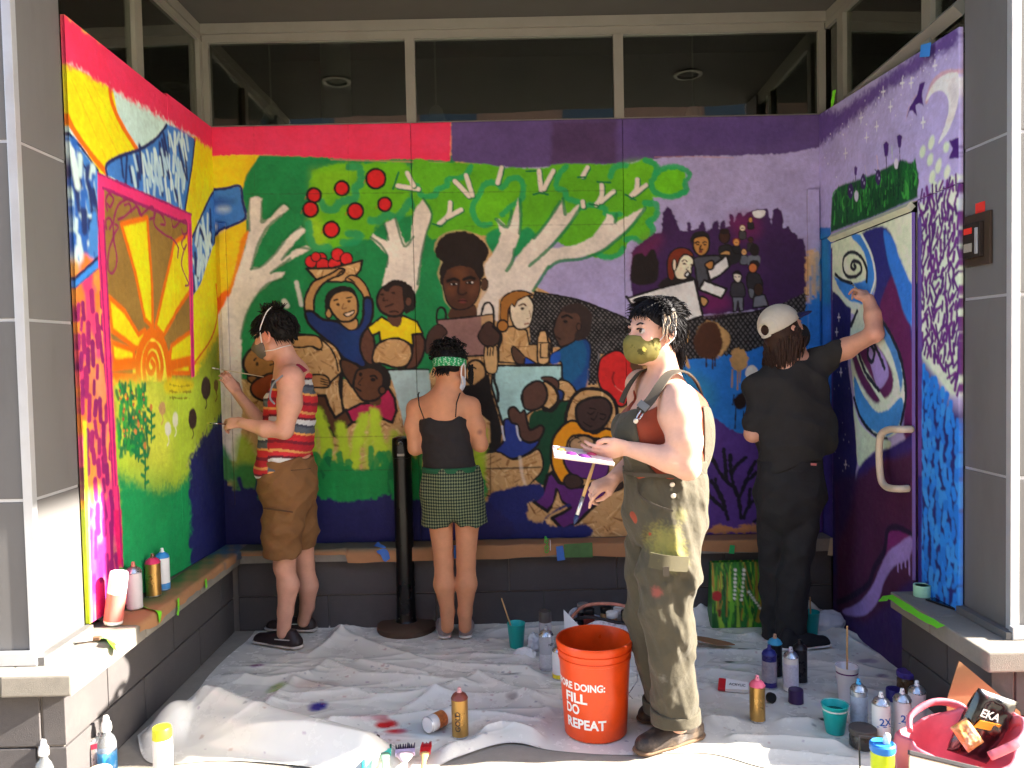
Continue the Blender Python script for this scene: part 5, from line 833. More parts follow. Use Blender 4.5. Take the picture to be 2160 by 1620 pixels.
    q = floor_pts([(960, 1598), (1100, 1568)]); d = seg_d(X, Y, q[0], q[1])[0]; Z += 0.05 * np.exp(-(d / 0.06) ** 2)
    # keep it flat under feet, bucket and cans; edges come down to the floor
    for x, y, r in FLAT:
        k = np.clip((np.hypot(X - x, Y - y) - r) / 0.07, 0, 1); k = k * k * (3 - 2 * k); Z = 0.004 + (Z - 0.004) * k
    e = np.minimum(np.minimum(np.linspace(0, 1, nu), np.linspace(1, 0, nu))[None] * 14, np.minimum(np.linspace(0, 1, nv) * 9, np.linspace(1, 0, nv) * 14)[:, None]); Z = 0.003 + np.clip(Z - 0.003, 0, None) * np.clip(e, 0.12, 1)
    # sheet bunched up against the block wall
    up = np.exp(-((X + 1.28) / 0.2) ** 2) * 0.26 + np.exp(-((X - 1.62) / 0.13) ** 2) * 0.12 + 0.02 + 0.03 * np.abs(np.sin(X * 7)) + np.exp(-((X - 1.05) / 0.14) ** 2) * 0.1; vv = np.linspace(0, 1, nv)[:, None]
    Z += up * np.clip(1 - vv / 0.09, 0, 1) ** 1.3 * (1 + 0.5 * vnoise(nv, nu, 12, 8, 3)); Y2 = Y + (up > 0.1) * 0.0
    V = np.stack([X, Y2, Z], -1).reshape(-1, 3); idx = np.arange(nu * nv).reshape(nv, nu); Q = np.stack([idx[:-1, :-1], idx[1:, :-1], idx[1:, 1:], idx[:-1, 1:]], -1).reshape(-1, 4)
    me = np_mesh('sheet', V, Q); col = np.empty((nu * nv, 3)); col[:] = s2l((228, 223, 211)); xf, yf = X.ravel(), Y.ravel(); nz = vnoise(nv, nu, 6, 12, 3).ravel()
    col *= (1 + 0.06 * vnoise(nv, nu, 30, 13, 3).ravel())[:, None]
    for px, py, rx, ry, cc, a in ((670, 1482, .045, .05, (34, 40, 140), 1), (815, 1522, .05, .04, (200, 30, 40), 1), (835, 1535, .05, .03, (206, 24, 40), 1), (800, 1512, .04, .03, (180, 30, 60), .7), (455, 1466, .06, .05, (160, 40, 140), .9), (585, 1448, .05, .06, (140, 170, 60), .8), (660, 1440, .12, .05, (190, 160, 140), .5), (900, 1530, .12, .08, (150, 180, 200), .4), (1080, 1468, .03, .03, (110, 100, 100), .7), (540, 1400, .04, .02, (130, 60, 120), .8), (1540, 1390, .03, .015, (30, 30, 40), .9), (1560, 1365, .05, .012, (40, 40, 50), .8), (1735, 1515, .015, .015, (20, 22, 26), 1), (1830, 1390, .05, .03, (110, 70, 130), .5), (1860, 1420, .03, .02, (90, 50, 110), .6), (1770, 1480, .1, .06, (160, 150, 190), .4), (1085, 1355, .02, .01, (30, 30, 40), .9), (1120, 1300, .02, .01, (30, 30, 40), .9), (1075, 1420, .06, .01, (60, 60, 66), .6), (820, 1550, .1, .06, (214, 190, 190), .6), (770, 1510, .08, .05, (220, 180, 180), .5), (1100, 1290, .04, .02, (40, 40, 50), .7)):
        c = atZ(px, py, 0.02); d = ((xf - c[0]) / rx) ** 2 + ((yf - c[1]) / ry) ** 2 + nz * 0.5; m = np.clip(1.3 - d, 0, 1) * a; col += (s2l(cc) - col) * m[:, None]
    for i in range(420):
        c = np.array([rg.uniform(-1.4, 1.75), rg.uniform(-1.6, -0.2)]); r = rg.uniform(0.002, 0.009); d = ((xf - c[0]) ** 2 + (yf - c[1]) ** 2) / r ** 2; k = d < 1
        if k.any(): col[k] = s2l([(40, 40, 50), (120, 60, 120), (160, 110, 60), (60, 70, 110), (150, 40, 50)][rg.randint(5)]) * 0.45 + col[k] * 0.55
    vcol(me, col); return me
FLAT = []
def fl(x, y, r=0.1): p = atZ(x, y, 0.0); FLAT.append((p[0], p[1], r)); return p
for x, y, r in ((600, 1352, .2), (625, 1335, .18), (940, 1345, .1), (982, 1343, .1), (1264, 1540, .19), (1420, 1570, .2), (1400, 1530, .15), (1690, 1362, .2), (850, 1326, .2)): fl(x, y, r)
# ---------------------------------------------------------------- prop materials
M_STEEL = PM('bright_tin', (190, 192, 196), 0.28, 0.06, 20, 0.02, 200, metal=0.9)
M_WOOD = PM('brush_wood', (196, 156, 104), 0.55, 0.15, 30, 0.05, stretch=(1, 1, 0.1))
M_BLACKP = PM('black_plastic', (22, 22, 24), 0.35, 0.1, 20, 0.03)
M_WHITE = PM('white_plastic', (232, 230, 226), 0.35, 0.04, 20, 0.02)
M_CARD = PM('brown_cardboard', (150, 110, 74), 0.85, 0.1, 24, 0.1, 90, dirt=((110, 80, 56), 0.3))
def col_mat(c, rough=0.35, metal=0.0, var=0.06): return PM('paint_%d_%d_%d_%d_%d' % (*c, int(rough * 100), int(metal * 10)), c, rough, var, 30, 0.03, 150, metal=metal)
def text_mesh(txt, size, bold=0.0):
    cu = bpy.data.curves.new('lettering', 'FONT'); cu.body = txt; cu.size = size; cu.offset = bold; cu.resolution_u = 3; o = bpy.data.objects.new('lettering', cu); COL.objects.link(o)
    dg = bpy.context.evaluated_depsgraph_get(); me = bpy.data.meshes.new_from_object(o.evaluated_get(dg)); bpy.data.objects.remove(o); bpy.data.curves.remove(cu)
    bm = bmesh.new(); bm.from_mesh(me); bmesh.ops.triangulate(bm, faces=bm.faces[:])
    bmesh.ops.subdivide_edges(bm, edges=[e for e in bm.edges if e.calc_length() > size * 0.35], cuts=2, use_grid_fill=False); bmesh.ops.triangulate(bm, faces=bm.faces[:]); bm.to_mesh(me); bm.free(); return me
def wrap(me, R_, a0, z0, vertical=False, slope=0.0, off=0.0008):
    """bend flat lettering round a cylinder about the z axis, starting at angle a0 (viewer side = -y)"""
    for v in me.vertices:
        x, y = (v.co.x, v.co.y) if not vertical else (-v.co.y, v.co.x); z = z0 + y; r = R_ + slope * (z - z0) + off; a = a0 + x / R_; v.co = (r * math.sin(a), -r * math.cos(a), z)
    return me
CANS = 'spray cans'
def can(p, label, body, top, h=0.19, r=0.033, cap=False, band=None, tilt=None, group=CANS, bandz=(0.25, 0.6), txt=None, nozzle=None, rz=0.0):
    o = thing('spray_can', label, 'spray can', (p[0], p[1], p[2] if len(p) > 2 else 0.006), rz, group); k = h / 0.19
    MB().lathe([(r * 0.9, 0), (r, 0.004), (r * 1.02, 0.007), (r, 0.011), (r, 0.145 * k), (r * 0.99, 0.149 * k)], 24).build('can_body', body, o, True, sharp=35)
    MB().lathe([(r * 1.0, 0.0015), (r * 1.035, 0.004), (r * 1.0, 0.0085)], 24, cap0=False, cap1=False).build('bottom_rim', M_STEEL, o, True)
    if band: MB().lathe([(r + 0.0006, 0.145 * k * bandz[0]), (r + 0.0008, 0.145 * k * bandz[1])], 24, cap0=False, cap1=False).build('label_band', band, o, True)
    if cap:
        MB().lathe([(r * 0.98, 0.146 * k), (r * 1.0, 0.15 * k), (r * 0.97, 0.188 * k), (r * 0.9, 0.192 * k)], 24).build('cap', top, o, True, sharp=40)
    else:
        MB().lathe([(r * 1.0, 0.1475 * k), (r * 1.04, 0.151 * k), (r * 0.98, 0.154 * k), (r * 0.82, 0.164 * k), (r * 0.5, 0.171 * k), (r * 0.42, 0.173 * k)], 24).build('dome', top if nozzle else M_STEEL, o, True, sharp=50)
        nz = MB().lathe([(0.0105, 0.172 * k), (0.0105, 0.176 * k), (0.0085, 0.178 * k), (0.0075, 0.19 * k), (0.006, 0.192 * k)], 14).build('nozzle', nozzle or top, o, True, sharp=50)
        d = MB().tube([(0, 0, 0), (0, -0.003, 0)], 0.0018, 6).build('nozzle_hole', M_BLACKP, nz); d.location = (0, -0.0078, 0.185 * k)
    if txt:
        t, size, a0, z0, mat, vert = txt; me = wrap(text_mesh(t, size, size * 0.02), r, a0, z0, vert); link('lettering', me, mat, o)
    if tilt: o.rotation_euler = tilt
    return o
def cup(p, label, outer, inner_paint, h=0.11, r0=0.032, r1=0.045, stick=None, name='paint_cup', lip=None):
    o = thing(name, label, 'paint cup', (p[0], p[1], 0.006), 0, 'paint cups'); mo = outer
    MB().lathe([(r0 * 0.92, 0), (r0, 0.002), (r1, h), (r1 + 0.002, h + 0.002), (r1 + 0.001, h + 0.004), (r1 - 0.002, h), (r0, 0.012)], 28, cap1=False).build('cup_wall', mo, o, True, sharp=60)
    rp = r0 + (r1 - r0) * 0.78 - 0.001; MB().lathe([(rp * 0.99, h * 0.76), (rp * 0.5, h * 0.78), (0.004, h * 0.77)], 28).build('paint_fill', inner_paint, o, True)
    if lip: MB().lathe([(r1 - 0.0022, h * 0.83), (r1 - 0.001, h + 0.003)], 28, cap0=False, cap1=False).build('paint_smear', lip, o, True)
    if stick: MB().tube([(0.0, 0.0, 0.02), stick], 0.004, 6).build('stir_stick', M_WOOD, o)
    return o
P0 = lambda x, y, dr=0.0: tuple(atZ(x, y, 0.0)[:2] + np.array([0, dr]))
# bucket
bp = atZ(1264, 1574, 0); bx_, by_ = bp[0], bp[1] + 0.13; fl(1264, 1560, 0.2)
bk = thing('plastic_bucket', 'bright orange plastic bucket with white lettering beside the person in overalls', 'bucket', (bx_, by_, 0.006))
M_BKT = PM('orange_plastic', (236, 76, 16), 0.34, 0.06, 8, 0.04, 120, dirt=((170, 60, 24), 0.45, 0.5), dscale=11, spec=0.5)
MB().lathe([(0.122, 0), (0.128, 0.003), (0.146, 0.31), (0.150, 0.312), (0.1505, 0.322), (0.147, 0.325), (0.148, 0.338), (0.1535, 0.34), (0.154, 0.35), (0.150, 0.353), (0.151, 0.364), (0.157, 0.366), (0.158, 0.382), (0.155, 0.387), (0.149, 0.386), (0.146, 0.37), (0.140, 0.3), (0.122, 0.008), (0.0, 0.006)], 56, cap1=False).build('bucket_wall', M_BKT, bk, True, sharp=40)
M_LET = PM('white_print', (244, 240, 234), 0.5, 0.03)
for t, sz, wd, z in (('BEFORE DOING:', 0.041, 0.26, 0.216), ('FILL', 0.055, 0.104, 0.163), ('DO', 0.055, 0.068, 0.116), ('REPEAT', 0.055, 0.172, 0.058)):
    Rz = 0.128 + (z + 0.012) / 0.31 * 0.018; me = text_mesh(t, sz, sz * 0.035); k = wd / max(v.co.x for v in me.vertices)
    for v in me.vertices: v.co.x *= k
    link('lettering', wrap(me, Rz, (0.186 - wd / Rz) if t[0] == 'B' else -1.08, z, slope=0.058, off=0.0012), M_LET, bk)
MB().tube([(0.153, 0.02, 0.335), (0.17, -0.02, 0.3), (0.165, -0.07, 0.23), (0.12, -0.125, 0.2), (0.14, -0.10, 0.17)], 0.0016, 6).build('wire_handle', M_STEEL, bk); MB().lathe([(0.008, 0), (0.008, 0.01)], 12, M=Matrix.Translation((0.146, 0.02, 0.335)) @ Matrix.Rotation(1.57, 4, 'Y')).build('handle_lug', M_BKT, bk)
# stanchion
sp = atZ(850, 1350, 0); sy = sp[1] + 0.165; ztop = atY(844, 922, sy)[2]
sb = thing('stanchion_post', 'glossy black barrier post on a brown round base beside the person in patterned shorts', 'post', (sp[0], sy, 0.004))
MB().lathe([(0.165, 0), (0.168, 0.01), (0.166, 0.03), (0.15, 0.042), (0.06, 0.05)], 48).build('base_disc', PM('rubber_base', (78, 58, 44), 0.75, 0.15, 12, 0.1, dirt=((50, 38, 30), 0.5)), sb, True, sharp=40)
M_BLKG = PM('gloss_black_metal', (14, 13, 13), 0.3, 0.1, 6, 0.01, 100, spec=0.35)
MB().lathe([(0.062, 0.05), (0.054, 0.06), (0.0525, 0.12), (0.0525, ztop - 0.12)], 32).build('post_tube', M_BLKG, sb, True, sharp=40)
hd = MB().lathe([(0.054, ztop - 0.119), (0.056, ztop - 0.11), (0.056, ztop - 0.02), (0.052, ztop - 0.008), (0.03, ztop)], 32).build('belt_head', M_BLKG, sb, True, sharp=40)
MB().box(-0.018, 0.018, -0.0575, -0.045, ztop - 0.1, ztop - 0.03, 0.003).build('belt_slot', M_BLACKP, hd); MB().box(-0.02, 0.02, -0.061, -0.05, ztop - 0.105, ztop - 0.092, 0.002).build('belt_clip', PM('grey_clip', (150, 146, 140), 0.4, 0.05), hd); MB().tube([(-0.012, -0.056, ztop - 0.045), (-0.01, -0.057, ztop - 0.03), (0, -0.057, ztop - 0.024), (0.01, -0.057, ztop - 0.03), (0.012, -0.056, ztop - 0.045)], 0.003, 6).build('belt_loop', M_STEEL, hd)
for a in (-0.8, 0.8): MB().lathe([(0.006, 0), (0.005, 0.004)], 10, M=Matrix.Translation((0.05 * math.sin(a), -0.05 * math.cos(a), 0.075)) @ Matrix.Rotation(a, 4, 'Z') @ Matrix.Rotation(1.57, 4, 'X')).build('bolt', M_STEEL, sb)
# orange cap by the stanchion
o = thing('orange_lid', 'small orange plastic lid on the drop cloth beside the black post', 'lid', (*P0(799, 1320, .03), 0.006)); MB().lathe([(0.034, 0), (0.034, 0.05), (0.030, 0.052), (0.030, 0.01)], 24, cap1=False).build('lid_wall', col_mat((226, 96, 28)), o, True, sharp=40)
# cups
TEALC = PM('teal_cup', (20, 176, 172), 0.35, 0.05, 9, 0.02, 100); BLKPT = PM('wet_black_paint', (24, 24, 30), 0.15, 0.1); PURPT = PM('wet_purple_paint', (88, 26, 92), 0.2, 0.15, 40); GRNPT = PM('wet_green_paint', (16, 72, 52), 0.2, 0.3, 60)
cup(P0(1090, 1374, .05), 'teal cup of black paint with a leaning stir stick, behind the grey spray cans', TEALC, BLKPT, 0.125, 0.036, 0.048, stick=(-0.075, 0.01, 0.26))
cup(P0(1797, 1492, .05), 'tall white cup of purple paint with an upright stir stick', PM('white_cup', (226, 222, 226), 0.4, 0.04, 9, 0.02, dirt=((190, 130, 190), 0.25, 0.62), dscale=14), PURPT, 0.155, 0.034, 0.049, stick=(0.002, 0.0, 0.335), lip=PURPT)
cup(P0(1718, 1346, .05), 'teal cup with a stick behind the foot of the person in black', TEALC, BLKPT, 0.12, 0.034, 0.046, stick=(0.0, 0.01, 0.2))
cup(P0(1772, 1560, .05), 'teal cup smeared inside with white and dark green paint at the front right', TEALC, GRNPT, 0.115, 0.036, 0.052, lip=PM('smeared_white_green', (214, 220, 214), 0.3, 0.1, 20, 0.05, dirt=((20, 70, 50), 1.0, 0.5), dscale=45))
# cans
GOLD = PM('gold_lacquer_can', (176, 138, 78), 0.32, 0.08, 14, 0.02, metal=0.75); WCAN = PM('white_label_can', (226, 224, 222), 0.35, 0.04, 20, 0.02, dirt=((150, 150, 156), 0.25)); GCAN = PM('grey_label_can', (160, 160, 166), 0.35, 0.08, 26, 0.02); DCAN = PM('black_label_can', (30, 28, 34), 0.3, 0.1, 26, 0.02); NCAN = PM('navy_label_can', (44, 40, 110), 0.3, 0.1, 20, 0.02); SILV = PM('silver_label_can', (196, 200, 210), 0.25, 0.06, 20, 0.02, metal=0.5)
INK = PM('dark_print', (50, 44, 44), 0.5, 0.05); INKB = PM('blue_print', (36, 96, 176), 0.5, 0.05); INKR = PM('red_print', (190, 30, 40), 0.5, 0.05)
can(P0(1152, 1392, .03), 'grey spray can with dark grey cap, behind another grey can', GCAN, PM('dark_grey_cap', (70, 66, 66), 0.45), h=0.235, cap=True)
can(P0(1154, 1419, .033), 'tall grey spray can in front of the dark-capped can left of the bucket', GCAN, col_mat((150, 150, 154)), h=0.215, r=0.036, cap=False, band=PM('pale_grey_print', (186, 186, 190), 0.4, 0.2, 120), bandz=(.1, .5), txt=('NEW', 0.018, 0.25, 0.125, INK, False))
can(P0(1232, 1352, .03), 'black spray can with a grey cap left of the supply tote', DCAN, col_mat((120, 116, 112)), h=0.19, cap=True); can(P0(1352, 1362, .03), 'dark blue spray can right of the supply tote behind the overalls', NCAN, col_mat((30, 30, 60)), h=0.19, cap=True)
can(P0(1181, 1438, .03), 'white spray can with a yellow foot half hidden behind the bucket', WCAN, M_WHITE, h=0.17, band=col_mat((226, 200, 40)), bandz=(.03, .2))
can(P0(970, 1563, .033), 'gold spray can with brown top standing at the front of the drop cloth', GOLD, col_mat((120, 60, 48)), h=0.2, r=0.034, nozzle=col_mat((206, 150, 150)), txt=('GOLD', 0.03, 0.1, 0.03, INK, True))
cl = can((*P0(900, 1560, .03), 0.045), 'white spray can with orange print lying on its side', WCAN, col_mat((214, 206, 200)), h=0.19, band=PM('orange_figure_print', (206, 120, 60), 0.4, 0.5, 60, dirt=((90, 50, 40), 0.8, 0.5), dscale=40), bandz=(.3, .62)); cl.rotation_euler = (math.radians(-92), math.radians(14), math.radians(-40))
can(P0(1628, 1458, .033), 'navy spray can with dark blue top in the group near the black shoe', NCAN, col_mat((40, 44, 120)), h=0.195, band=PM('grey_navy_print', (150, 146, 160), 0.35, 0.3, 30, dirt=((60, 50, 120), 0.9, 0.5), dscale=20), bandz=(.2, .85), nozzle=col_mat((46, 50, 130)))
can(P0(1640, 1434, .033), 'black spray can with a light blue top behind the navy can', DCAN, col_mat((60, 160, 200)), h=0.2, nozzle=col_mat((190, 150, 120)))
can(P0(1674, 1466, .033), 'white spray can with silver dome in the group near the black shoe', WCAN, M_STEEL, h=0.2, band=PM('pale_lilac_print', (206, 204, 220), 0.35, 0.2, 90), bandz=(.15, .85), nozzle=col_mat((206, 206, 222)))
can(P0(1693, 1447, .033), 'black spray can with a dark dome behind the white can', DCAN, PM('dark_dome', (50, 46, 46), 0.3, 0.1, metal=0.6), h=0.2, nozzle=M_BLACKP)
can(P0(1603, 1530, .033), 'gold spray can with a fluorescent pink top right of the boots', GOLD, col_mat((244, 110, 140)), h=0.19, r=0.032, nozzle=col_mat((250, 150, 170)))
can(P0(1819, 1548, .033), 'silver spray can with a light blue nozzle at the front right', SILV, M_STEEL, h=0.205, r=0.033, nozzle=col_mat((70, 170, 226)), band=PM('silver_blue_print', (176, 186, 204), 0.3, 0.15, 60), bandz=(.05, .9))
for (x, y), t in (((1867, 1580), 'white spray can with blue 2X print and yellow flowers, foremost at right'), ((1912, 1572), 'white spray can with blue 2X print just behind the foremost one')):
    c_ = can(P0(x, y, .033), t, WCAN, M_STEEL, h=0.205, r=0.034, nozzle=M_WHITE, band=col_mat((214, 200, 40)) if x < 1900 else None, bandz=(.02, .28), txt=('2X', 0.04, -0.62, 0.085, INKB, False), rz=0.0)
    MB().tube([(-0.026, -0.0235, 0.078), (0.0, -0.0352, 0.08), (0.026, -0.0235, 0.079)], 0.0015, 5).build('print_stroke', INKB, c_)
can(P0(1943, 1550, .033), 'white spray can with plain silver top behind the 2X cans', WCAN, M_STEEL, h=0.2, r=0.033, nozzle=M_WHITE)
# jars and caps
def jar(p, label, body, lid, h, r, lidh=0.03, name='paint_jar', cat='jar', z=0.006):
    o = thing(name, label, cat, (p[0], p[1], z)); MB().lathe([(r * 0.9, 0), (r, 0.006), (r, h - 0.012), (r * 0.9, h)], 28).build('jar_body', body, o, True, sharp=40); MB().lathe([(r * 0.98, h + 0.0005), (r * 1.03, h + 0.003), (r * 1.03, h + lidh - 0.003), (r * 0.96, h + lidh)], 28).build('lid', lid, o, True, sharp=40); return o
jar(P0(1922, 1470, .04), 'brown jar with a purple lid behind the 2X cans', PM('amber_jar', (96, 70, 48), 0.3), col_mat((86, 64, 150)), 0.07, 0.042, 0.025)
jar(P0(1832, 1590, .05), 'squat dark jar with a grey-brown lid beside the yellow-footed can', PM('dark_jar', (60, 54, 50), 0.3), PM('dusty_lid', (78, 70, 66), 0.6, 0.2), 0.05, 0.05, 0.025)
def capo(p, label, c, r=0.03, h=0.045): o = thing('loose_spray_cap', label, 'cap', (p[0], p[1], 0.006), 0, 'loose spray can caps'); MB().lathe([(r, 0), (r * 1.01, h * 0.9), (r * 0.95, h)], 24).build('cap_wall', c, o, True, sharp=40); MB().lathe([(r * 1.012, 0.001), (r * 1.02, 0.004), (r * 1.012, 0.007)], 24, cap0=False, cap1=False).build('cap_rim', c, o, True); return o
capo(P0(1684, 1490, .03), 'dark purple spray cap lying upright on the drop cloth', col_mat((56, 36, 84)), 0.032, 0.058); capo(P0(1893, 1485, .03), 'navy spray cap among the cans at right', col_mat((44, 36, 110)), 0.034, 0.05)
o = capo(P0(1627, 1487, .02), 'black spray cap on its side behind the pink-topped can', M_BLACKP, 0.022, 0.02); o.rotation_euler = (1.4, 0, 0.3); o.location.z = 0.026
# acrylic tube
q = atZ(1555, 1462, 0); o = thing('paint_tube', 'white and red acrylic paint tube lying on the drop cloth', 'paint tube', (q[0], q[1], 0.03), math.radians(-24))
MB().add([(-0.05, -0.03, 0.012), (-0.05, 0.03, 0.012), (0.05, -0.02, 0.012), (0.05, 0.02, 0.012), (-0.05, -0.03, -0.006), (-0.05, 0.03, -0.006), (0.05, -0.02, -0.012), (0.05, 0.02, -0.012)], [(0, 2, 3, 1), (4, 5, 7, 6), (0, 4, 6, 2), (1, 3, 7, 5), (2, 6, 7, 3), (0, 1, 5, 4)]).build('tube_body', M_WHITE, o); MB().box(-0.083, -0.0505, -0.031, 0.031, -0.004, 0.009, 0.002).build('red_end', col_mat((196, 30, 40)), o); MB().lathe([(0.014, 0.0), (0.013, 0.02)], 14, M=Matrix.Translation((0.051, 0, 0)) @ Matrix.Rotation(1.57, 4, 'Y')).build('screw_cap', M_WHITE, o, True)
me = text_mesh('ACRYLIC', 0.018, 0.0004)
for v in me.vertices: v.co = (v.co.x - 0.035, v.co.y - 0.006, 0.0128)
link('lettering', me, INK, o); o.rotation_euler = (math.radians(28), 0, math.radians(-20))
# rag by the teal cup
def lump(name, label, cat, p, sx, sy, sz, mat, seed, amp=0.35, z=0.0):
    bm = bmesh.new(); bmesh.ops.create_icosphere(bm, subdivisions=4, radius=1.0); rg = np.random.RandomState(seed); ax = rg.randn(14, 3) * 3.2; ph = rg.rand(14) * 6.28
    for v in bm.verts:
        d = sum(abs(math.sin(float(ax[i] @ np.array(v.co)) + ph[i])) for i in range(14)) / 14 - 0.6; s = 1 + amp * d * 2; v.co = Vector((v.co.x * sx * s, v.co.y * sy * s, max(v.co.z * s + 0.55, 0.0) * sz))
    me = bpy.data.meshes.new(name); bm.to_mesh(me); bm.free(); o = link(name, me, mat, None, True); o.location = (p[0], p[1], z); tag(o, label, cat); return o
M_RAG = PM('paper_towel', (222, 220, 218), 0.8, 0.05, 30, 0.1); M_FILM = PM('thin_clear_film', (210, 214, 220), 0.2, 0.05, 20, 0.05, trans=0.0, spec=0.6)
lump('paper_rag', 'crumpled white paper towel on the drop cloth in front of the teal cup', 'rag', P0(1107, 1388), 0.055, 0.035, 0.035, M_RAG, 3); lump('crumpled_bag', 'crumpled clear plastic bag on the floor between the person in black and the door', 'plastic bag', P0(1745, 1330), 0.1, 0.05, 0.07, M_FILM, 7, 0.5); lump('clear_bag', 'crumpled clear plastic bag beside the grey spray cans', 'plastic bag', P0(1128, 1372), 0.04, 0.05, 0.06, M_FILM, 9, 0.5)
lump('white_paper', 'white paper leaning behind the green painted bag', 'paper', P0(1505, 1305), 0.06, 0.03, 0.11, M_RAG, 11, 0.4)
# kraft flap left of the lily bag
q = atZ(1505, 1350, 0.04); o = thing('cardboard_flap', 'torn strip of brown cardboard lying behind the overalls', 'cardboard', (q[0], q[1], 0.01)); MB().prism([(-0.18, 0.05), (-0.02, 0.02), (0.08, -0.02), (0.1, -0.05), (0.0, -0.08), (-0.12, -0.02)], 0.004, Matrix.Translation((0, 0, 0.03)) @ Matrix.Rotation(0.12, 4, 'Y')).build('card_sheet', M_CARD, o)
# ---------------------------------------------------------------- brushes at the front edge
def brush(label, pf, pb, wid, bristle, ferr, hand, zf=0.02, flat=True, hz=0.012):
    """lying paint brush from the bristle tip pf to the handle end pb (floor pixels)"""
    A = Vector(atZ(*pf, zf)); B = Vector(atZ(*pb, hz)); A.z = zf; B.z = hz; d = B - A; L_ = d.length; o = thing('paint_brush', label, 'paint brush', A, math.atan2(d.y, d.x), 'paint brushes at the front'); o.rotation_euler[1] = -math.asin(d.z / L_)
    w = wid / 2; t = 0.008 if flat else w
    b = MB(); rg = random.Random(hash(label) % 999)
    for i in range(9):
        y = -w + wid * (i + 0.5) / 9; b.tube([(rg.uniform(-0.008, 0.004), y * 1.05 + rg.uniform(-0.003, 0.003), rg.uniform(-0.003, 0.003)), (0.025, y, 0), (0.045, y * 0.95, 0)], [0.002, 0.0042, 0.0045], 6)
    b.build('bristles', bristle, o, True); MB().box(0.042, 0.07, -w * 1.02, w * 1.02, -t, t, 0.002).build('ferrule', ferr, o)
    MB().tube([(0.0695, 0, 0), (0.09, 0, 0), (0.12, 0, 0), (max(L_, 0.16), 0, 0)], [w * 0.95, w * 0.7, 0.009, 0.007], 12, flat=0.4 if flat else 1).build('handle', hand, o, True); return o
brush('brush with turquoise bristles and turquoise handle at the bottom edge', (768, 1560), (766, 1700), 0.022, col_mat((20, 120, 100), 0.5), col_mat((80, 206, 196), 0.4), col_mat((60, 200, 200), 0.4), 0.05, False)
brush('thin brush with dark red tip and white handle at the bottom edge', (797, 1552), (776, 1700), 0.012, col_mat((90, 30, 36), 0.5), M_STEEL, PM('white_wood', (226, 206, 176), 0.5), 0.05, False)
brush('flat brush with dark green bristles at the bottom edge', (812, 1570), (806, 1700), 0.05, col_mat((14, 96, 76), 0.5), col_mat((70, 200, 176), 0.4), col_mat((120, 150, 130), 0.4), 0.045)
brush('wide flat brush with purple bristles at the bottom edge', (855, 1570), (852, 1700), 0.075, col_mat((50, 30, 60), 0.5), PM('pale_purple_ferrule', (190, 170, 200), 0.4, 0.3, 60), col_mat((200, 176, 190), 0.4), 0.045)
brush('red flat brush beside the wide purple one', (900, 1566), (880, 1700), 0.04, col_mat((176, 20, 30), 0.4), col_mat((190, 24, 34), 0.4), M_WOOD, 0.05)
# ---------------------------------------------------------------- bottles at the lower left
M_CLEAR = PM('clear_bottle', (226, 232, 236), 0.08, 0.02, 10, 0, trans=0.85, spec=0.5); M_BLULAB = PM('blue_bottle_label', (60, 150, 214), 0.35, 0.15, 40, dirt=((236, 240, 244), 0.9, 0.5), dscale=25)
def bottle(p, label, r=0.034, h=0.17, lab=M_BLULAB):
    o = thing('spray_bottle', label, 'bottle', (p[0], p[1], 0.002)); MB().lathe([(r * 0.85, 0), (r, 0.006), (r, h * 0.72), (r * 0.8, h * 0.84), (0.016, h * 0.92), (0.014, h)], 28).build('bottle_body', M_CLEAR, o, True, sharp=60)
    MB().lathe([(r + 0.0006, h * 0.12), (r + 0.0006, h * 0.55)], 28, cap0=False, cap1=False).build('label', lab, o, True); MB().lathe([(0.019, h), (0.02, h + 0.012), (0.017, h + 0.03), (0.013, h + 0.034), (0.011, h + 0.05), (0.008, h + 0.056)], 20).build('cap', M_WHITE, o, True, sharp=45); return o
bottle(P0(228, 1634, .0), 'clear bottle with white cap and blue label at the lower left'); bottle(P0(98, 1690, .0), 'clear bottle with white cap cut off at the lower left corner')
o = can(P0(190, 1640, .03), 'pink and blue drink can behind the clear bottle', PM('pale_drink_can', (206, 196, 200), 0.3, 0.1, 30, metal=0.5, dirt=((70, 120, 176), 0.8, 0.5), dscale=26), M_STEEL, h=0.165, r=0.032, group=None); o.name = 'drink_can'; o['category'] = 'drink can'
for ch in list(o.children):
    if ch.name.startswith(('nozzle', 'dome')):
        for g_ in list(ch.children): bpy.data.objects.remove(g_)
        bpy.data.objects.remove(ch)
MB().lathe([(0.032, 0.129), (0.028, 0.138), (0.0285, 0.142), (0.026, 0.141), (0.0255, 0.136), (0.004, 0.136)], 24).build('can_top', M_STEEL, o, True, sharp=40); MB().lathe([(0.0326, 0.1), (0.0326, 0.12)], 24, cap0=False, cap1=False).build('pink_band', col_mat((206, 50, 90)), o, True)
can(P0(338, 1645, .03), 'white spray can with a yellow cap at the lower left', WCAN, col_mat((214, 214, 40)), h=0.18, r=0.036, cap=True)
jar(P0(205, 1668, .02), 'small clear jar with amber liquid at the bottom left edge', PM('amber_glass', (206, 150, 80), 0.1, 0.1, 10, 0, trans=0.5), PM('clear_lid', (226, 200, 160), 0.2), 0.05, 0.042, 0.014)
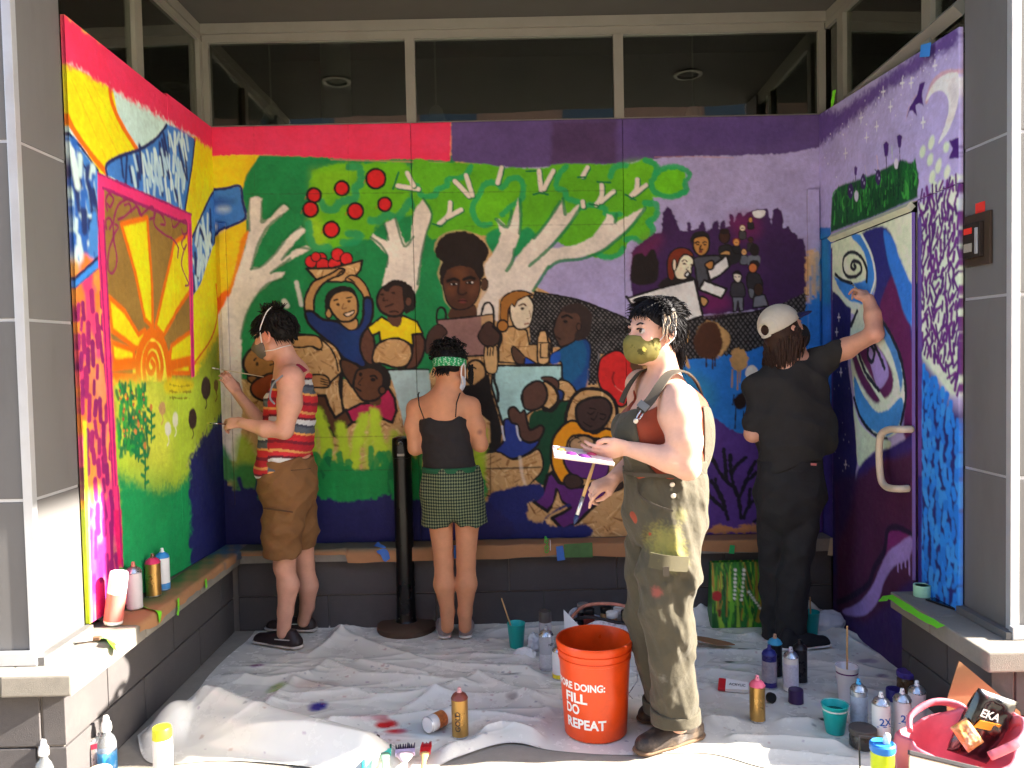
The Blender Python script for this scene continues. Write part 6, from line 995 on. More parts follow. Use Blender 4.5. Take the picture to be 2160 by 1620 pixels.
# ---------------------------------------------------------------- cans on the left ledge
zl = ZC + 0.006
def PL(x, y): p = atZ(x, y, ZC); return (max(p[0], XL - 0.02 + 0.055), p[1] + 0.033, zl)
o = can(PL(213, 1324), 'white spray can with red stripe leaning on the left ledge, nearest the pillar', WCAN, M_WHITE, h=0.215, r=0.037, cap=True, band=PM('pink_red_stripe', (206, 110, 100), 0.4, 0.1), bandz=(.1, .8)); o.rotation_euler = (0, math.radians(9), 0)
can(PL(254, 1292), 'grey-white spray can with a rusty nozzle standing on the left ledge', PM('dusty_white_can', (190, 184, 186), 0.4, 0.06), M_STEEL, h=0.205, r=0.034, nozzle=col_mat((190, 120, 100)))
can(PL(302, 1264), 'gold spray can with a pink top on the left ledge', GOLD, col_mat((214, 50, 100)), h=0.195, r=0.034, nozzle=col_mat((130, 80, 60)))
can(PL(322, 1250), 'blue and white spray can behind the gold one on the left ledge', WCAN, col_mat((60, 140, 206)), h=0.195, r=0.032, band=PM('blue_print_band', (70, 140, 200), 0.35, 0.1), bandz=(.0, .22), nozzle=M_WHITE)
# paper over the ledges, torn tape
def sheet(name, label, cat, grid, colf, mat, th=0.0):
    g_ = np.array(grid); ny, nx = g_.shape[:2]; idx = np.arange(nx * ny).reshape(ny, nx); Q = np.stack([idx[:-1, :-1], idx[1:, :-1], idx[1:, 1:], idx[:-1, 1:]], -1).reshape(-1, 4); me = np_mesh(name, g_.reshape(-1, 3), Q); vcol(me, colf(g_.reshape(-1, 3))); o = link(name, me, mat, None, True); tag(o, label, cat); return o
M_PAPER = PM('kraft_paper', (168, 122, 84), 0.8, 0.08, 30, 0.15, 60, attr='paint')
def kraft(P): n = len(P); rg = np.random.RandomState(n); c = np.empty((n, 3)); c[:] = s2l((164, 118, 80)); return c
def back_paper():
    nx = 260; xs_ = np.linspace(XL + 0.01, XR - 0.12, nx); n1 = vnoise(3, nx, 30, 4, 3)[0]; rows = []
    for t in np.linspace(0, 1, 22):
        row = []
        for i, x in enumerate(xs_):
            drop = 0.062 + 0.018 * n1[i] if x > -0.95 else 0.02 + 0.01 * n1[i]; L_ = 0.16 + drop; s = t * L_
            if s < 0.150: y, z = -0.02 - s, ZC + 0.001
            else: y, z = -0.172 - 0.006 * n1[i] - 0.05 * max(n1[i], 0) * (s - 0.15), ZC - (s - 0.15) + 0.001
            row.append((x, y, z + 0.0015 * math.sin(x * 31)))
        rows.append(row)
    def cf(P):
        c = kraft(P); x, y, z = P.T; k = np.clip((-0.3 - x) * 3, 0, 1) * np.clip((z - (ZC - 0.03)) / 0.03, 0, 1) * 0.8; c += (s2l((70, 84, 74)) - c) * k[:, None]
        k = np.clip((y + 0.05) / 0.03, 0, 1) * 0.8; c += (s2l((50, 70, 80)) - c) * k[:, None]; return c
    return sheet('ledge_paper', 'brown paper masking the ledge under the back mural', 'masking paper', rows, cf, M_PAPER)
back_paper()
def left_paper():
    nx = 200; ys_ = np.linspace(-1.42, -0.02, nx); n1 = vnoise(3, nx, 26, 9, 3)[0]; rows = []
    for t in np.linspace(0, 1, 20):
        row = []
        for i, y in enumerate(ys_):
            L_ = 0.135 + 0.05 + 0.03 * n1[i]; s = t * L_
            if s < 0.140: x, z = XL + 0.005 + s, ZC + 0.0035
            else: x, z = XCL + 0.006 + 0.01 * n1[i] * (s - 0.14) / 0.05, ZC - (s - 0.14)
            row.append((x - 0.03 * (y / -1.485) * (s < 0.14) * 0, y, z))
        rows.append(row)
    def cf(P):
        c = kraft(P); x, y, z = P.T; nz = np.sin(y * 23) * 0.3 + np.sin(y * 57 + 1) * 0.2 + np.sin(x * 80 + y * 30) * 0.3
        k = np.clip(1.1 - (x - XL) / 0.12 + nz * 0.5, 0, 1) * np.clip((y + 1.25) * 4, 0, 1) * 0.9; c += (s2l((44, 110, 56)) - c) * k[:, None]; k = np.clip((y + 0.35) * 4 + nz, 0, 1) * 0.8; c += (s2l((60, 100, 130)) - c) * k[:, None]; return c
    return sheet('ledge_paper', 'brown paper oversprayed with green along the left ledge', 'masking paper', rows, cf, M_PAPER)
left_paper()
M_GTAPE = PM('lime_tape', (118, 214, 40), 0.5, 0.08, 30, 0.05); M_BTAPE = PM('blue_tape', (60, 110, 190), 0.55, 0.08, 30, 0.05)
def tape(label, pts, w, mat, nrm):
    n_ = Vector(nrm).normalized(); v = []; f = []; pts = [Vector(p) for p in spline([tuple(p) for p in pts], False, 4)]
    for i, p in enumerate(pts):
        t = (pts[min(i + 1, len(pts) - 1)] - pts[max(i - 1, 0)]).normalized(); s = t.cross(n_).normalized() * w / 2 * (1 + 0.15 * math.sin(i * 2.1)); v += [p - s, p + s]
    k = len(v); v += [p - n_ * 0.0008 for p in v]; f = []
    for i in range(len(pts) - 1): a = 2 * i; f += [(a, a + 1, a + 3, a + 2), (k + a, k + a + 2, k + a + 3, k + a + 1), (a, a + 2, k + a + 2, k + a), (a + 1, k + a + 1, k + a + 3, a + 3)]
    f += [(0, k, k + 1, 1), (k - 2, k - 1, 2 * k - 1, 2 * k - 2)]
    o = MB().add(v, f).build('masking_tape', mat); tag(o, label, 'tape', 'strips of masking tape'); return o
e = 0.006
def lx(x, y, z=ZC + e): return atZ(x, y, z)
def lf_(x, y): p = atX(x, y, XCL + 0.014); return p
tape('lime tape dangling from the left ledge below the gold can', [lx(275, 1268), lx(318, 1285), lf_(336, 1290), lf_(337, 1312)], 0.03, M_GTAPE, (0.6, 0, 0.7))
tape('short lime tape strip hanging further back on the left ledge', [lf_(376, 1262), lf_(377, 1280), lf_(375, 1298)], 0.018, M_GTAPE, (1, 0, 0.1)); tape('tiny lime tape tab near the back of the left ledge', [lf_(434, 1222), lf_(436, 1240)], 0.02, M_GTAPE, (1, 0, 0.1))
tape('bright lime tape folded over the front end of the left ledge', [lx(205, 1345), lx(228, 1350), lf_(238, 1358), lf_(246, 1372)], 0.035, M_GTAPE, (0.7, 0, 0.7)); tape('lime tape bit at the foot of the left pillar', [lx(178, 1328), lx(196, 1326)], 0.025, M_GTAPE, (0, 0, 1))
o = thing('ledge_brush', 'small white-handled brush lying on the sunlit end of the left ledge', 'paint brush', Vector(lx(195, 1352))); MB().tube([(-0.06, -0.03, 0.01), (0.0, 0, 0.01)], 0.008, 8).build('handle', M_WHITE, o, True); MB().box(0.0, 0.03, -0.004, 0.016, 0.002, 0.014, 0.002).build('bristles', col_mat((110, 80, 60), 0.7), o)
bb = lambda x, y: atY(x, y, YCB - 0.014)
tape('blue tape on the back ledge left of the black post', [atZ(790, 1150, ZC + e), bb(805, 1160), bb(820, 1180)], 0.05, M_BTAPE, (0, -0.8, 0.5)); tape('blue tape between the bare legs on the back ledge', [bb(959, 1150), bb(960, 1178)], 0.012, M_BTAPE, (0, -1, 0)); tape('blue tape under the seated mother in the mural', [bb(1180, 1152), bb(1184, 1182)], 0.04, M_BTAPE, (0, -1, 0))
tape('olive green tape next to the blue tape under the seated mother', [bb(1190, 1162), bb(1250, 1160)], 0.075, PM('olive_tape', (70, 110, 60), 0.5, 0.2, 20), (0, -1, 0.02)); tape('small green tape tab on the ledge right of the overalls', [bb(1545, 1150), bb(1543, 1168)], 0.028, PM('green_tape', (30, 160, 90), 0.5, 0.2, 20), (0, -1, 0))
tape('beige paper tab hanging beside the painted door', [bb(1757, 1135), bb(1752, 1172)], 0.03, PM('beige_tab', (186, 170, 140), 0.7), (0, -1, 0))
# printed mark on the paper
me = text_mesh('CO-OP', 0.03, 0.001); o = thing('paper_print', 'green and white printed mark on the brown ledge paper', 'printed mark', bb(1152, 1150))
for v in me.vertices: v.co = (-v.co.y + 0.012, -0.004, v.co.x - 0.045)
link('lettering', me, PM('green_print', (60, 170, 60), 0.6, 0.05), o); MB().box(0.022, 0.025, -0.004, -0.003, -0.03, 0.03).build('print_line', M_WHITE, o)
# green tape and wire at the upper right corner
p = atX(1757, 200, XRw - 0.01); tape('lime tape twisted round the window frame at the upper right corner', [atX(1760, 190, XRw - 0.02), atX(1756, 215, XRw - 0.03), atX(1753, 235, XRw - 0.02)], 0.02, M_GTAPE, (-1, -0.6, 0)); o = thing('dangling_wire', 'thin brown wire hanging from the upper right window corner', 'wire', atX(1754, 235, XRw - 0.02)); b0 = Vector(o.location); MB().tube([Vector(atX(x, y, XRw - 0.03)) - b0 for x, y in ((1755, 232), (1751, 255), (1752, 275), (1750, 295))], 0.004, 6).build('wire_strand', M_CARD, o, True)
tape('blue tape on the window mullion above the right mural', [atX(1941, 108, XRw - 0.02), atX(1962, 104, XRw - 0.02)], 0.05, PM('bright_blue_tape', (60, 140, 226), 0.5), (-1, 0, 0))
# right ledge: tape strip, tape roll, phone
zr = ZCR
tape('long lime tape strip along the edge of the right ledge', [atZ(1862, 1268, zr + .004), atZ(1876, 1258, zr + .004), atZ(1930, 1292, zr + .004), atZ(1985, 1322, zr + .004)], 0.035, M_GTAPE, (-0.3, 0, 1))
q = atZ(1952, 1262, zr); o = thing('tape_roll', 'mint green roll of tape standing on the right ledge', 'tape roll', (q[0], q[1] + 0.03, zr + 0.002)); MB().lathe([(0.036, 0), (0.036, 0.05), (0.028, 0.05), (0.028, 0.0)], 28, cap0=False, cap1=False).build('tape_winding', PM('mint_tape', (170, 226, 190), 0.5, 0.04), o, True, sharp=40); MB().lathe([(0.028, 0.047), (0.002, 0.047)], 28).build('core_disc', PM('mint_core', (150, 206, 170), 0.6), o)
q = atZ(1995, 1275, zr); o = thing('mobile_phone', 'black mobile phone lying on the right ledge', 'phone', (q[0], q[1], zr + 0.001), 0.35); MB().box(-0.036, 0.036, -0.075, 0.075, 0, 0.008, 0.003).build('phone_body', M_BLACKP, o); MB().box(-0.032, 0.032, -0.07, 0.07, 0.0082, 0.0088).build('screen', PM('dark_screen', (16, 18, 26), 0.05, 0.02, spec=0.6), o); MB().lathe([(0.004, 0.0089), (0.003, 0.0094)], 12, -0.02, 0.06).build('camera_lens', M_STEEL, o)
# ---------------------------------------------------------------- green lily bag
q0 = atZ(1512, 1322, 0); q1 = atZ(1610, 1330, 0); LB = thing('painted_bag', 'upright bag printed with green leaves and white lilies of the valley', 'bag', ((q0[0] + q1[0]) / 2, (q0[1] + q1[1]) / 2 + 0.06, 0.006))
wL = 0.31; hL = 0.36
cLb = Canvas((-wL / 2, -0.06, hL), (1, 0, 0), wL, hL, 0.003, 71, (40, 104, 40)); rg = np.random.RandomState(3); lu = lambda a: np.array(a, float) * (wL, hL)
for i in range(90):
    x = rg.rand(); y = 0.3 + rg.rand() * 0.8; t = rg.randn() * 0.12; cc = [(60, 140, 40), (110, 180, 50), (30, 90, 40), (150, 190, 60), (40, 120, 50), (170, 130, 50)][rg.randint(6)]
    cLb.L(cc, None, 0.012 + 0.02 * rg.rand(), soft=0.003, taper=0.9, uv=spline(lu([(x, y), (x + t * 0.5, y - 0.2), (x + t * 1.6, y - 0.5 - 0.2 * rg.rand())]), False, 4))
for x0, y0, x1, y1, n_ in ((0.45, 0.12, 0.4, 0.6, 8), (0.62, 0.12, 0.52, 0.62, 8), (0.68, 0.45, 0.92, 0.75, 7)):
    for i in range(n_): t = i / n_; cLb.E((232, 230, 214), 0, 0, 1, uv=None) if False else cLb.F((232, 230, 214), None, soft=0.002, uv=lu([(x0 + (x1 - x0) * t + 0.03 * math.cos(a), y0 + (y1 - y0) * t + 0.022 * math.sin(a)) for a in np.arange(8) / 8 * 6.28]))
cLb.F((176, 30, 40), None, uv=lu([(0.02, 0.45), (0.16, 0.45), (0.15, 0.57), (0.03, 0.57)])); cLb.F((120, 50, 40), None, uv=lu([(0.1, 0.72), (0.16, 0.72), (0.15, 0.82), (0.11, 0.82)])); cLb.L((20, 60, 34), None, 0.006, uv=lu([(0.235, 0.0), (0.22, 0.4), (0.26, 1.0)]))
M_BAGP = PM('glossy_printed_bag', (100, 160, 60), 0.35, 0.04, 10, 0.03, 60, attr='paint', bump2=0.1, b2scale=10)
nx, ny = 50, 60; S, T = np.meshgrid(np.linspace(0, 1, nx), np.linspace(0, 1, ny)); bul = np.sin(np.pi * S) * np.sin(np.pi * np.clip(T, 0.05, 1)) * 0.02
def lily_side(sgn):
    P = np.stack([(S - 0.5) * wL * (0.94 + 0.06 * T) * (1), np.full(S.shape, 0.0) + sgn * (0.06 * (0.35 + 0.65 * T) + bul), hL * (1 - T)], -1).reshape(-1, 3); idx = np.arange(nx * ny).reshape(ny, nx); Q = np.stack([idx[:-1, :-1], idx[1:, :-1], idx[1:, 1:], idx[:-1, 1:]], -1).reshape(-1, 4); Q = Q if sgn < 0 else Q[:, ::-1]
    me = np_mesh('bag_panel', P, Q); vcol(me, cLb.sample(S.ravel() * wL, T.ravel() * hL)); link('bag_panel', me, M_BAGP, LB, True)
lily_side(-1); lily_side(1)
for sx in (-1, 1): MB().add([(sx * wL * 0.47, -0.021, hL), (sx * wL * 0.47, 0.021, hL), (sx * wL * 0.5, 0.06, 0), (sx * wL * 0.5, -0.06, 0)], [(0, 1, 2, 3)] if sx > 0 else [(3, 2, 1, 0)]).build('gusset', PM('green_gusset', (50, 110, 50), 0.4, 0.3, 12), LB)
# ---------------------------------------------------------------- tote of supplies behind the bucket
q = atZ(1285, 1375, 0); TB = thing('supply_tote', 'open dark tote with black and white floral lining holding paint bottles, behind the bucket', 'bag', (q[0], q[1] + 0.12, 0.006), -0.1)
M_FLOR = PM('floral_lining', (214, 208, 214), 0.7, 0.1, 30, 0.05, dirt=((40, 34, 60), 1.0, 0.48), dscale=38); M_DKB = PM('dark_bag_fabric', (44, 40, 44), 0.8, 0.15, 30, 0.2)
pr = [(0.16, 0.0), (0.2, 0.02), (0.215, 0.09), (0.205, 0.13), (0.195, 0.135), (0.19, 0.09), (0.17, 0.03), (0.0, 0.02)]
b = MB().lathe(pr, 40, cap1=False); b.v = [(x, y * 0.62, z * (1 + 0.25 * math.sin(3 * math.atan2(y, x)) * (z > 0.08))) for x, y, z in b.v]; b.build('tote_wall', M_FLOR, TB, True)
MB().tube(spline([(-0.2, 0, 0.11), (-0.12, -0.02, 0.2), (0.02, -0.03, 0.22), (0.14, -0.02, 0.19), (0.2, 0.0, 0.12)], False, 5), 0.009, 8).build('tote_handle', PM('pink_cord', (196, 130, 110), 0.6, 0.3, 30), TB, True); MB().tube(spline([(-0.2, -0.02, 0.11), (-0.1, -0.1, 0.17), (0.06, -0.12, 0.15), (0.18, -0.06, 0.12)], False, 5), 0.009, 8).build('tote_handle', M_DKB, TB, True)
for x, y, cc, lid, lab in ((-0.09, 0.0, (130, 50, 44), M_BLACKP, 'dark red paint bottle with black cap standing in the tote'), (0.0, 0.03, (190, 150, 100), M_BLACKP, 'tan paint bottle standing in the tote'), (0.07, 0.02, (214, 214, 210), M_WHITE, 'white paint bottle standing in the tote'), (0.11, -0.03, (40, 38, 40), M_BLACKP, 'black paint bottle standing in the tote'), (0.03, -0.05, (150, 110, 70), M_WHITE, 'brown paint bottle with white cap in the tote')):
    W_ = Matrix.Rotation(-0.1, 4, 'Z') @ Vector((x, y, 0)); jar((q[0] + W_.x, q[1] + 0.12 + W_.y), lab, col_mat(cc), lid, 0.13, 0.03, 0.03, 'paint_bottle', 'paint bottle', 0.03)
q = atZ(1222, 1390, 0); o = thing('paper_sheet', 'sheet of white card leaning between the grey spray can and the tote', 'card', (q[0], q[1] + 0.02, 0.01)); MB().prism([(-0.07, 0.0), (0.07, 0.0), (0.09, 0.06), (-0.07, 0.23)], 0.002, Matrix.Rotation(math.radians(70), 4, 'X')).build('card_sheet', M_WHITE, o)
# ---------------------------------------------------------------- front right: pink bag, crisps, box, board, blue bottle
PB = thing('pink_tote', 'pink rubber tote bag slumped open with snacks inside at the front right', 'bag', (1.53, -1.97, 0.004), math.radians(-6))
M_PINK = PM('pink_rubber', (222, 116, 128), 0.5, 0.08, 8, 0.04, 60, dirt=((190, 84, 104), 0.5, 0.45), bump2=0.35, b2scale=9)
n_ = 56; v = []; f = []; prof = [(0.10, 0.0), (0.150, 0.01), (0.185, 0.06), (0.195, 0.12), (0.185, 0.175), (0.175, 0.185), (0.168, 0.175), (0.172, 0.12), (0.15, 0.05), (0.0, 0.02)]
for j, (r, z) in enumerate(prof):
    for i in range(n_):
        a = 2 * math.pi * i / n_; k = 1 + 0.1 * math.sin(3 * a + 1) + 0.05 * math.sin(7 * a + z * 9); dz = (z / 0.185) * (0.05 * math.sin(a + 0.7) + 0.03 * math.sin(2 * a + 0.5)); v.append((r * 1.08 * math.cos(a) * k, r * 0.8 * math.sin(a) * k - 0.02 * z, z * 1.15 + dz))
for j in range(len(prof) - 1):
    for i in range(n_): k = (i + 1) % n_; f.append((j * n_ + i, j * n_ + k, (j + 1) * n_ + k, (j + 1) * n_ + i))
f.append(tuple(range(n_ - 1, -1, -1))); MB().add(v, f).build('tote_wall', M_PINK, PB, True)
MB().tube(spline([(-0.15, 0.05, 0.2), (-0.13, 0.09, 0.24), (-0.04, 0.12, 0.275), (0.05, 0.12, 0.26), (0.09, 0.1, 0.2)], False, 6), 0.01, 10, flat=1.9).build('tote_handle', M_PINK, PB, True); MB().tube(spline([(0.03, -0.14, 0.21), (0.13, -0.13, 0.26), (0.18, -0.06, 0.285), (0.19, 0.02, 0.26), (0.18, 0.07, 0.2)], False, 6), 0.01, 10, flat=1.6).build('tote_handle', M_PINK, PB, True); MB().lathe([(0.026, 0), (0.026, 0.002)], 24, M=Matrix.Translation((-0.04, -0.153, 0.14)) @ Matrix.Rotation(1.45, 4, 'X')).build('embossed_mark', M_PINK, PB)
def pillow(name, label, cat, p, w, h, t, M, mat, seed, parent_rot):
    nx, ny = 26, 34; S, T = np.meshgrid(np.linspace(-1, 1, nx), np.linspace(-1, 1, ny)); nz = vnoise(ny, nx, 9, seed, 3); d = (np.clip(1 - S ** 4, 0, 1) * np.clip(1 - T ** 4, 0, 1)) ** 0.6 * t * (1 + 0.5 * nz); idx = np.arange(nx * ny).reshape(ny, nx); Q = np.stack([idx[:-1, :-1], idx[1:, :-1], idx[1:, 1:], idx[:-1, 1:]], -1).reshape(-1, 4)
    A = np.stack([S * w / 2, -d, T * h / 2], -1).reshape(-1, 3); B = np.stack([S * w / 2, d, T * h / 2], -1).reshape(-1, 3); me = np_mesh(name, np.concatenate([A, B]), np.concatenate([Q[:, ::-1], Q + len(A)])); o = link(name, me, mat, None, True); o.location = p; o.rotation_euler = parent_rot; tag(o, label, cat); return o
q = atY(2072, 1520, -1.95); crisp = pillow('snack_bag', 'glossy black and red snack bag standing in the pink tote', 'snack bag', (q[0], -1.95, q[2] - 0.02), 0.16, 0.25, 0.035, None, PM('snack_foil', (18, 16, 18), 0.2, 0.15, 12, 0.05, dirt=((150, 34, 24), 0.9, 0.56), dscale=7, spec=0.6), 4, (math.radians(8), math.radians(22), 0.1))
me = text_mesh('EKA', 0.04, 0.001)
for v_ in me.vertices: v_.co = (v_.co.x - 0.06, -0.036, v_.co.y + 0.045)
link('lettering', me, M_LET, crisp); MB().prism([(-0.06, -0.01), (0.02, 0.0), (0.03, 0.03), (-0.05, 0.02)], 0.003, Matrix.Translation((0, -0.034, 0.01)) @ Matrix.Rotation(1.57, 4, 'X')).build('orange_panel', col_mat((230, 140, 40)), crisp)
q = atY(2040, 1550, -2.0); pillow('snack_pouch', 'clear pouch of orange dried snacks on top of the pink tote', 'snack bag', (q[0], -2.0, q[2]), 0.07, 0.09, 0.018, None, PM('snack_pouch_mix', (206, 140, 80), 0.25, 0.3, 30, 0.1, dirt=((200, 206, 210), 0.9, 0.52), dscale=14, spec=0.6), 8, (math.radians(-30), math.radians(-25), 0.2))
BX = thing('cardboard_box', 'open brown cardboard box behind the pink tote against the right pillar', 'box', (1.62, -1.85, 0.004)); A = [atY(x, y, -1.79) for x, y in ((1995, 1480), (2022, 1393), (2150, 1500), (2165, 1640), (2010, 1640))]; o = MB().prism([(p[0] - 1.62, p[2] - 0.004) for p in A][::-1], 0.005, Matrix.Translation((0, 0.06, 0)) @ Matrix.Rotation(math.radians(90), 4, 'X')).build('box_side', M_CARD, BX); MB().box(0.0, 0.1, -0.02, 0.05, 0, 0.005).build('box_bottom', M_CARD, BX)
q = atY(2000, 1612, -2.2); SBk = thing('sketch_board', 'pale board with a dark bound edge lying in front of the pink tote', 'board', (q[0], q[1], q[2]), math.radians(-16)); SBk.rotation_euler = (math.radians(62), math.radians(12), math.radians(-8)); MB().box(-0.12, 0.14, -0.32, 0.0, -0.004, 0.004, 0.002).build('board_sheet', PM('plywood_sheet', (206, 180, 150), 0.7, 0.1, 20, dirt=((90, 70, 60), 0.4, 0.62)), SBk); MB().box(-0.122, 0.142, 0.0005, 0.014, -0.007, 0.007, 0.002).build('bound_edge', PM('dark_binding', (60, 56, 56), 0.5), SBk)
q = np.array([1.245, -2.03, 0]); o = thing('glue_bottle', 'blue and yellow bottle with a white spout at the bottom right edge', 'bottle', (q[0], q[1] + 0.03, 0.002)); MB().lathe([(0.036, 0), (0.038, 0.006), (0.038, 0.18)], 28).build('bottle_body', col_mat((214, 230, 40)), o, True, sharp=50); MB().lathe([(0.04, 0.1805), (0.042, 0.185), (0.042, 0.205), (0.036, 0.21), (0.03, 0.206)], 28).build('cap', col_mat((50, 130, 214)), o, True, sharp=50); MB().tube([(0.012, 0, 0.205), (0.016, 0, 0.23), (0.018, 0, 0.24)], [0.011, 0.012, 0.009], 10).build('spout', M_WHITE, o, True)
q = np.array([1.17, -2.0, 0]); o = thing('wire_stand', 'thin black wire frame standing beside the blue bottle', 'wire stand', (q[0], q[1], 0.002)); MB().tube([(0.0, 0, 0), (-0.005, 0, 0.235), (0.05, 0, 0.23)], 0.003, 6).build('wire_bar', M_BLACKP, o)
# ---------------------------------------------------------------- drop cloth last, so it lies flat under everything standing on it
for ob in list(COL.objects):
    if ob.parent is None and ob.type == 'EMPTY' and ob.location.z < 0.02 and ob.get('category') in ('spray can', 'paint cup', 'jar', 'cap', 'lid', 'bag', 'bottle'): FLAT.append((ob.location.x, ob.location.y, 0.045 if ob['category'] != 'bag' else 0.14))
tm = build_tarp(); o = link('drop_cloth', tm, PM('drop_cloth_film', (226, 222, 214), 0.26, 0.03, 6, 0.03, 50, attr='paint', spec=0.6), None, True); tag(o, 'crumpled white plastic drop cloth spread over the floor of the recess', 'drop cloth')
# ---------------------------------------------------------------- bodies and clothes: smooth distance fields turned into one continuous mesh
nv = lambda a: np.array(a, float)
def unit(a): a = nv(a); return a / (np.linalg.norm(a) + 1e-9)
def cone(a, b, ra, rb, w=None, s=1.0):
    """tapered limb from a to b; w, s: squeeze the section along w by s"""
    a, b = nv(a), nv(b); ab = b - a; L = ab @ ab + 1e-12; m = max(ra, rb)
    def f(X, Y, Z):
        x, y, z = X - a[0], Y - a[1], Z - a[2]; t = np.clip((x * ab[0] + y * ab[1] + z * ab[2]) / L, 0, 1); x, y, z = x - t * ab[0], y - t * ab[1], z - t * ab[2]
        if w is not None: c = (x * w[0] + y * w[1] + z * w[2]) * (s - 1); x, y, z = x + c * w[0], y + c * w[1], z + c * w[2]
        return np.sqrt(x * x + y * y + z * z) - (ra + t * (rb - ra))
    return np.minimum(a, b) - m, np.maximum(a, b) + m, f
def ell(c, r, fr=None):
    c, r = nv(c), nv(r); A = np.eye(3) if fr is None else np.array(fr, float); m = r.max()
    def f(X, Y, Z):
        x, y, z = X - c[0], Y - c[1], Z - c[2]; q = [(x * A[i][0] + y * A[i][1] + z * A[i][2]) / r[i] for i in range(3)]; k0 = np.sqrt(q[0] ** 2 + q[1] ** 2 + q[2] ** 2)
        return (k0 - 1) * r.min() * 0.55 + (k0 - 1) * m * 0.45 if False else (k0 - 1.0) * (k0 / (np.sqrt((q[0] / r[0]) ** 2 + (q[1] / r[1]) ** 2 + (q[2] / r[2]) ** 2) + 1e-6))
    return c - m, c + m, f
def plane(p, n):
    p, n = nv(p), unit(n); return None, None, lambda X, Y, Z: (X - p[0]) * n[0] + (Y - p[1]) * n[1] + (Z - p[2]) * n[2]
class Field:
    def __init__(s, h): s.h = h; s.ops = []
    def add(s, *prims, k=0.02): s.ops += [('a', p, k) for p in prims]; return s
    def sub(s, *prims, k=0.006): s.ops += [('s', p, k) for p in prims]; return s
    def cut(s, *prims, k=0.004): s.ops += [('c', p, k) for p in prims]; return s      # keep only where the prim is negative
    def wrinkle(s, fn): s.ops.append(('w', fn, 0)); return s
    def mesh(s, pad=0.0):
        h = s.h; lo = np.min([o[1][0] for o in s.ops if o[0] == 'a'], 0) - 0.03 - pad; hi = np.max([o[1][1] for o in s.ops if o[0] == 'a'], 0) + 0.03 + pad
        n = np.ceil((hi - lo) / h).astype(int) + 1; D = np.full(n, 0.2, np.float32); ax = [(lo[i] + np.arange(n[i]) * h).astype(np.float32) for i in range(3)]
        for kind, p, k in s.ops:
            if kind == 'w': D += p(ax[0][:, None, None], ax[1][None, :, None], ax[2][None, None, :]).astype(np.float32) * (np.abs(D) < 0.05); continue
            if p[0] is None: sl = [slice(0, n[i]) for i in range(3)]
            else:
                m = k + 0.02; sl = [slice(max(int((p[0][i] - m - lo[i]) / h), 0), min(int((p[1][i] + m - lo[i]) / h) + 2, n[i])) for i in range(3)]
            if any(q.stop <= q.start for q in sl): continue
            sl = tuple(sl); d = p[2](ax[0][sl[0]][:, None, None], ax[1][sl[1]][None, :, None], ax[2][sl[2]][None, None, :]); A = D[sl]
            if kind == 'a': hh = np.clip(k - np.abs(A - d), 0, None) / k; D[sl] = np.minimum(A, d) - hh * hh * k * 0.25
            else:
                d = -d if kind == 's' else d; hh = np.clip(k - np.abs(A - d), 0, None) / k; D[sl] = np.maximum(A, d) + hh * hh * k * 0.25
        return surface_nets(D, lo, h)
def surface_nets(D, lo, h):
    S = D < 0; c = np.zeros(tuple(x - 1 for x in D.shape), np.int8)
    for i in (0, 1):
        for j in (0, 1):
            for k in (0, 1): c += S[i:D.shape[0] - 1 + i, j:D.shape[1] - 1 + j, k:D.shape[2] - 1 + k]
    act = np.argwhere((c > 0) & (c < 8)); idx = np.full(c.shape, -1, np.int32); idx[tuple(act.T)] = np.arange(len(act))
    cor = {}
    for i in (0, 1):
        for j in (0, 1):
            for k in (0, 1): cor[i, j, k] = D[act[:, 0] + i, act[:, 1] + j, act[:, 2] + k]
    acc = np.zeros((len(act), 3)); cnt = np.zeros(len(act))
    for a in cor:
        for ax in range(3):
            if a[ax] == 0:
                b = list(a); b[ax] = 1; b = tuple(b); da, db = cor[a], cor[b]; m = (da < 0) != (db < 0); t = np.where(m, da / np.where(m, da - db, 1), 0); p = np.tile(nv(a), (len(act), 1)); p[:, ax] = t; acc += p * m[:, None]; cnt += m
    V = lo + (act + acc / cnt[:, None]) * h; Q = []
    for ax in range(3):
        o1, o2 = [(1, 2), (2, 0), (0, 1)][ax]; sl0 = [slice(None)] * 3; sl1 = [slice(None)] * 3; sl0[ax] = slice(0, -1); sl1[ax] = slice(1, None)
        A, B = S[tuple(sl0)], S[tuple(sl1)]; e = np.argwhere(A != B); e = e[(e[:, o1] > 0) & (e[:, o2] > 0) & (e[:, o1] < idx.shape[o1]) & (e[:, o2] < idx.shape[o2])]
        fl = A[tuple(e.T)]; q = []
        for d1, d2 in ((0, 0), (1, 0), (1, 1), (0, 1)):
            g = e.copy(); g[:, o1] -= d1; g[:, o2] -= d2; q.append(idx[tuple(g.T)])
        q = np.stack(q, 1); q[~fl] = q[~fl][:, ::-1]; Q.append(q[:, ::-1] if False else q)
    return V, np.concatenate(Q)
def relax(V, Q, n=1, f=0.5):
    for _ in range(n):
        acc = np.zeros_like(V); cnt = np.zeros(len(V))
        for a, b in ((0, 1), (1, 2), (2, 3), (3, 0)):
            np.add.at(acc, Q[:, a], V[Q[:, b]]); np.add.at(cnt, Q[:, a], 1); np.add.at(acc, Q[:, b], V[Q[:, a]]); np.add.at(cnt, Q[:, b], 1)
        V = V * (1 - f) + acc / np.maximum(cnt, 1)[:, None] * f
    return V
def skin_obj(name, fld, mat, parent, colf=None, sm=1, base=None):
    V, Q = fld.mesh(); V = relax(V, Q, sm) if sm else V; b = nv(parent.location) if parent is not None else nv((0, 0, 0)); me = np_mesh(name, V - b, Q)
    if colf is not None: vcol(me, colf(V))
    return link(name, me, mat, parent, True)
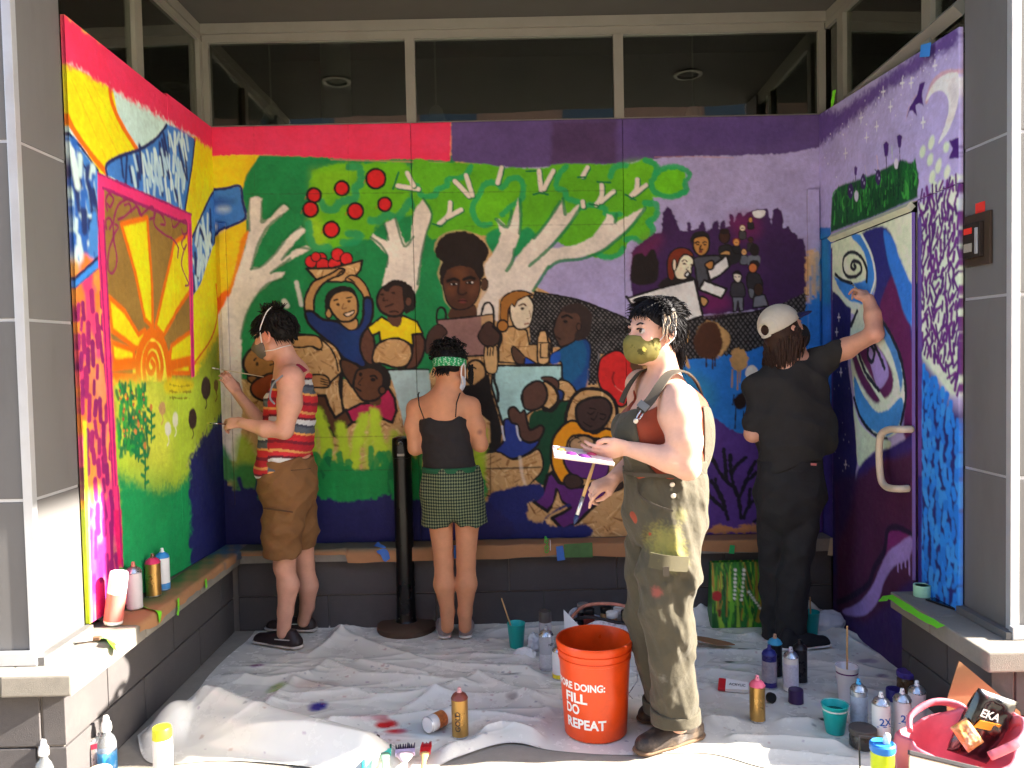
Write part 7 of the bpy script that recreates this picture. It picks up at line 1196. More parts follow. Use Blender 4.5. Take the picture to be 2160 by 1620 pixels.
def sinfold(seed, amp, n=5, fmin=12, fmax=34, bias=(1, 1, 1)):
    rg = np.random.RandomState(seed); K = rg.randn(n, 3) * nv(bias); K = K / np.linalg.norm(K, axis=1)[:, None] * rg.uniform(fmin, fmax, (n, 1)); ph = rg.rand(n) * 6.28
    def f(X, Y, Z):
        o = 0
        for i in range(n):
            w = K[i][0] * X + K[i][1] * Y + K[i][2] * Z + ph[i]; w = w + 1.2 * np.sin(K[(i + 1) % n][0] * X * 0.6 + K[(i + 1) % n][2] * Z * 0.5); o = o + (1 - 2 * np.abs(np.sin(w * 0.5)))
        return -amp * o / n
    return f
# ---- anatomy
class Head:
    """local frame: F forward, S to the person's left, U up; origin between the ears"""
    def __init__(h, c, F, U, s=1.0): h.c = nv(c); h.F = unit(F); h.S = unit(np.cross(U, h.F)); h.U = np.cross(h.F, h.S); h.s = s
    def p(h, f, l, u): return h.c + (h.F * f + h.S * l + h.U * u) * h.s
    def e(h, f, l, u, r): return ell(h.p(f, l, u), nv(r) * h.s, (h.F, h.S, h.U))
    def k(h, a, b, ra, rb): return cone(h.p(*a), h.p(*b), ra * h.s, rb * h.s)
    def skull(h, fl):
        fl.add(h.e(-0.014, 0, 0.04, (0.096, 0.076, 0.086)), k=0.02); fl.add(h.e(0.03, 0, -0.022, (0.066, 0.06, 0.088)), k=0.03)
        fl.add(h.k((0.062, 0, -0.098), (0.05, 0, -0.09), 0.02, 0.026), k=0.03)
        for s in (-1, 1):
            fl.add(h.k((0.0, s * 0.05, -0.062), (0.05, s * 0.022, -0.096), 0.02, 0.018), k=0.025); fl.add(h.e(0.064, s * 0.036, -0.026, (0.026, 0.024, 0.026)), k=0.02)
        fl.add(h.e(0.084, 0, 0.024, (0.012, 0.046, 0.012)), k=0.014)
        for s in (-1, 1): fl.sub(h.e(0.1, s * 0.032, 0.006, (0.02, 0.019, 0.012)), k=0.012)
        fl.add(h.k((0.09, 0, 0.012), (0.112, 0, -0.028), 0.0095, 0.0125), k=0.01); fl.add(h.e(0.104, 0.011, -0.032, (0.011, 0.008, 0.008)), h.e(0.104, -0.011, -0.032, (0.011, 0.008, 0.008)), k=0.008)
        fl.add(h.e(0.09, 0, -0.06, (0.012, 0.026, 0.008)), h.e(0.088, 0, -0.072, (0.012, 0.022, 0.009)), k=0.006)
        for s in (-1, 1):
            fl.add(h.e(-0.008, s * 0.079, -0.008, (0.02, 0.008, 0.032)), k=0.006); fl.add(h.e(-0.014, s * 0.085, 0.004, (0.018, 0.006, 0.024)), k=0.006); fl.sub(h.e(-0.004, s * 0.092, -0.004, (0.011, 0.009, 0.018)), k=0.005)
    def eyes(h, par, look=(0, 0)):
        b = nv(par.location); W_ = PM('eye_white', (176, 164, 158), 0.15, 0.03, 20, 0); I_ = PM('eye_iris', (60, 42, 30), 0.1, 0.1, 60, 0)
        for s in (-1, 1):
            c = h.p(0.079, s * 0.032, 0.006); bm = MB().lathe([(0.0125 * math.sin(a) * h.s + 1e-5, -0.0125 * math.cos(a) * h.s) for a in np.linspace(0, math.pi, 10)], 16, cap0=False, cap1=False); o = bm.build('eye', W_, par, True); o.location = c - b
            d = unit(h.F + h.S * look[0] + h.U * look[1]); M = Vector(d).to_track_quat('Z', 'Y').to_matrix().to_4x4(); i = MB().lathe([(0.0078 * h.s, 0.0100 * h.s), (0.005 * h.s, 0.0119 * h.s), (0.0005, 0.0127 * h.s)], 14, M=M).build('iris', I_, o, True)
def limb(fl, pts, rs, k=0.02, w=None, s=1.0):
    for i in range(len(pts) - 1): fl.add(cone(pts[i], pts[i + 1], rs[i], rs[i + 1], w, s), k=k)
def hand(fl, wrist, fdir, back, thumb, sc=1.0, curl=(0.4, 0.5, 0.5), spread=0.06, tcurl=0.5, idx=None):
    """wrist position, finger direction, back-of-hand direction, side on which the thumb sits; curl angles per joint (radians)"""
    D = unit(fdir); B = unit(nv(back) - D * (nv(back) @ D)); T = unit(nv(thumb) - D * (nv(thumb) @ D) - B * (nv(thumb) @ B)); w = nv(wrist); P = lambda d, t, b: w + (D * d + T * t + B * b) * sc
    fl.add(cone(P(0, 0.004, 0), P(0.05, 0.012, 0), 0.024 * sc, 0.024 * sc, B, 1.7), cone(P(0.02, -0.008, 0), P(0.07, -0.016, 0), 0.022 * sc, 0.022 * sc, B, 1.7), cone(P(0.05, 0.012, 0), P(0.075, 0.016, 0), 0.022 * sc, 0.02 * sc, B, 1.7), k=0.012)
    tips = []
    for j, (t, l, r) in enumerate(((0.030, 0.043, 0.0088), (0.010, 0.048, 0.009), (-0.010, 0.045, 0.0086), (-0.029, 0.035, 0.0076))):
        cj = curl if idx is None or j > 0 else idx; a = 0.0; p = P(0.078 - (0.006 if j in (0, 3) else 0), t * 0.92, 0.002); sp = t * spread / 0.03
        for m, (f, rr) in enumerate(((1.0, 1.0), (0.62, 0.92), (0.5, 0.82))):
            a += cj[m]; q = p + (D * math.cos(a) - B * math.sin(a) + T * sp * math.cos(a)) * l * f * sc; fl.add(cone(p, q, r * rr * sc, r * rr * 0.92 * sc), k=0.004); p = q
        tips.append(p)
    p0, p1 = P(0.012, 0.022, -0.006), P(0.045, 0.042, -0.012 - 0.012 * tcurl); p2 = P(0.078, 0.046 - 0.012 * tcurl, -0.018 - 0.024 * tcurl); p3 = P(0.1, 0.042 - 0.02 * tcurl, -0.018 - 0.034 * tcurl)
    fl.add(cone(p0, p1, 0.017 * sc, 0.0125 * sc), k=0.014); fl.add(cone(p1, p2, 0.0115 * sc, 0.0098 * sc), k=0.004); fl.add(cone(p2, p3, 0.0098 * sc, 0.008 * sc), k=0.004); tips.append(p3); return tips
def strands(name, par, mat, roots, fn, n=5, r=(0.004, 0.0012), sides=5):
    """many short tapered locks as one hair mesh: fn(i, root) -> list of points"""
    b = nv(par.location); m = MB()
    for i, rt in enumerate(roots):
        pts = [tuple(nv(p) - b) for p in fn(i, rt)]; k = len(pts); m.tube(pts, [r[0] + (r[1] - r[0]) * (j / (k - 1)) ** 1.3 for j in range(k)], sides)
    return m.build(name, mat, par, True)
M_SKIN = PM('skin', (206, 150, 120), 0.56, 0.09, 28, 0.16, 420, attr='tone', spec=0.35)
def skin_tone(base, red=(190, 100, 84), spots=()):
    def f(V):
        c = np.empty((len(V), 3)); c[:] = s2l(base)
        for p, r, cc, a in spots: d = np.linalg.norm(V - nv(p), axis=1); m = np.clip(1.4 - d / r, 0, 1) * a; c += (s2l(cc) - c) * m[:, None]
        n = np.sin(V[:, 0] * 41 + V[:, 2] * 23) * np.sin(V[:, 1] * 37 - V[:, 2] * 31); return c * (1 + 0.03 * n)[:, None]
    return f
def person(label, loc): return thing('person', label, 'person', loc)
def body_obj(fl, par, tone, sm=1):
    V, Q = fl.mesh(); V = relax(V, Q, sm, 0.45); me = np_mesh('body', V - nv(par.location), Q); vcol(me, tone(V), 'tone'); return link('body', me, M_SKIN, par, True)
def cloth_obj(name, fl, par, mat, colf=None, sm=1): return skin_obj(name, fl, mat, par, colf, sm)
def band(par, name, mat, pts, w, th, nrm):
    """flat strap through points; nrm: outward direction per point or one vector"""
    b = nv(par.location); P = spline([tuple(p) for p in pts], False, 5); N = spline([tuple(unit(n)) for n in nrm], False, 5) if isinstance(nrm, list) else np.tile(unit(nrm), (len(P), 1)); v = []; f = []
    for i in range(len(P)):
        t = unit(P[min(i + 1, len(P) - 1)] - P[max(i - 1, 0)]); n = unit(N[i] - t * (N[i] @ t)); s = np.cross(t, n); q = P[i] - b; v += [tuple(q - s * w / 2), tuple(q + s * w / 2), tuple(q + s * w / 2 + n * th), tuple(q - s * w / 2 + n * th)]
    for i in range(len(P) - 1):
        for j in range(4): a, c = 4 * i + j, 4 * i + (j + 1) % 4; f.append((a, c, c + 4, a + 4))
    k = 4 * (len(P) - 1); f += [(3, 2, 1, 0), (k, k + 1, k + 2, k + 3)]; return MB().add(v, f).build(name, mat, par, True, sharp=50)
def shoe(par, name, heel, toe, w, h, mat, sole, lace=None, ankle=None, up=(0, 0, 1)):
    heel, toe = nv(heel), nv(toe); d = unit(toe - heel); L = np.linalg.norm(toe - heel); s = nv((-d[1], d[0], 0)); U = nv(up); P = lambda f, l, u: heel + d * L * f + s * l + U * u
    fl = Field(0.005); fl.add(cone(P(0.14, 0, h * 0.34), P(0.5, 0, h * 0.36), w * 0.42, w * 0.46), cone(P(0.5, 0, h * 0.34), P(0.84, 0.004, h * 0.2), w * 0.46, w * 0.42), k=0.02)
    fl.add(cone(P(0.16, 0, h * 0.5), P(0.2, 0, h * 0.95), w * 0.4, w * 0.36), k=0.02); fl.add(cone(P(0.3, 0, h * 0.6), P(0.62, 0, h * 0.42), w * 0.36, w * 0.34), k=0.02); fl.cut(plane(P(0, 0, 0.018), (0, 0, -1)), k=0.003); o = skin_obj(name, fl, mat, par)
    f2 = Field(0.005); f2.add(cone(P(0.12, 0, 0.012), P(0.5, 0, 0.012), w * 0.44, w * 0.45, U, 3.2), cone(P(0.5, 0, 0.012), P(0.87, 0.004, 0.012), w * 0.45, w * 0.42, U, 3.2), k=0.01); f2.cut(plane(P(0, 0, 0.024), (0, 0, 1)), plane(P(0, 0, 0.001), (0, 0, -1)), k=0.002); skin_obj('sole', f2, sole, o if False else par)
    if lace:
        b = nv(par.location)
        for i in range(4): f = 0.42 + 0.08 * i; u = h * (0.98 - 0.17 * i) * 0.86 + 0.006; MB().tube([tuple(P(f, -w * 0.26, u - 0.012) - b), tuple(P(f + 0.02, 0, u + 0.004) - b), tuple(P(f, w * 0.26, u - 0.012) - b)], 0.0028, 6).build('lace', lace, par, True)
    return o
# ---------------------------------------------------------------- person in overalls, foreground
Y3 = -1.585; G3 = lambda x, y, d=0.0: atY(x, y, Y3 + d)
p3 = person('person in paint-stained olive overalls and rust tank top holding a palette, nearest the camera', (atY(1405, 1580, Y3)[0], Y3, 0.0))
def build_p3():
    H = Head(G3(1378, 702, 0.05), (-0.86, -0.5, 0.0), (0.02, 0.0, 1.0), 1.04); fl = Field(0.005); H.skull(fl)
    sk = (214, 166, 144)
    nb, nt = G3(1408, 815, 0.05), G3(1392, 742, 0.06); limb(fl, [nb, nt], [0.062, 0.056], 0.03)
    shN, shF = G3(1432, 846, -0.13), G3(1352, 812, 0.16); limb(fl, [G3(1412, 838, 0.02), shN], [0.07, 0.062], 0.05); limb(fl, [G3(1400, 832, 0.02), shF], [0.07, 0.055], 0.05)
    chest, waist, hip = G3(1402, 890, 0.01), G3(1404, 990, 0.0), G3(1404, 1075, 0.0); limb(fl, [chest, waist, hip], [0.135, 0.125, 0.15], 0.05)
    fl.add(ell(G3(1450, 900, 0.05), (0.085, 0.09, 0.13)), k=0.05); fl.add(ell(G3(1352, 910, -0.05), (0.075, 0.085, 0.085)), ell(G3(1340, 905, 0.08), (0.07, 0.08, 0.085)), k=0.04)
    el, wr = G3(1450, 985, -0.19), G3(1328, 947, -0.15); limb(fl, [shN, G3(1434, 875, -0.155), G3(1444, 930, -0.18), el], [0.064, 0.07, 0.061, 0.046], 0.03); limb(fl, [el, G3(1410, 968, -0.185), wr], [0.047, 0.047, 0.029], 0.02)
    tips = hand(fl, G3(1322, 947, -0.15), G3(1240, 962, -0.14) - G3(1320, 948, -0.15), (0.1, -0.75, -0.55), (0.0, -0.35, 0.9), 1.0, (0.35, 0.35, 0.2), 0.03, 0.0)
    elF, wrF = G3(1352, 960, 0.17), G3(1296, 1008, 0.06); limb(fl, [shF, elF], [0.06, 0.045], 0.03); limb(fl, [elF, wrF], [0.045, 0.029], 0.02)
    hand(fl, G3(1293, 1010, 0.055), G3(1235, 1040, 0.02) - G3(1293, 1010, 0.055), (-0.3, -0.55, 0.75), (-0.5, -0.6, 0.4), 0.98, (0.8, 0.9, 0.6), 0.03, 0.6, idx=(0.35, 0.5, 0.3))
    kn, an = G3(1418, 1300, -0.06), G3(1432, 1525, -0.01); limb(fl, [G3(1425, 1100, -0.06), kn, an], [0.08, 0.05, 0.04], 0.02); knF, anF = G3(1362, 1300, 0.12), G3(1398, 1500, 0.14); limb(fl, [G3(1378, 1100, 0.07), knF, anF], [0.07, 0.045, 0.04], 0.02)
    spots = [(H.p(0.1, 0, -0.03), 0.03, (216, 130, 110), 0.4), (H.p(0.07, 0.04, -0.03), 0.03, (224, 140, 120), 0.4), (H.p(-0.005, 0.085, -0.005), 0.035, (226, 130, 104), 0.45)] + [(t, 0.012, (214, 128, 110), 0.5) for t in tips]
    body_obj(fl, p3, skin_tone(sk, spots=spots)); H.eyes(p3, (0.1, 0.15))
    # brows and lashes
    HR = PM('dark_hair', (22, 19, 22), 0.62, 0.25, 60, 0.05, spec=0.25); ST = PM('bleached_hair', (140, 122, 104), 0.6, 0.2, 60)
    for s in (-1, 1):
        strands('eyebrow', p3, HR, [H.p(0.096, s * (0.012 + 0.036 * i / 13), 0.028 + 0.007 * math.sin(i / 13 * 2.6)) for i in range(14)], lambda i, r: [r - H.F * 0.004, r + H.S * s * 0.008 + H.U * 0.002, r + H.S * s * 0.014 - H.F * 0.002], r=(0.0026, 0.001), sides=4)
        strands('eyelash', p3, HR, [H.p(0.093, s * (0.02 + 0.025 * i / 8), 0.0125 + 0.003 * math.sin(i / 8 * 3.1)) for i in range(9)], lambda i, r: [r - H.F * 0.003, r + H.F * 0.003 + H.U * 0.001, r + H.F * 0.006 + H.U * 0.002], r=(0.0018, 0.0008), sides=4)
    # hair: close cap plus layered locks, spiky crown and mullet
    hf = Field(0.006); hf.add(H.e(-0.02, 0, 0.046, (0.102, 0.084, 0.09)), k=0.02); hf.add(H.e(-0.06, 0, -0.02, (0.06, 0.07, 0.06)), k=0.03); hf.add(cone(H.p(-0.09, 0, -0.03), H.p(-0.095, 0, -0.12), 0.045, 0.03), k=0.03)
    hf.cut(plane(H.p(0.064, 0, 0.05), H.F * 0.8 - H.U * 0.6), k=0.01); hf.sub(H.e(0.06, 0.09, -0.02, (0.062, 0.05, 0.055)), H.e(0.06, -0.09, -0.02, (0.062, 0.05, 0.055)), k=0.01); cloth_obj('hair', hf, p3, HR)
    rg = np.random.RandomState(5)
    def lock(i, r):
        o = unit(r - H.c - H.U * 0.02); f = (r - H.c) @ H.F; u = (r - H.c) @ H.U; l = 0.034 + 0.022 * rg.rand(); j = H.S * rg.randn() * 0.01 + H.F * rg.randn() * 0.01
        if f > 0.02: d = unit(H.F * 0.55 - H.U * 0.75 + H.S * np.sign((r - H.c) @ H.S) * 0.15); l *= 0.75
        elif u > 0.07 and f < -0.03: d = unit(-H.F * 0.8 - H.U * (0.5 - 0.5 * rg.rand()) + o * 0.12 + j * 7); l *= 1.0
        elif u > 0.07: d = unit(H.F * 0.5 + H.S * np.sign((r - H.c) @ H.S) * 0.5 - H.U * 0.1 + o * 0.1 + j * 8)
        else: d = unit(-H.U * 0.9 - H.F * 0.35 + o * 0.1 + j * 6); l *= 1.3
        return [r - o * 0.004, r + o * 0.004 + d * l * 0.35, r + o * 0.004 + d * l * 0.7 + j * 0.3, r + d * l]
    roots = []
    while len(roots) < 2000:
        v = unit(rg.randn(3)); r = H.c + (H.F * (-0.02 + v[0] * 0.101) + H.S * v[1] * 0.084 + H.U * (0.046 + v[2] * 0.09)) * H.s; f, u = (r - H.c) @ H.F, (r - H.c) @ H.U
        if u < -0.03 and f > -0.06: continue
        if f > 0.03 and u < 0.075: continue
        if f > -0.02 and u < 0.03: continue
        roots.append(r)
    strands('hair_locks', p3, HR, roots, lock, r=(0.0026, 0.0006), sides=3)
    nape = [H.p(-0.085 - 0.02 * rg.rand(), (rg.rand() - 0.5) * 0.11, -0.02 - 0.05 * rg.rand()) for _ in range(260)]
    strands('nape_locks', p3, HR, nape, lambda i, r: [r, r - H.U * 0.03 - H.F * 0.008 + H.S * rg.randn() * 0.004, r - H.U * 0.065 - H.F * 0.004 * rg.randn() + H.S * rg.randn() * 0.008, r - H.U * (0.085 + 0.025 * rg.rand()) + H.F * 0.01 * rg.randn()], r=(0.0035, 0.0008), sides=4)
    side = [H.p(0.035 - 0.065 * rg.rand(), 0.084 + 0.003 * rg.rand(), 0.035 + 0.045 * rg.rand()) for _ in range(56)]
    strands('bleached_locks', p3, ST, side[:38], lambda i, r: [r, r - H.U * 0.022 + H.S * 0.006 - H.F * 0.004, r - H.U * 0.045 + H.S * 0.004 + H.F * 0.004 * rg.randn(), r - H.U * (0.06 + 0.02 * rg.rand()) + H.S * 0.001], r=(0.0024, 0.0008)); strands('hair_locks', p3, HR, side[30:], lambda i, r: [r, r - H.U * 0.02 + H.S * 0.007, r - H.U * 0.04 + H.S * 0.006, r - H.U * 0.06 + H.S * 0.002], r=(0.0036, 0.001))
    # mask
    mf = Field(0.004); mf.add(H.e(0.036, 0, -0.05, (0.084, 0.07, 0.07)), k=0.02); mf.add(H.k((0.09, 0, -0.012), (0.116, 0, -0.034), 0.016, 0.02), k=0.03); mf.add(H.e(0.085, 0, -0.075, (0.04, 0.04, 0.036)), k=0.03)
    mf.cut(plane(H.p(0.1, 0, -0.008), H.U * 0.95 - H.F * 0.16), plane(H.p(0.022, 0, 0), -H.F), plane(H.p(0.0, 0, -0.128), -H.U + H.F * -0.35), k=0.004); mf.wrinkle(sinfold(3, 0.0016, 4, 60, 120)); 
    def mcol(V):
        c = np.empty((len(V), 3)); c[:] = s2l((112, 103, 48)); n = np.sin(V[:, 0] * 160 + 2 * np.sin(V[:, 2] * 90)) * np.sin(V[:, 2] * 150 + V[:, 1] * 120); c *= (1 + 0.08 * n)[:, None]
        for q, r, cc in ((H.p(0.1, 0.05, -0.07), 0.014, (70, 64, 20)), (H.p(0.09, 0.055, -0.062), 0.008, (214, 196, 90)), (H.p(0.06, 0.07, -0.03), 0.008, (70, 64, 20)), (H.p(0.08, 0.06, -0.1), 0.01, (74, 70, 20)), (H.p(0.115, 0.02, -0.05), 0.009, (86, 80, 24)), (H.p(0.045, 0.07, -0.06), 0.008, (80, 74, 22))): d = np.linalg.norm(V - q, axis=1) + 0.004 * np.sin(V[:, 0] * 500) * np.sin(V[:, 2] * 430); c[d < r] = s2l(cc)
        return c
    cloth_obj('face_mask', mf, p3, PM('mask_cotton', (150, 140, 40), 0.8, 0.06, 60, 0.1, 300, attr='paint'), mcol)
    b = nv(p3.location); EL = PM('white_elastic', (222, 216, 214), 0.6)
    for s in (-1, 1): MB().tube([tuple(q - b) for q in spline([H.p(0.03, s * 0.072, -0.03), H.p(0.012, s * 0.083, -0.004), H.p(-0.012, s * 0.09, 0.028), H.p(-0.026, s * 0.092, 0.016), H.p(-0.03, s * 0.088, -0.012), H.p(-0.01, s * 0.083, -0.036), H.p(0.026, s * 0.07, -0.062)], False, 4)], 0.0026, 6).build('ear_loop', EL, p3, True)
    # rust tank top
    RU = PM('rust_jersey', (146, 62, 38), 0.85, 0.08, 40, 0.15, 300, sheen=0.1, bump2=0.3, b2scale=12); tf = Field(0.006); limb(tf, [chest, waist, hip], [0.147, 0.136, 0.156], 0.05); limb(tf, [G3(1412, 838, 0.02), G3(1432, 842, -0.10)], [0.078, 0.066], 0.05); limb(tf, [G3(1400, 832, 0.02), G3(1356, 815, 0.14)], [0.078, 0.06], 0.05); tf.add(ell(G3(1452, 905, 0.05), (0.093, 0.1, 0.16)), k=0.05); tf.add(ell(G3(1350, 912, -0.052), (0.086, 0.096, 0.094)), ell(G3(1338, 907, 0.082), (0.08, 0.09, 0.094)), k=0.04)
    tf.sub(ell(G3(1352, 800, -0.03), (0.105, 0.13, 0.14)), ell(G3(1400, 790, 0.02), (0.10, 0.12, 0.085)), cone(G3(1438, 812, -0.12), G3(1446, 890, -0.2), 0.07, 0.078), k=0.008); tf.sub(cone(G3(1350, 790, 0.14), G3(1345, 880, 0.24), 0.07, 0.075), k=0.008); tf.wrinkle(sinfold(8, 0.005, 3, 40, 90)); cloth_obj('tank_top', tf, p3, RU)
    # overalls
    def ocol(V):
        c = np.empty((len(V), 3)); c[:] = s2l((72, 66, 51)); n = np.sin(V[:, 0] * 33 + V[:, 2] * 17) * np.sin(V[:, 2] * 29 - V[:, 1] * 19); c *= (1 + 0.05 * n)[:, None]; sp = np.sin(V[:, 0] * 210 + 3 * np.sin(V[:, 2] * 120)) * np.sin(V[:, 2] * 190 + 2 * np.sin(V[:, 0] * 150))
        for q, r, cc, a in ((G3(1405, 1150, -0.2), 0.07, (196, 186, 80), 0.7), (G3(1440, 1090, -0.2), 0.03, (170, 164, 76), 0.4), (G3(1425, 1180, -0.2), 0.05, (186, 178, 80), 0.5), (G3(1355, 1166, -0.15), 0.022, (190, 60, 50), 0.9), (G3(1358, 1180, -0.15), 0.012, (196, 50, 44), 0.9), (G3(1385, 1250, -0.17), 0.02, (200, 90, 80), 0.8), (G3(1360, 1248, -0.16), 0.008, (196, 60, 54), 0.9), (G3(1405, 1120, -0.2), 0.01, (150, 40, 40), 0.8), (G3(1400, 1440, -0.16), 0.018, (196, 190, 176), 0.5)):
            d = np.linalg.norm((V - q) * nv((1, 0.4, 1)), axis=1) / r + 0.25 * sp; m = np.clip((1.25 - d) * 1.3, 0, 1) * a * 0.5; c += (s2l(cc) - c) * m[:, None]
        return c
    OV = PM('olive_twill', (96, 86, 66), 0.85, 0.07, 40, 0.25, 420, attr='paint', sheen=0.1, bump2=0.55, b2scale=10); of = Field(0.006); limb(of, [G3(1404, 992, 0.0), G3(1404, 1030, 0), G3(1405, 1085, 0)], [0.152, 0.16, 0.168], 0.05)
    limb(of, [G3(1424, 1100, -0.06), G3(1410, 1200, -0.075), G3(1410, 1300, -0.075), G3(1420, 1420, -0.045), G3(1426, 1518, -0.02)], [0.124, 0.122, 0.11, 0.098, 0.088], 0.012); limb(of, [G3(1385, 1100, 0.07), G3(1362, 1200, 0.1), G3(1362, 1300, 0.12), G3(1388, 1420, 0.13), G3(1400, 1498, 0.14)], [0.112, 0.098, 0.088, 0.082, 0.078], 0.012)
    of.add(cone(G3(1395, 1185, -0.17), G3(1455, 1190, -0.15), 0.03, 0.03), cone(G3(1405, 1235, -0.165), G3(1440, 1235, -0.16), 0.034, 0.034), k=0.03)
    of.cut(plane(G3(1400, 986, 0), (0, 0, 1)), plane(G3(1426, 1522, -0.02), (0.0, -0.1, -1)), k=0.006); of.sub(cone(G3(1404, 940, 0), G3(1404, 992, 0), 0.10, 0.12), k=0.01)
    
    for x0, y0, x1, y1, r in ((1345, 1075, 1400, 1100, .012), (1340, 1095, 1420, 1110, .010), (1380, 1130, 1330, 1120, .010), (1400, 1215, 1375, 1260, .014), (1420, 1260, 1450, 1330, .016), (1385, 1290, 1440, 1370, .015), (1450, 1230, 1430, 1290, .013), (1470, 1140, 1440, 1160, .012), (1475, 1260, 1455, 1310, .012), (1395, 1350, 1385, 1420, .012), (1440, 1380, 1470, 1420, .012), (1395, 1450, 1450, 1470, .013), (1455, 1470, 1400, 1490, .012), (1470, 1080, 1430, 1070, .010), (1480, 1110, 1440, 1095, .010), (1365, 1230, 1350, 1280, .012)):
        of.sub(cone(G3(x0, y0, -0.205 + 0.9 * ((x0 - 1412) / 544) ** 2), G3(x1, y1, -0.2 + 0.9 * ((x1 - 1412) / 544) ** 2), r * 0.8, r * 0.5), k=0.025)
    of.wrinkle(sinfold(11, 0.011, 3, 34, 80, (1, 0.6, 1.6))); of.wrinkle(sinfold(12, 0.014, 2, 14, 30)); of.wrinkle(sinfold(14, 0.005, 3, 90, 150)); ov = cloth_obj('overalls', of, p3, OV, ocol)
    bf = Field(0.005); limb(bf, [chest, waist, hip], [0.157, 0.146, 0.166], 0.05); bf.add(ell(G3(1348, 914, -0.054), (0.096, 0.104, 0.1)), ell(G3(1336, 909, 0.084), (0.09, 0.1, 0.1)), k=0.04)
    bf.cut(plane(G3(1320, 868, -0.02), (-0.1, 0.15, 1)), plane(G3(1310, 1000, 0), (0, 0, -1)), k=0.004); bf.sub(ell(G3(1412, 900, -0.16), (0.115, 0.2, 0.19)), ell(G3(1440, 880, 0.1), (0.18, 0.3, 0.2)), k=0.006); bf.wrinkle(sinfold(15, 0.005, 3, 40, 90)); cloth_obj('bib', bf, p3, OV, ocol)
    bk_ = Field(0.006); limb(bk_, [chest, waist], [0.157, 0.148], 0.05); bk_.add(ell(G3(1456, 915, 0.05), (0.096, 0.104, 0.17)), k=0.05); limb(bk_, [G3(1412, 838, 0.02), G3(1432, 842, -0.08)], [0.086, 0.07], 0.05); bk_.cut(plane(G3(1480, 900, 0), (-1, 0.12, 0)), plane(G3(1462, 850, 0), (0.25, 0, 1)), k=0.004); bk_.sub(cone(G3(1436, 812, -0.12), G3(1446, 920, -0.24), 0.08, 0.1), k=0.006); cloth_obj('bib_back', bk_, p3, OV, ocol)
    DK = PM('olive_strap', (70, 62, 52), 0.85, 0.08, 40, 0.2, 400)
    band(p3, 'shoulder_strap', DK, [G3(1350, 868, -0.155), G3(1372, 845, -0.15), G3(1392, 815, -0.125), G3(1412, 790, -0.075), G3(1440, 784, -0.03), G3(1464, 802, 0.02), G3(1478, 830, 0.06)], 0.036, 0.006, [(-0.5, -0.8, 0.2), (-0.4, -0.8, 0.3), (-0.3, -0.7, 0.6), (-0.1, -0.4, 0.9), (0.2, -0.1, 0.95), (0.7, 0, 0.7), (1, 0, 0.2)])
    band(p3, 'shoulder_strap', DK, [G3(1312, 850, 0.06), G3(1322, 825, 0.06), G3(1338, 800, 0.07), G3(1356, 783, 0.1), G3(1385, 778, 0.13)], 0.034, 0.006, [(-0.9, -0.4, 0.2), (-0.9, -0.3, 0.3), (-0.8, -0.2, 0.5), (-0.5, 0, 0.9), (0, 0, 1)])
    band(p3, 'buckle', PM('dull_buckle', (120, 116, 110), 0.5, 0.1, metal=0.6), [G3(1352, 862, -0.164), G3(1362, 850, -0.163)], 0.042, 0.004, (-0.45, -0.85, 0.25)); MB().tube([tuple(q - b) for q in (G3(1352, 866, -0.168), G3(1345, 876, -0.17), G3(1342, 884, -0.17), G3(1350, 884, -0.17), G3(1356, 872, -0.168))], 0.003, 6).build('clip_wire', M_STEEL, p3, True)
    for q in (G3(1341, 888, -0.168), G3(1418, 1022, -0.16), G3(1420, 1046, -0.17)): MB().lathe([(0.0095, 0), (0.0095, 0.003), (0.006, 0.0045)], 16, M=Matrix.Translation(q - b) @ Matrix.Rotation(math.radians(100), 4, 'X')).build('button', PM('pale_button', (206, 196, 180), 0.3, 0.05, metal=0.3), p3, True)
    band(p3, 'pocket_flap', OV if False else PM('olive_flap', (80, 74, 54), 0.85, 0.1, 50, 0.3, 400, dirt=((186, 176, 90), 0.5, 0.55), dscale=20), [G3(1370, 1180, -0.215), G3(1405, 1187, -0.228), G3(1450, 1190, -0.2)], 0.055, 0.006, [(-0.4, -0.9, 0), (0, -1, 0), (0.4, -0.9, 0)]); band(p3, 'pocket_tab', DK, [G3(1404, 1195, -0.232), G3(1405, 1215, -0.228)], 0.022, 0.004, (0, -1, 0))
    band(p3, 'pocket_seam', DK, [G3(1345, 1018, -0.11), G3(1348, 1042, -0.13), G3(1375, 1062, -0.165), G3(1420, 1078, -0.18)], 0.006, 0.003, [(-0.7, -0.7, 0), (-0.6, -0.8, 0), (-0.3, -1, 0), (0, -1, 0)]); band(p3, 'waist_seam', DK, [G3(1315, 996, 0.0), G3(1340, 1000, -0.12), G3(1390, 1003, -0.16), G3(1430, 1005, -0.16)], 0.014, 0.003, [(-1, -0.2, 0), (-0.7, -0.7, 0), (-0.2, -1, 0), (0.2, -1, 0)])
    cf = Field(0.005); cf.add(cone(G3(1424, 1490, -0.022), G3(1426, 1522, -0.02), 0.097, 0.098), k=0.01); cf.cut(plane(G3(1424, 1492, -0.02), (0, 0, 1)), plane(G3(1426, 1524, -0.02), (0.05, -0.1, -1)), k=0.004); cf.sub(cone(G3(1424, 1480, -0.022), G3(1426, 1540, -0.02), 0.07, 0.07), k=0.004); cloth_obj('turned_cuff', cf, p3, OV, ocol)
    c2 = Field(0.005); c2.add(cone(G3(1398, 1468, 0.14), G3(1401, 1500, 0.14), 0.086, 0.086), k=0.01); c2.cut(plane(G3(1398, 1472, 0.14), (0, 0, 1)), plane(G3(1400, 1500, 0.14), (0, 0, -1)), k=0.004); cloth_obj('turned_cuff', c2, p3, OV, ocol)
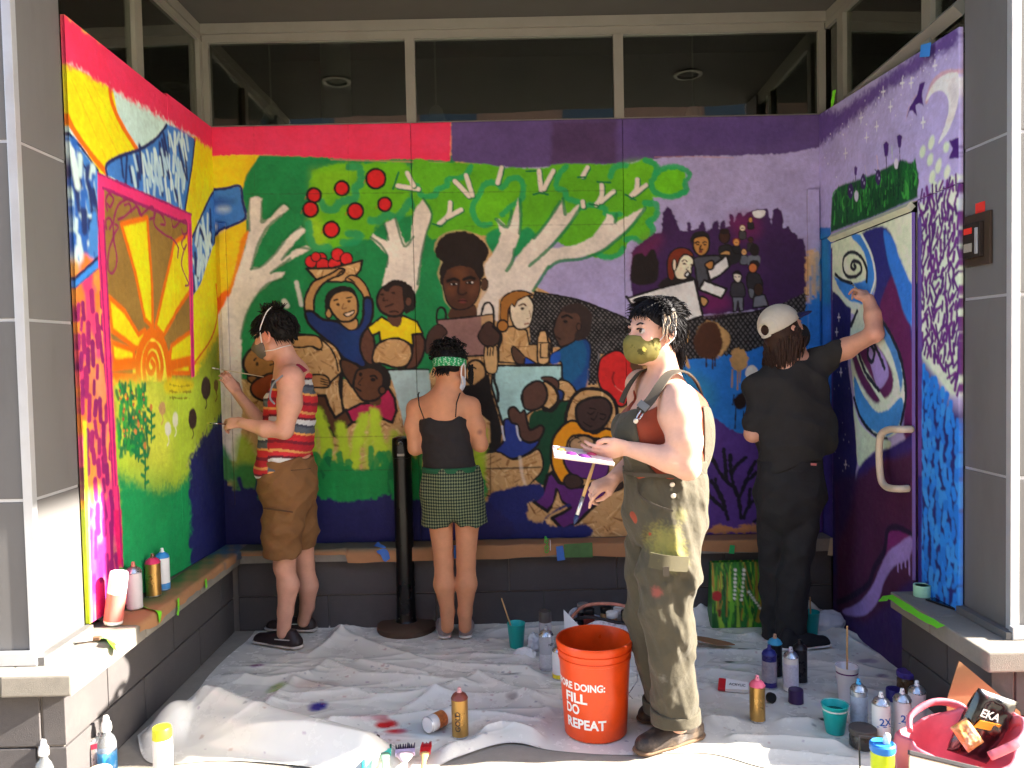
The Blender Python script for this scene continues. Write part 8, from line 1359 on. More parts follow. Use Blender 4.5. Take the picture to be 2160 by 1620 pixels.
    BT = PM('worn_leather', (58, 48, 42), 0.5, 0.25, 30, 0.3, 90, dirt=((150, 126, 100), 0.6, 0.5), dscale=14); SO = PM('boot_sole', (110, 84, 62), 0.8, 0.2, 30, 0.1); LC = PM('boot_lace', (40, 34, 30), 0.8)
    for hl, te, s in ((atZ(1478, 1552), atZ(1340, 1594), 1), (atZ(1462, 1528), atZ(1352, 1520), 0)):
        hl[2] = te[2] = 0.004; o = shoe(p3, 'boot', hl, te, 0.115, 0.105, BT, SO, LC if s else None); an_ = hl + (te - hl) * 0.24
        sh = Field(0.005); sh.add(cone(an_ + nv((0, 0, 0.07)), (G3(1430, 1500, -0.015) if s else G3(1399, 1480, 0.14)), 0.056, 0.062), k=0.02); skin_obj('boot_shaft', sh, BT, p3)
build_p3()
# palette and brush in the hands
q = G3(1232, 962, -0.15); pal = thing('paint_palette', 'white palette board smeared with pink and purple paint, held by the person in overalls', 'palette', q); d = G3(1290, 972, -0.15) - G3(1172, 956, -0.15); pal.rotation_euler = (math.radians(6), math.atan2(-d[2], d[0]), 0)
MB().box(-0.115, 0.105, -0.075, 0.09, -0.006, 0.006, 0.003).build('palette_board', PM('palette_white', (226, 206, 200), 0.5, 0.1, 20, 0.05, dirt=((196, 130, 150), 0.7, 0.5), dscale=18), pal)
for x, y, r, c in ((-0.05, -0.02, 0.022, (110, 50, 120)), (0.0, -0.03, 0.026, (96, 44, 110)), (-0.085, 0.02, 0.018, (226, 150, 80)), (0.03, 0.02, 0.02, (206, 80, 110))): bm = MB().lathe([(r, 0.0065), (r * 0.8, 0.011), (r * 0.3, 0.014), (0.001, 0.0145)], 16, x, y, cap0=False).build('paint_blob', col_mat(c, 0.25), pal, True)
def held_brush(label, a, b, rh, tipc, ferr=0.18, tip=0.12, group='brushes in hands', hc=M_WOOD):
    a, b = nv(a), nv(b); o = thing('held_brush', label, 'paint brush', a, 0, group); d = b - a; L_ = np.linalg.norm(d); u = d / L_; P = lambda t: tuple(u * L_ * t)
    MB().tube([P(0), P(0.3), P(1 - ferr - tip)], [rh * 0.7, rh, rh * 0.9], 10).build('handle', hc, o, True); MB().tube([P(1 - ferr - tip), P(1 - tip)], [rh * 1.0, rh * 1.15], 10).build('ferrule', M_STEEL, o, True); MB().tube([P(1 - tip), P(1 - tip * 0.5), P(1)], [rh * 1.15, rh * 1.3, rh * 0.3], 10).build('bristles', tipc, o, True); return o
held_brush('long wooden brush with dark blue tip held low by the person in overalls', G3(1256, 968, 0.0), G3(1211, 1106, -0.06), 0.0075, col_mat((30, 46, 90), 0.5), 0.28, 0.14)
# ---------------------------------------------------------------- the other three painters
HAIR = PM('near_black_hair', (20, 16, 15), 0.62, 0.25, 60, 0.05, spec=0.25); BRNH = PM('brown_hair', (58, 38, 28), 0.6, 0.3, 50, 0.05, spec=0.25)
def build_p1():
    Y1 = -0.33; G = lambda x, y, d=0.0: atY(x, y, Y1 + d); p = person('person in striped tank top and brown cargo shorts painting at the left wall', (G(605, 1350)[0], Y1, 0)); b = nv(p.location)
    H = Head(G(577, 708, 0.0), (-0.95, 0.24, -0.2), (-0.12, 0.02, 1.0), 1.04); fl = Field(0.0052); H.skull(fl)
    nb, nt = G(612, 778, 0.0), G(594, 735, 0.0); limb(fl, [nb, nt], [0.064, 0.06], 0.03)
    sN, sF = G(612, 800, -0.16), G(622, 792, 0.17); limb(fl, [G(616, 795), sN], [0.085, 0.066], 0.05); limb(fl, [G(616, 795), sF], [0.085, 0.062], 0.05)
    ch, wa, hp_ = G(614, 850), G(605, 930), G(606, 1000); limb(fl, [ch, wa, hp_], [0.13, 0.118, 0.135], 0.05, nv((0, 1, 0)), 0.85)
    eN, wN = G(600, 908, -0.2), G(512, 893, -0.16); limb(fl, [sN, G(611, 850, -0.185), eN], [0.064, 0.061, 0.044], 0.03); limb(fl, [eN, G(560, 905, -0.19), wN], [0.044, 0.042, 0.027], 0.02)
    hand(fl, G(510, 893, -0.16), G(455, 893, -0.13) - G(512, 893, -0.16), (0.15, -0.7, 0.5), (0.0, 0.3, 0.8), 0.95, (0.7, 0.7, 0.4), 0.03, 0.6, idx=(0.4, 0.5, 0.3))
    eF, wF = G(562, 905, 0.12), G(502, 832, 0.1); limb(fl, [sF, eF], [0.06, 0.046], 0.03); limb(fl, [eF, wF], [0.044, 0.028], 0.02)
    hand(fl, G(500, 830, 0.1), G(470, 785, 0.08) - G(500, 830, 0.1), (0.5, -0.75, 0.3), (0.5, 0.0, 0.75), 0.95, (0.35, 0.6, 0.5), 0.03, 0.6, idx=(0.25, 0.4, 0.3))
    kN, aN, kF, aF = G(600, 1195, -0.06), G(598, 1335, -0.08), G(642, 1190, 0.12), G(640, 1310, 0.14)
    limb(fl, [G(605, 1050, -0.05), kN], [0.09, 0.058], 0.03); limb(fl, [kN, G(608, 1235, -0.06), G(602, 1290, -0.075), aN], [0.052, 0.057, 0.041, 0.036], 0.02); limb(fl, [G(625, 1050, 0.08), kF], [0.09, 0.056], 0.03); limb(fl, [kF, G(650, 1235, 0.12), G(648, 1280, 0.13), aF], [0.05, 0.055, 0.039, 0.035], 0.02)
    body_obj(fl, p, skin_tone((206, 152, 128), spots=[(sN, 0.06, (222, 120, 110), 0.35), (H.p(-0.008, 0.085, 0), 0.04, (222, 120, 104), 0.5), (nb, 0.07, (216, 132, 116), 0.4)])); H.eyes(p)
    hf = Field(0.006); hf.add(H.e(-0.022, 0, 0.05, (0.105, 0.084, 0.088)), k=0.02); hf.add(H.e(-0.07, 0, -0.0, (0.05, 0.07, 0.05)), k=0.03); hf.cut(plane(H.p(0.075, 0, 0.05), H.F * 0.9 - H.U * 0.4), k=0.01); hf.sub(H.e(0.05, 0.09, -0.03, (0.07, 0.05, 0.056)), H.e(0.05, -0.09, -0.03, (0.07, 0.05, 0.056)), H.e(-0.07, 0, -0.085, (0.09, 0.12, 0.05)), k=0.01); cloth_obj('hair', hf, p, HAIR)
    rg = np.random.RandomState(6); roots = []
    while len(roots) < 700:
        v = unit(rg.randn(3)); f, l, u = -0.022 + v[0] * 0.106, v[1] * 0.085, 0.05 + v[2] * 0.089
        if (u < 0.02 and f > -0.03) or u < -0.025 or (f > 0.06 and u < 0.05): continue
        roots.append((H.p(f, l, u), f, u))
    def lk(i, q):
        r, f, u = q; o = unit(r - H.c - H.U * 0.03); j = rg.randn(3) * 0.1; d = unit((H.F * 0.8 - H.U * 0.7 if f > 0.0 else -H.F * 0.3 - H.U * 0.9) + o * 0.15 + j); l = 0.03 + 0.02 * rg.rand()
        if u > 0.125: d = unit(o * 0.7 + j * 3)
        return [r - o * 0.003, r + o * 0.005 + d * l * 0.5, r + o * 0.003 + d * l]
    strands('hair_locks', p, HAIR, roots, lk, r=(0.0042, 0.001), sides=4)
    mf = Field(0.005); mf.add(H.e(0.036, 0, -0.05, (0.086, 0.068, 0.07)), k=0.02); mf.add(H.k((0.09, 0, -0.012), (0.12, 0, -0.04), 0.016, 0.02), k=0.03); mf.cut(plane(H.p(0.1, 0, -0.006), H.U * 0.95 - H.F * 0.25), plane(H.p(0.03, 0, 0), -H.F), k=0.004); mf.wrinkle(sinfold(4, 0.002, 4, 60, 120)); cloth_obj('face_mask', mf, p, PM('grey_mask', (104, 96, 88), 0.85, 0.08, 40, 0.15, 300))
    EL = PM('white_elastic', (222, 216, 214), 0.6); MB().tube([tuple(q - b) for q in spline([H.p(0.034, 0.07, -0.03), H.p(0.02, 0.085, 0.03), H.p(-0.005, 0.088, 0.07), H.p(-0.03, 0.07, 0.115), H.p(-0.045, 0.03, 0.142), H.p(-0.05, -0.02, 0.145)], False, 5)], 0.0032, 6).build('mask_strap', EL, p, True); MB().tube([tuple(q - b) for q in spline([H.p(0.03, 0.066, -0.075), H.p(-0.02, 0.066, -0.08), H.p(-0.06, 0.05, -0.075), H.p(-0.085, 0, -0.07)], False, 5)], 0.0024, 6).build('mask_strap', EL, p, True)
    # striped tank
    tf = Field(0.006); limb(tf, [ch, wa, G(596, 985)], [0.142, 0.135, 0.150], 0.05, nv((0, 1, 0)), 0.85); limb(tf, [G(616, 798), G(614, 800, -0.11)], [0.092, 0.07], 0.05); limb(tf, [G(618, 798), G(620, 795, 0.12)], [0.092, 0.066], 0.05)
    tf.sub(cone(G(606, 770, -0.17), G(606, 862, -0.22), 0.075, 0.075), cone(G(620, 770, 0.2), G(616, 850, 0.24), 0.075, 0.075), ell(G(594, 768), (0.10, 0.105, 0.085)), k=0.008); tf.cut(plane(G(600, 985), (0.12, 0, -0.3)), plane(G(600, 1005), (0.35, 0.0, -1)), k=0.004); tf.wrinkle(sinfold(21, 0.008, 3, 30, 80))
    def tc(V):
        z = V[:, 2] + 0.12 * (V[:, 0] - b[0]) + 0.012 * np.sin(V[:, 0] * 17); c = np.empty((len(V), 3)); t = ((z * 4.6) % 1.0); front = (V[:, 0] < b[0] - 0.02) * 0.43; t = (t + front) % 1.0
        for lo, cc in ((0, (176, 34, 44)), (0.16, (120, 28, 44)), (0.24, (196, 40, 46)), (0.40, (226, 160, 84)), (0.45, (86, 92, 100)), (0.60, (60, 62, 74)), (0.66, (206, 204, 202)), (0.78, (96, 30, 44)), (0.84, (200, 44, 54)), (0.94, (214, 150, 84))): c[t >= lo] = s2l(cc)
        return c * (1 + 0.06 * np.sin(z * 700))[:, None]
    cloth_obj('tank_top', tf, p, PM('striped_cotton', (180, 60, 60), 0.9, 0.06, 60, 0.15, 300, attr='paint', bump2=0.35, b2scale=13), tc)
    BI = PM('grey_binding', (130, 134, 144), 0.85); band(p, 'armhole_binding', BI, [G(597, 792, -0.235), G(577, 810, -0.225), G(570, 838, -0.22), G(580, 852, -0.225)], 0.009, 0.004, (-0.5, -1, 0)) ; band(p, 'shoulder_band', PM('crimson_band', (150, 34, 60), 0.9), [G(592, 806, -0.135), G(604, 782, -0.115), G(624, 771, -0.085), G(644, 784, -0.09)], 0.034, 0.005, [(-0.7, -0.6, 0.5), (-0.4, -0.6, 0.8), (0, -0.4, 1), (0.6, -0.5, 0.7)])
    # cargo shorts
    sf = Field(0.006); limb(sf, [G(606, 965), G(606, 1010), G(608, 1040)], [0.145, 0.152, 0.15], 0.05, nv((0, 1, 0)), 0.85); limb(sf, [G(602, 1050, -0.06), G(596, 1110, -0.065), G(594, 1165, -0.065)], [0.115, 0.11, 0.103], 0.03); limb(sf, [G(625, 1050, 0.08), G(632, 1110, 0.1), G(636, 1160, 0.11)], [0.112, 0.1, 0.09], 0.03)
    sf.add(cone(G(585, 1095, -0.16), G(610, 1096, -0.155), 0.025, 0.025), cone(G(585, 1125, -0.155), G(610, 1126, -0.15), 0.028, 0.028), k=0.02); sf.cut(plane(G(606, 958), (0.1, 0, 1)), plane(G(595, 1168), (0.05, 0.04, -1)), k=0.005)
    for x0, y0, x1, y1 in ((600, 1055, 650, 1075), (640, 1010, 655, 1060), (560, 1060, 600, 1075), (570, 1150, 610, 1140), (590, 1160, 560, 1130)): sf.sub(cone(G(x0, y0, -0.195), G(x1, y1, -0.185), 0.012, 0.01), k=0.03)
    sf.wrinkle(sinfold(23, 0.010, 3, 34, 80)); cloth_obj('cargo_shorts', sf, p, PM('brown_canvas', (124, 86, 50), 0.9, 0.1, 30, 0.25, 380, bump2=0.45, b2scale=11)); SE = PM('brown_seam', (84, 58, 36), 0.9); band(p, 'pocket_flap', SE, [G(556, 1072, -0.16), G(580, 1075, -0.185), G(618, 1080, -0.182)], 0.008, 0.003, (-0.3, -1, 0)); band(p, 'pocket_seam', SE, [G(556, 1000, -0.12), G(562, 1012, -0.14), G(572, 1022, -0.158)], 0.006, 0.003, (-0.5, -1, 0)); band(p, 'pocket_seam', SE, [G(612, 992, -0.168), G(640, 990, -0.16), G(655, 988, -0.14)], 0.004, 0.003, (0.2, -1, 0))
    DK = PM('dark_boat_leather', (44, 32, 32), 0.5, 0.15, 20, 0.1); WS = PM('pale_sole', (196, 186, 176), 0.7)
    for h_, t_, l_ in ((atZ(637, 1372), atZ(536, 1356), 1), (atZ(668, 1334), atZ(560, 1330), 0)): h_[2] = t_[2] = 0.008; shoe(p, 'boat_shoe', h_, t_, 0.1, 0.07, DK, WS, PM('white_lace', (214, 206, 196), 0.7) if l_ else None); band(p, 'side_lace', PM('white_lace', (214, 206, 196), 0.7), [h_ + (t_ - h_) * 0.2 + nv((0, -0.046, 0.055)), h_ + (t_ - h_) * 0.5 + nv((0, -0.05, 0.05))], 0.005, 0.002, (0, -1, 0.2))
    held_brush('small brush with yellow tip held by the person in the striped tank top', G(520, 898, -0.15), G(436, 892, -0.12), 0.0035, col_mat((190, 190, 60), 0.5), 0.2, 0.08, hc=col_mat((120, 40, 40), 0.4)); held_brush('long pale brush raised in the far hand of the person in the striped tank top', G(556, 795, 0.08), G(447, 776, 0.08), 0.003, col_mat((226, 226, 214), 0.5), 0.1, 0.06, hc=PM('pale_handle', (196, 180, 150), 0.5))
build_p1()
def build_p2():
    Y2 = -0.36; G = lambda x, y, d=0.0: atY(x, y, Y2 + d); p = person('person seen from behind in black camisole, patterned shorts and green headband', (G(955, 1345)[0], Y2, 0)); b = nv(p.location)
    H = Head(G(950, 782, 0.02), (0.45, 0.82, -0.4), (0.12, 0.35, 1.0), 0.98); fl = Field(0.0052); H.skull(fl); sk = (196, 136, 100)
    limb(fl, [G(936, 838, 0.0), G(944, 798, 0.02)], [0.058, 0.052], 0.03); sL, sR = G(879, 862, 0.03), G(992, 858, 0.03); ch, wa, hp_ = G(935, 885, 0.02), G(945, 965, 0.01), G(952, 1030, 0.0)
    limb(fl, [G(934, 846, 0.01), sL], [0.065, 0.05], 0.05); limb(fl, [G(938, 845, 0.01), sR], [0.065, 0.05], 0.05); yy = nv((0, 1, 0)); limb(fl, [ch, wa, hp_], [0.135, 0.115, 0.15], 0.06, yy, 1.35)
    eL, eR = G(876, 945, 0.02), G(1014, 938, 0.02); limb(fl, [sL, G(873, 900, 0.02), eL], [0.05, 0.047, 0.038], 0.03); limb(fl, [sR, G(1004, 898, 0.02), eR], [0.05, 0.047, 0.038], 0.03); wL, wR = G(900, 930, 0.22), G(985, 920, 0.22); limb(fl, [eL, wL], [0.038, 0.026], 0.02); limb(fl, [eR, wR], [0.038, 0.026], 0.02)
    hand(fl, wL, (0.3, 0.5, 0.3), (-0.6, 0, 0.6), (0.4, 0, 0.8), 0.88, (0.6, 0.6, 0.4)); hand(fl, wR, (-0.3, 0.5, 0.3), (0.6, 0, 0.6), (-0.4, 0, 0.8), 0.88, (0.6, 0.6, 0.4))
    for (x0, x1, x2, x3) in ((928, 936, 937, 944), (986, 983, 984, 981)): limb(fl, [G(x0, 1080, 0), G(x1, 1185, -0.005)], [0.072, 0.05], 0.012); limb(fl, [G(x1, 1185, 0), G(x2, 1232, -0.01), G(x3, 1290, 0), G(x3, 1322, 0)], [0.05, 0.056, 0.037, 0.035], 0.02)
    body_obj(fl, p, skin_tone(sk, spots=[(sL, 0.05, (206, 130, 100), 0.3), (sR, 0.05, (206, 130, 100), 0.3), (G(1013, 912, -0.03), 0.016, (110, 70, 70), 0.7)])); H.eyes(p)
    hf = Field(0.006); hf.add(H.e(-0.02, 0, 0.045, (0.102, 0.083, 0.09)), k=0.02); hf.cut(plane(H.p(0.06, 0, 0.03), H.F), plane(H.p(-0.05, 0, -0.03), -H.U), k=0.008); hf.sub(H.e(0.05, 0.09, -0.03, (0.07, 0.05, 0.05)), H.e(0.05, -0.09, -0.03, (0.07, 0.05, 0.05)), k=0.01); cloth_obj('hair', hf, p, HAIR)
    rg = np.random.RandomState(9); bc = G(946, 745, 0.04); cu = []
    while len(cu) < 520:
        v = unit(rg.randn(3)); cu.append(bc + nv((v[0] * 0.085, v[1] * 0.085, v[2] * 0.072)) * (0.55 + 0.45 * rg.rand()))
    def curl(i, r):
        a = unit(r - bc + rg.randn(3) * 0.02); e1 = unit(np.cross(a, rg.randn(3))); e2 = np.cross(a, e1); R_ = 0.007 + 0.003 * rg.rand(); return [r + a * 0.006 * t + (e1 * math.cos(t * 1.5) + e2 * math.sin(t * 1.5)) * R_ for t in range(6)]
    strands('curly_bun', p, HAIR, cu, curl, r=(0.0055, 0.003), sides=5)
    cs = [H.p(0.055 + 0.02 * rg.rand(), -0.08 - 0.012 * rg.rand(), 0.06 - 0.02 * rg.rand()) for _ in range(30)]; strands('loose_curls', p, HAIR, cs, lambda i, r: [r + nv((0.006 * math.sin(t * 1.3 + i), 0.004 * math.cos(t * 1.3 + i), -0.014 * t)) for t in range(8)], r=(0.005, 0.002)); nk = [H.p(-0.07 - 0.03 * rg.rand(), (rg.rand() - 0.5) * 0.1, -0.02 - 0.02 * rg.rand()) for _ in range(60)]; strands('nape_hair', p, HAIR, nk, lambda i, r: [r, r - H.U * 0.012 + H.S * rg.randn() * 0.003, r - H.U * 0.026 + H.S * rg.randn() * 0.006], r=(0.003, 0.001), sides=4)
    bf = Field(0.005); bf.add(H.e(-0.02, 0, 0.045, (0.108, 0.089, 0.096)), k=0.02); n_ = H.U * 0.92 + H.F * -0.25; bf.cut(plane(H.p(-0.09, 0, 0.042), n_), plane(H.p(-0.09, 0, -0.008), -n_), k=0.004)
    def gc(V): c = np.empty((len(V), 3)); c[:] = s2l((24, 150, 84)); k = np.sin(V[:, 0] * 330 + 2 * np.sin(V[:, 2] * 240)) * np.sin(V[:, 2] * 300 + V[:, 0] * 90); c[k > 0.45] = s2l((190, 220, 196)); return c
    cloth_obj('headband', bf, p, PM('green_bandana', (30, 150, 84), 0.8, 0.06, 40, 0.1, attr='paint'), gc); EL = PM('white_elastic', (222, 216, 214), 0.6); MB().tube([tuple(q - b) for q in spline([H.p(0.05, -0.072, -0.03), H.p(0.015, -0.084, 0.012), H.p(-0.012, -0.09, 0.03), H.p(-0.03, -0.09, 0.0), H.p(-0.015, -0.086, -0.04), H.p(0.04, -0.07, -0.07)], False, 5)], 0.004, 6).build('mask_loop', EL, p, True); mf = Field(0.005); mf.add(H.e(0.036, 0, -0.05, (0.086, 0.07, 0.07)), k=0.02); mf.cut(plane(H.p(0.1, 0, -0.006), H.U), plane(H.p(0.03, 0, 0), -H.F), k=0.004); cloth_obj('face_mask', mf, p, PM('white_mask', (206, 212, 226), 0.8))
    BK = PM('black_jersey', (36, 31, 31), 0.85, 0.1, 30, 0.15, 300, bump2=0.4, b2scale=13); cf = Field(0.006); limb(cf, [G(936, 890, 0.02), wa, G(950, 1000, 0)], [0.144, 0.126, 0.142], 0.06, yy, 1.32); cf.cut(plane(G(936, 886, 0), (0.02, 0.35, 1)), plane(G(948, 988, 0), (0, 0, -1)), k=0.004); cf.sub(ell(G(937, 874, -0.12), (0.1, 0.08, 0.04)), k=0.01); cf.wrinkle(sinfold(31, 0.007, 3, 40, 90, (0.6, 0.6, 1.4))); cloth_obj('camisole', cf, p, BK)
    for q in ([(895, 885, -0.105), (884, 855, -0.085), (882, 832, -0.04), (884, 828, 0.03)], [(961, 880, -0.105), (963, 850, -0.085), (970, 830, -0.04), (972, 828, 0.03)]): MB().tube([tuple(G(*v) - b) for v in q], 0.0035, 6).build('strap', BK, p, True)
    sf = Field(0.006); limb(sf, [G(949, 992, 0), G(953, 1030, 0), G(955, 1060, 0)], [0.144, 0.168, 0.165], 0.05, yy, 1.3); limb(sf, [G(930, 1040, 0), G(922, 1106, 0)], [0.098, 0.097], 0.012); limb(sf, [G(982, 1040, 0), G(995, 1106, 0)], [0.098, 0.093], 0.012); sf.cut(plane(G(949, 984, 0), (0, 0, 1)), plane(G(955, 1108, 0), (0, 0, -1)), k=0.004); sf.sub(cone(G(957, 1070, -0.16), G(958, 1112, -0.14), 0.01, 0.016), cone(G(959, 1108, -0.25), G(959, 1108, 0.25), 0.02, 0.02), cone(G(959, 1114, -0.25), G(959, 1114, 0.25), 0.03, 0.03), k=0.01); sf.wrinkle(sinfold(33, 0.011, 3, 40, 90, (1.4, 0.4, 0.4)))
    pm = PM('patterned_cotton', (90, 100, 80), 0.85, 0.08, 40, 0.1, 300, bump2=0.3, b2scale=12); N = pm.node_tree.nodes; K = pm.node_tree.links; ck = N.new('ShaderNodeTexVoronoi'); ck.distance = 'MANHATTAN'; ck.inputs['Randomness'].default_value = 0.0; ck.inputs['Scale'].default_value = 74; mp = N.new('ShaderNodeMapping'); mp.inputs['Scale'].default_value = (1, 0, 0.8); tx = [n for n in N if n.type == 'TEX_COORD'][0]; K.new(tx.outputs['Object'], mp.inputs[0]); K.new(mp.outputs[0], ck.inputs['Vector'])
    mr = N.new('ShaderNodeMapRange'); mr.inputs[1].default_value = 0.42; mr.inputs[2].default_value = 0.52; K.new(ck.outputs['Distance'], mr.inputs[0]); mi = N.new('ShaderNodeMix'); mi.data_type = 'RGBA'; mi.inputs[6].default_value = s2lc((112, 120, 88)); mi.inputs[7].default_value = s2lc((20, 38, 30)); K.new(mr.outputs[0], mi.inputs[0]); mu = [n for n in N if n.type == 'MIX' and n.blend_type == 'MULTIPLY'][0]; K.new(mi.outputs[2], mu.inputs[6]); cloth_obj('shorts', sf, p, pm)
    wb = Field(0.005); wb.add(cone(G(949, 988, 0), G(949, 994, 0), 0.151, 0.153, yy, 1.3), k=0.01); wb.cut(plane(G(949, 983, 0), (0, 0, 1)), plane(G(949, 994, 0), (0, 0, -1)), k=0.003); cloth_obj('waistband', wb, p, PM('green_waistband', (24, 84, 52), 0.8, 0.1, 60))
    SN = PM('lilac_sneaker', (146, 132, 134), 0.7, 0.08, 30, 0.15); WS = PM('white_sole', (220, 214, 210), 0.6)
    for x, tx in ((940, 932), (982, 986)): h_ = atZ(x, 1352); t_ = atZ(tx, 1318); h_[2] = t_[2] = 0.008; t_ = h_ + unit(t_ - h_) * 0.25; shoe(p, 'sneaker', h_, t_, 0.088, 0.09, SN, WS); fq = Field(0.005); fq.add(ell(h_ + nv((0, 0.012, 0.07)), (0.018, 0.022, 0.013)), k=0.01); skin_obj('heel_patch', fq, WS, p)
build_p2()
def build_p4():
    Y4 = -0.5; G = lambda x, y, d=0.0: atY(x, y, Y4 + d); p = person('person in black shirt and trousers with a pale cap, reaching up to paint the door', (G(1670, 1365)[0], Y4, 0)); b = nv(p.location)
    H = Head(G(1655, 700, 0.02), (0.88, 0.4, 0.3), (-0.32, 0.0, 1.0), 1.03); fl = Field(0.0055); H.skull(fl); yy = nv((0, 1, 0))
    limb(fl, [G(1668, 770, 0.0), G(1660, 730, 0.02)], [0.062, 0.056], 0.03); sL, sR = G(1602, 810, 0.02), G(1728, 762, 0.02); ch, wa, hp_ = G(1662, 830, 0), G(1665, 930, 0), G(1665, 1010, 0); limb(fl, [G(1664, 785, 0.0), sL], [0.07, 0.06], 0.05); limb(fl, [G(1668, 780, 0.0), sR], [0.07, 0.06], 0.05); limb(fl, [ch, wa, hp_], [0.145, 0.12, 0.14], 0.06, yy, 1.35)
    eR, wR = G(1845, 704, -0.25), G(1833, 632, -0.15); limb(fl, [sR, G(1785, 735, -0.1), eR], [0.056, 0.05, 0.04], 0.03); limb(fl, [eR, G(1843, 668, -0.2), wR], [0.042, 0.044, 0.029], 0.02); hand(fl, wR, G(1806, 598, -0.03) - wR, (0.2, -0.9, 0.3), (-0.9, -0.1, -0.4), 0.95, (0.5, 0.9, 0.6), 0.03, 0.6, idx=(0.3, 0.7, 0.4))
    eL, wL = G(1588, 915, 0.0), G(1622, 900, 0.2); limb(fl, [sL, eL], [0.054, 0.044], 0.03); limb(fl, [eL, wL], [0.042, 0.028], 0.02); hand(fl, wL, (0.4, 0.6, 0.2), (-0.6, 0, 0.6), (0.4, 0, 0.8), 0.92, (0.6, 0.6, 0.4))
    for q in (((1632, 1060, 0.03), (1628, 1200, 0.06), (1630, 1345, 0.09)), ((1690, 1060, -0.01), (1676, 1200, -0.03), (1668, 1350, -0.03))): limb(fl, [G(*v) for v in q], [0.08, 0.045, 0.04], 0.02)
    body_obj(fl, p, skin_tone((214, 156, 128), spots=[(eR, 0.04, (222, 130, 112), 0.5), (G(1853, 712, -0.28), 0.008, (60, 30, 30), 0.9)])); H.eyes(p)
    hf = Field(0.006); hf.add(H.e(-0.02, 0, 0.03, (0.103, 0.085, 0.09)), k=0.02); hf.add(cone(H.p(-0.03, 0, -0.02), H.p(-0.07, 0, -0.12), 0.085, 0.06), cone(H.p(0.0, -0.06, -0.02), H.p(-0.01, -0.06, -0.1), 0.035, 0.025), k=0.03); hf.sub(H.e(0.1, 0, -0.04, (0.085, 0.1, 0.09)), k=0.01); hf.wrinkle(sinfold(41, 0.006, 5, 40, 90)); cloth_obj('hair', hf, p, BRNH)
    rg = np.random.RandomState(12); rt = [H.p(0.02 - 0.12 * rg.rand(), (rg.rand() * 2 - 1) * 0.09, 0.01 - 0.07 * rg.rand()) for _ in range(260)]
    def lk(i, r): o = unit((r - H.c) - H.U * ((r - H.c) @ H.U)); q = H.c + o * 0.092 + H.U * ((r - H.c) @ H.U); l = 0.11 + 0.06 * rg.rand(); ph = rg.rand() * 6; return [q + nv((0, 0, -l * t)) + o * 0.008 * math.sin(t * 6 + ph) + H.S * 0.008 * math.cos(t * 5 + ph) - H.F * 0.02 * t for t in (0, .2, .4, .6, .8, 1)]
    strands('hair_locks', p, BRNH, rt, lk, r=(0.006, 0.0014), sides=5)
    CP = PM('cream_corduroy', (206, 196, 176), 0.9, 0.06, 30, 0.2, 200, stretch=(1, 1, 1)); cf = Field(0.005); cf.add(H.e(-0.02, 0, 0.05, (0.113, 0.094, 0.1)), k=0.02); cf.cut(plane(H.p(0, 0, 0.036), -H.U + H.F * 0.16), k=0.004); cf.sub(H.e(-0.13, 0, 0.05, (0.03, 0.036, 0.03)), k=0.004); cf.wrinkle(lambda X, Y, Z: 0.0012 * np.sin((X * H.S[0] + Y * H.S[1] + Z * H.S[2]) * 900)); cloth_obj('cap_crown', cf, p, CP)
    vf = Field(0.005); vf.add(ell(H.p(0.115, 0, 0.05), (0.075, 0.075, 0.012), (H.F, H.S, H.U)), k=0.01); vf.cut(plane(H.p(0.06, 0, 0.05), -H.F), k=0.003); cloth_obj('cap_visor', vf, p, PM('navy_visor', (40, 40, 92), 0.85, 0.1, 40, 0.2)); band(p, 'cap_mark', PM('navy_mark', (34, 36, 70), 0.8), [H.p(0.035, -0.088, 0.062), H.p(0.052, -0.084, 0.064)], 0.02, 0.006, -H.S); band(p, 'cap_strap', CP, [H.p(-0.118, 0.034, 0.018), H.p(-0.13, 0, 0.014), H.p(-0.118, -0.034, 0.018)], 0.014, 0.003, -H.F)
    mf = Field(0.005); mf.add(H.e(0.04, 0, -0.05, (0.088, 0.072, 0.072)), k=0.02); mf.add(H.e(0.105, 0, -0.035, (0.03, 0.03, 0.045)), k=0.03); mf.cut(plane(H.p(0.1, 0, 0.0), H.U * 0.95 - H.F * 0.25), plane(H.p(0.02, 0, 0), -H.F), k=0.004); cloth_obj('face_mask', mf, p, PM('black_mask', (30, 26, 28), 0.85, 0.08))
    BT = PM('black_tee', (42, 39, 37), 0.9, 0.1, 20, 0.15, 300, bump2=0.6, b2scale=8); tf = Field(0.0065); limb(tf, [G(1662, 835), G(1665, 920), G(1668, 985)], [0.168, 0.166, 0.172], 0.06, yy, 1.3); limb(tf, [G(1664, 790), G(1604, 814, 0.015)], [0.09, 0.08], 0.05); limb(tf, [G(1668, 788), sR, G(1775, 744, -0.09)], [0.085, 0.08, 0.068], 0.05); limb(tf, [G(1604, 820, 0.01), G(1592, 895, 0.0)], [0.078, 0.062], 0.03); limb(tf, [G(1715, 800), G(1740, 930, 0.02)], [0.08, 0.07], 0.06)
    tf.cut(plane(G(1668, 978), (0.25, 0, -1)), plane(G(1774, 742, -0.09), (1, -0.2, 0.1)), k=0.004); tf.sub(cone(G(1586, 915, 0), G(1580, 945, 0), 0.034, 0.05), ell(G(1672, 742, 0.0), (0.075, 0.095, 0.07)), k=0.006)
    for x0, y0, x1, y1 in ((1700, 800, 1640, 900), (1735, 850, 1650, 960), (1690, 770, 1660, 810), (1740, 780, 1720, 860), (1620, 860, 1600, 940), (1745, 900, 1690, 960)): tf.sub(cone(G(x0, y0, -0.165), G(x1, y1, -0.155), 0.012, 0.01), k=0.035)
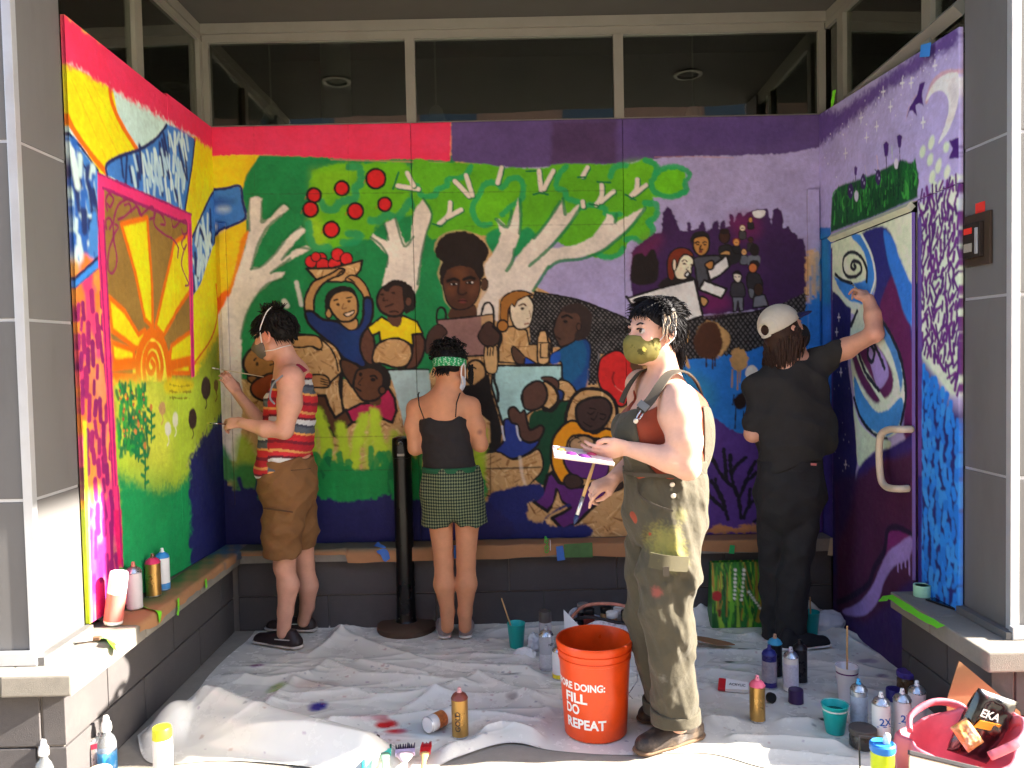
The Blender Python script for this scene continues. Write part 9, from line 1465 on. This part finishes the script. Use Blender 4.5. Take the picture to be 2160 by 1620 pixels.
    tf.wrinkle(sinfold(43, 0.016, 3, 22, 60, (1, 0.5, 0.8))); cloth_obj('t_shirt', tf, p, BT)
    PT = PM('black_trousers', (36, 34, 34), 0.88, 0.12, 20, 0.2, 350, bump2=0.6, b2scale=9); pf = Field(0.0065); limb(pf, [G(1665, 975), G(1666, 1030), G(1666, 1065)], [0.166, 0.178, 0.17], 0.05, yy, 1.3); limb(pf, [G(1632, 1060, 0.03), G(1628, 1200, 0.06), G(1630, 1345, 0.09)], [0.1, 0.068, 0.064], 0.012); limb(pf, [G(1694, 1060, -0.01), G(1676, 1200, -0.03), G(1668, 1357, -0.03)], [0.105, 0.08, 0.084], 0.012); pf.cut(plane(G(1665, 968), (0, 0, 1)), plane(G(1668, 1362, -0.02), (0, 0, -1)), k=0.004); pf.sub(cone(G(1648, 1060, -0.16), G(1645, 1340, -0.1), 0.006, 0.012), k=0.02)
    for x0, y0, x1, y1 in ((1620, 1050, 1660, 1065), (1720, 1060, 1680, 1090), (1700, 1180, 1670, 1200), (1690, 1300, 1650, 1320), (1660, 1330, 1690, 1345)): pf.sub(cone(G(x0, y0, -0.17), G(x1, y1, -0.15), 0.012, 0.01), k=0.035)
    pf.wrinkle(sinfold(47, 0.012, 3, 28, 75)); cloth_obj('trousers', pf, p, PT); band(p, 'red_tag', PM('pink_tag', (196, 110, 104), 0.7), [G(1710, 979, -0.142), G(1722, 980, -0.135)], 0.012, 0.002, (0.2, -1, 0)); band(p, 'back_pocket', PM('dark_seam', (40, 38, 40), 0.9), [G(1662, 993, -0.15), G(1690, 994, -0.155), G(1722, 993, -0.13)], 0.004, 0.002, (0, -1, 0))
    SH = PM('black_canvas', (26, 24, 26), 0.8, 0.1, 30, 0.15); WS = PM('white_sole', (220, 214, 210), 0.6); h_, t_ = atZ(1640, 1374), atZ(1754, 1366); h_[2] = t_[2] = 0.008; shoe(p, 'sneaker', h_, t_, 0.095, 0.085, SH, WS, PM('white_lace', (214, 206, 196), 0.7)); h_, t_ = atZ(1625, 1352), atZ(1660, 1310); h_[2] = t_[2] = 0.008; shoe(p, 'sneaker', h_, h_ + unit(t_ - h_) * 0.27, 0.095, 0.085, SH, WS)
    held_brush('small dark brush pressed to the door by the person in black', G(1815, 618, -0.08), G(1793, 594, 0.02), 0.004, M_BLACKP, 0.3, 0.25)
build_p4()
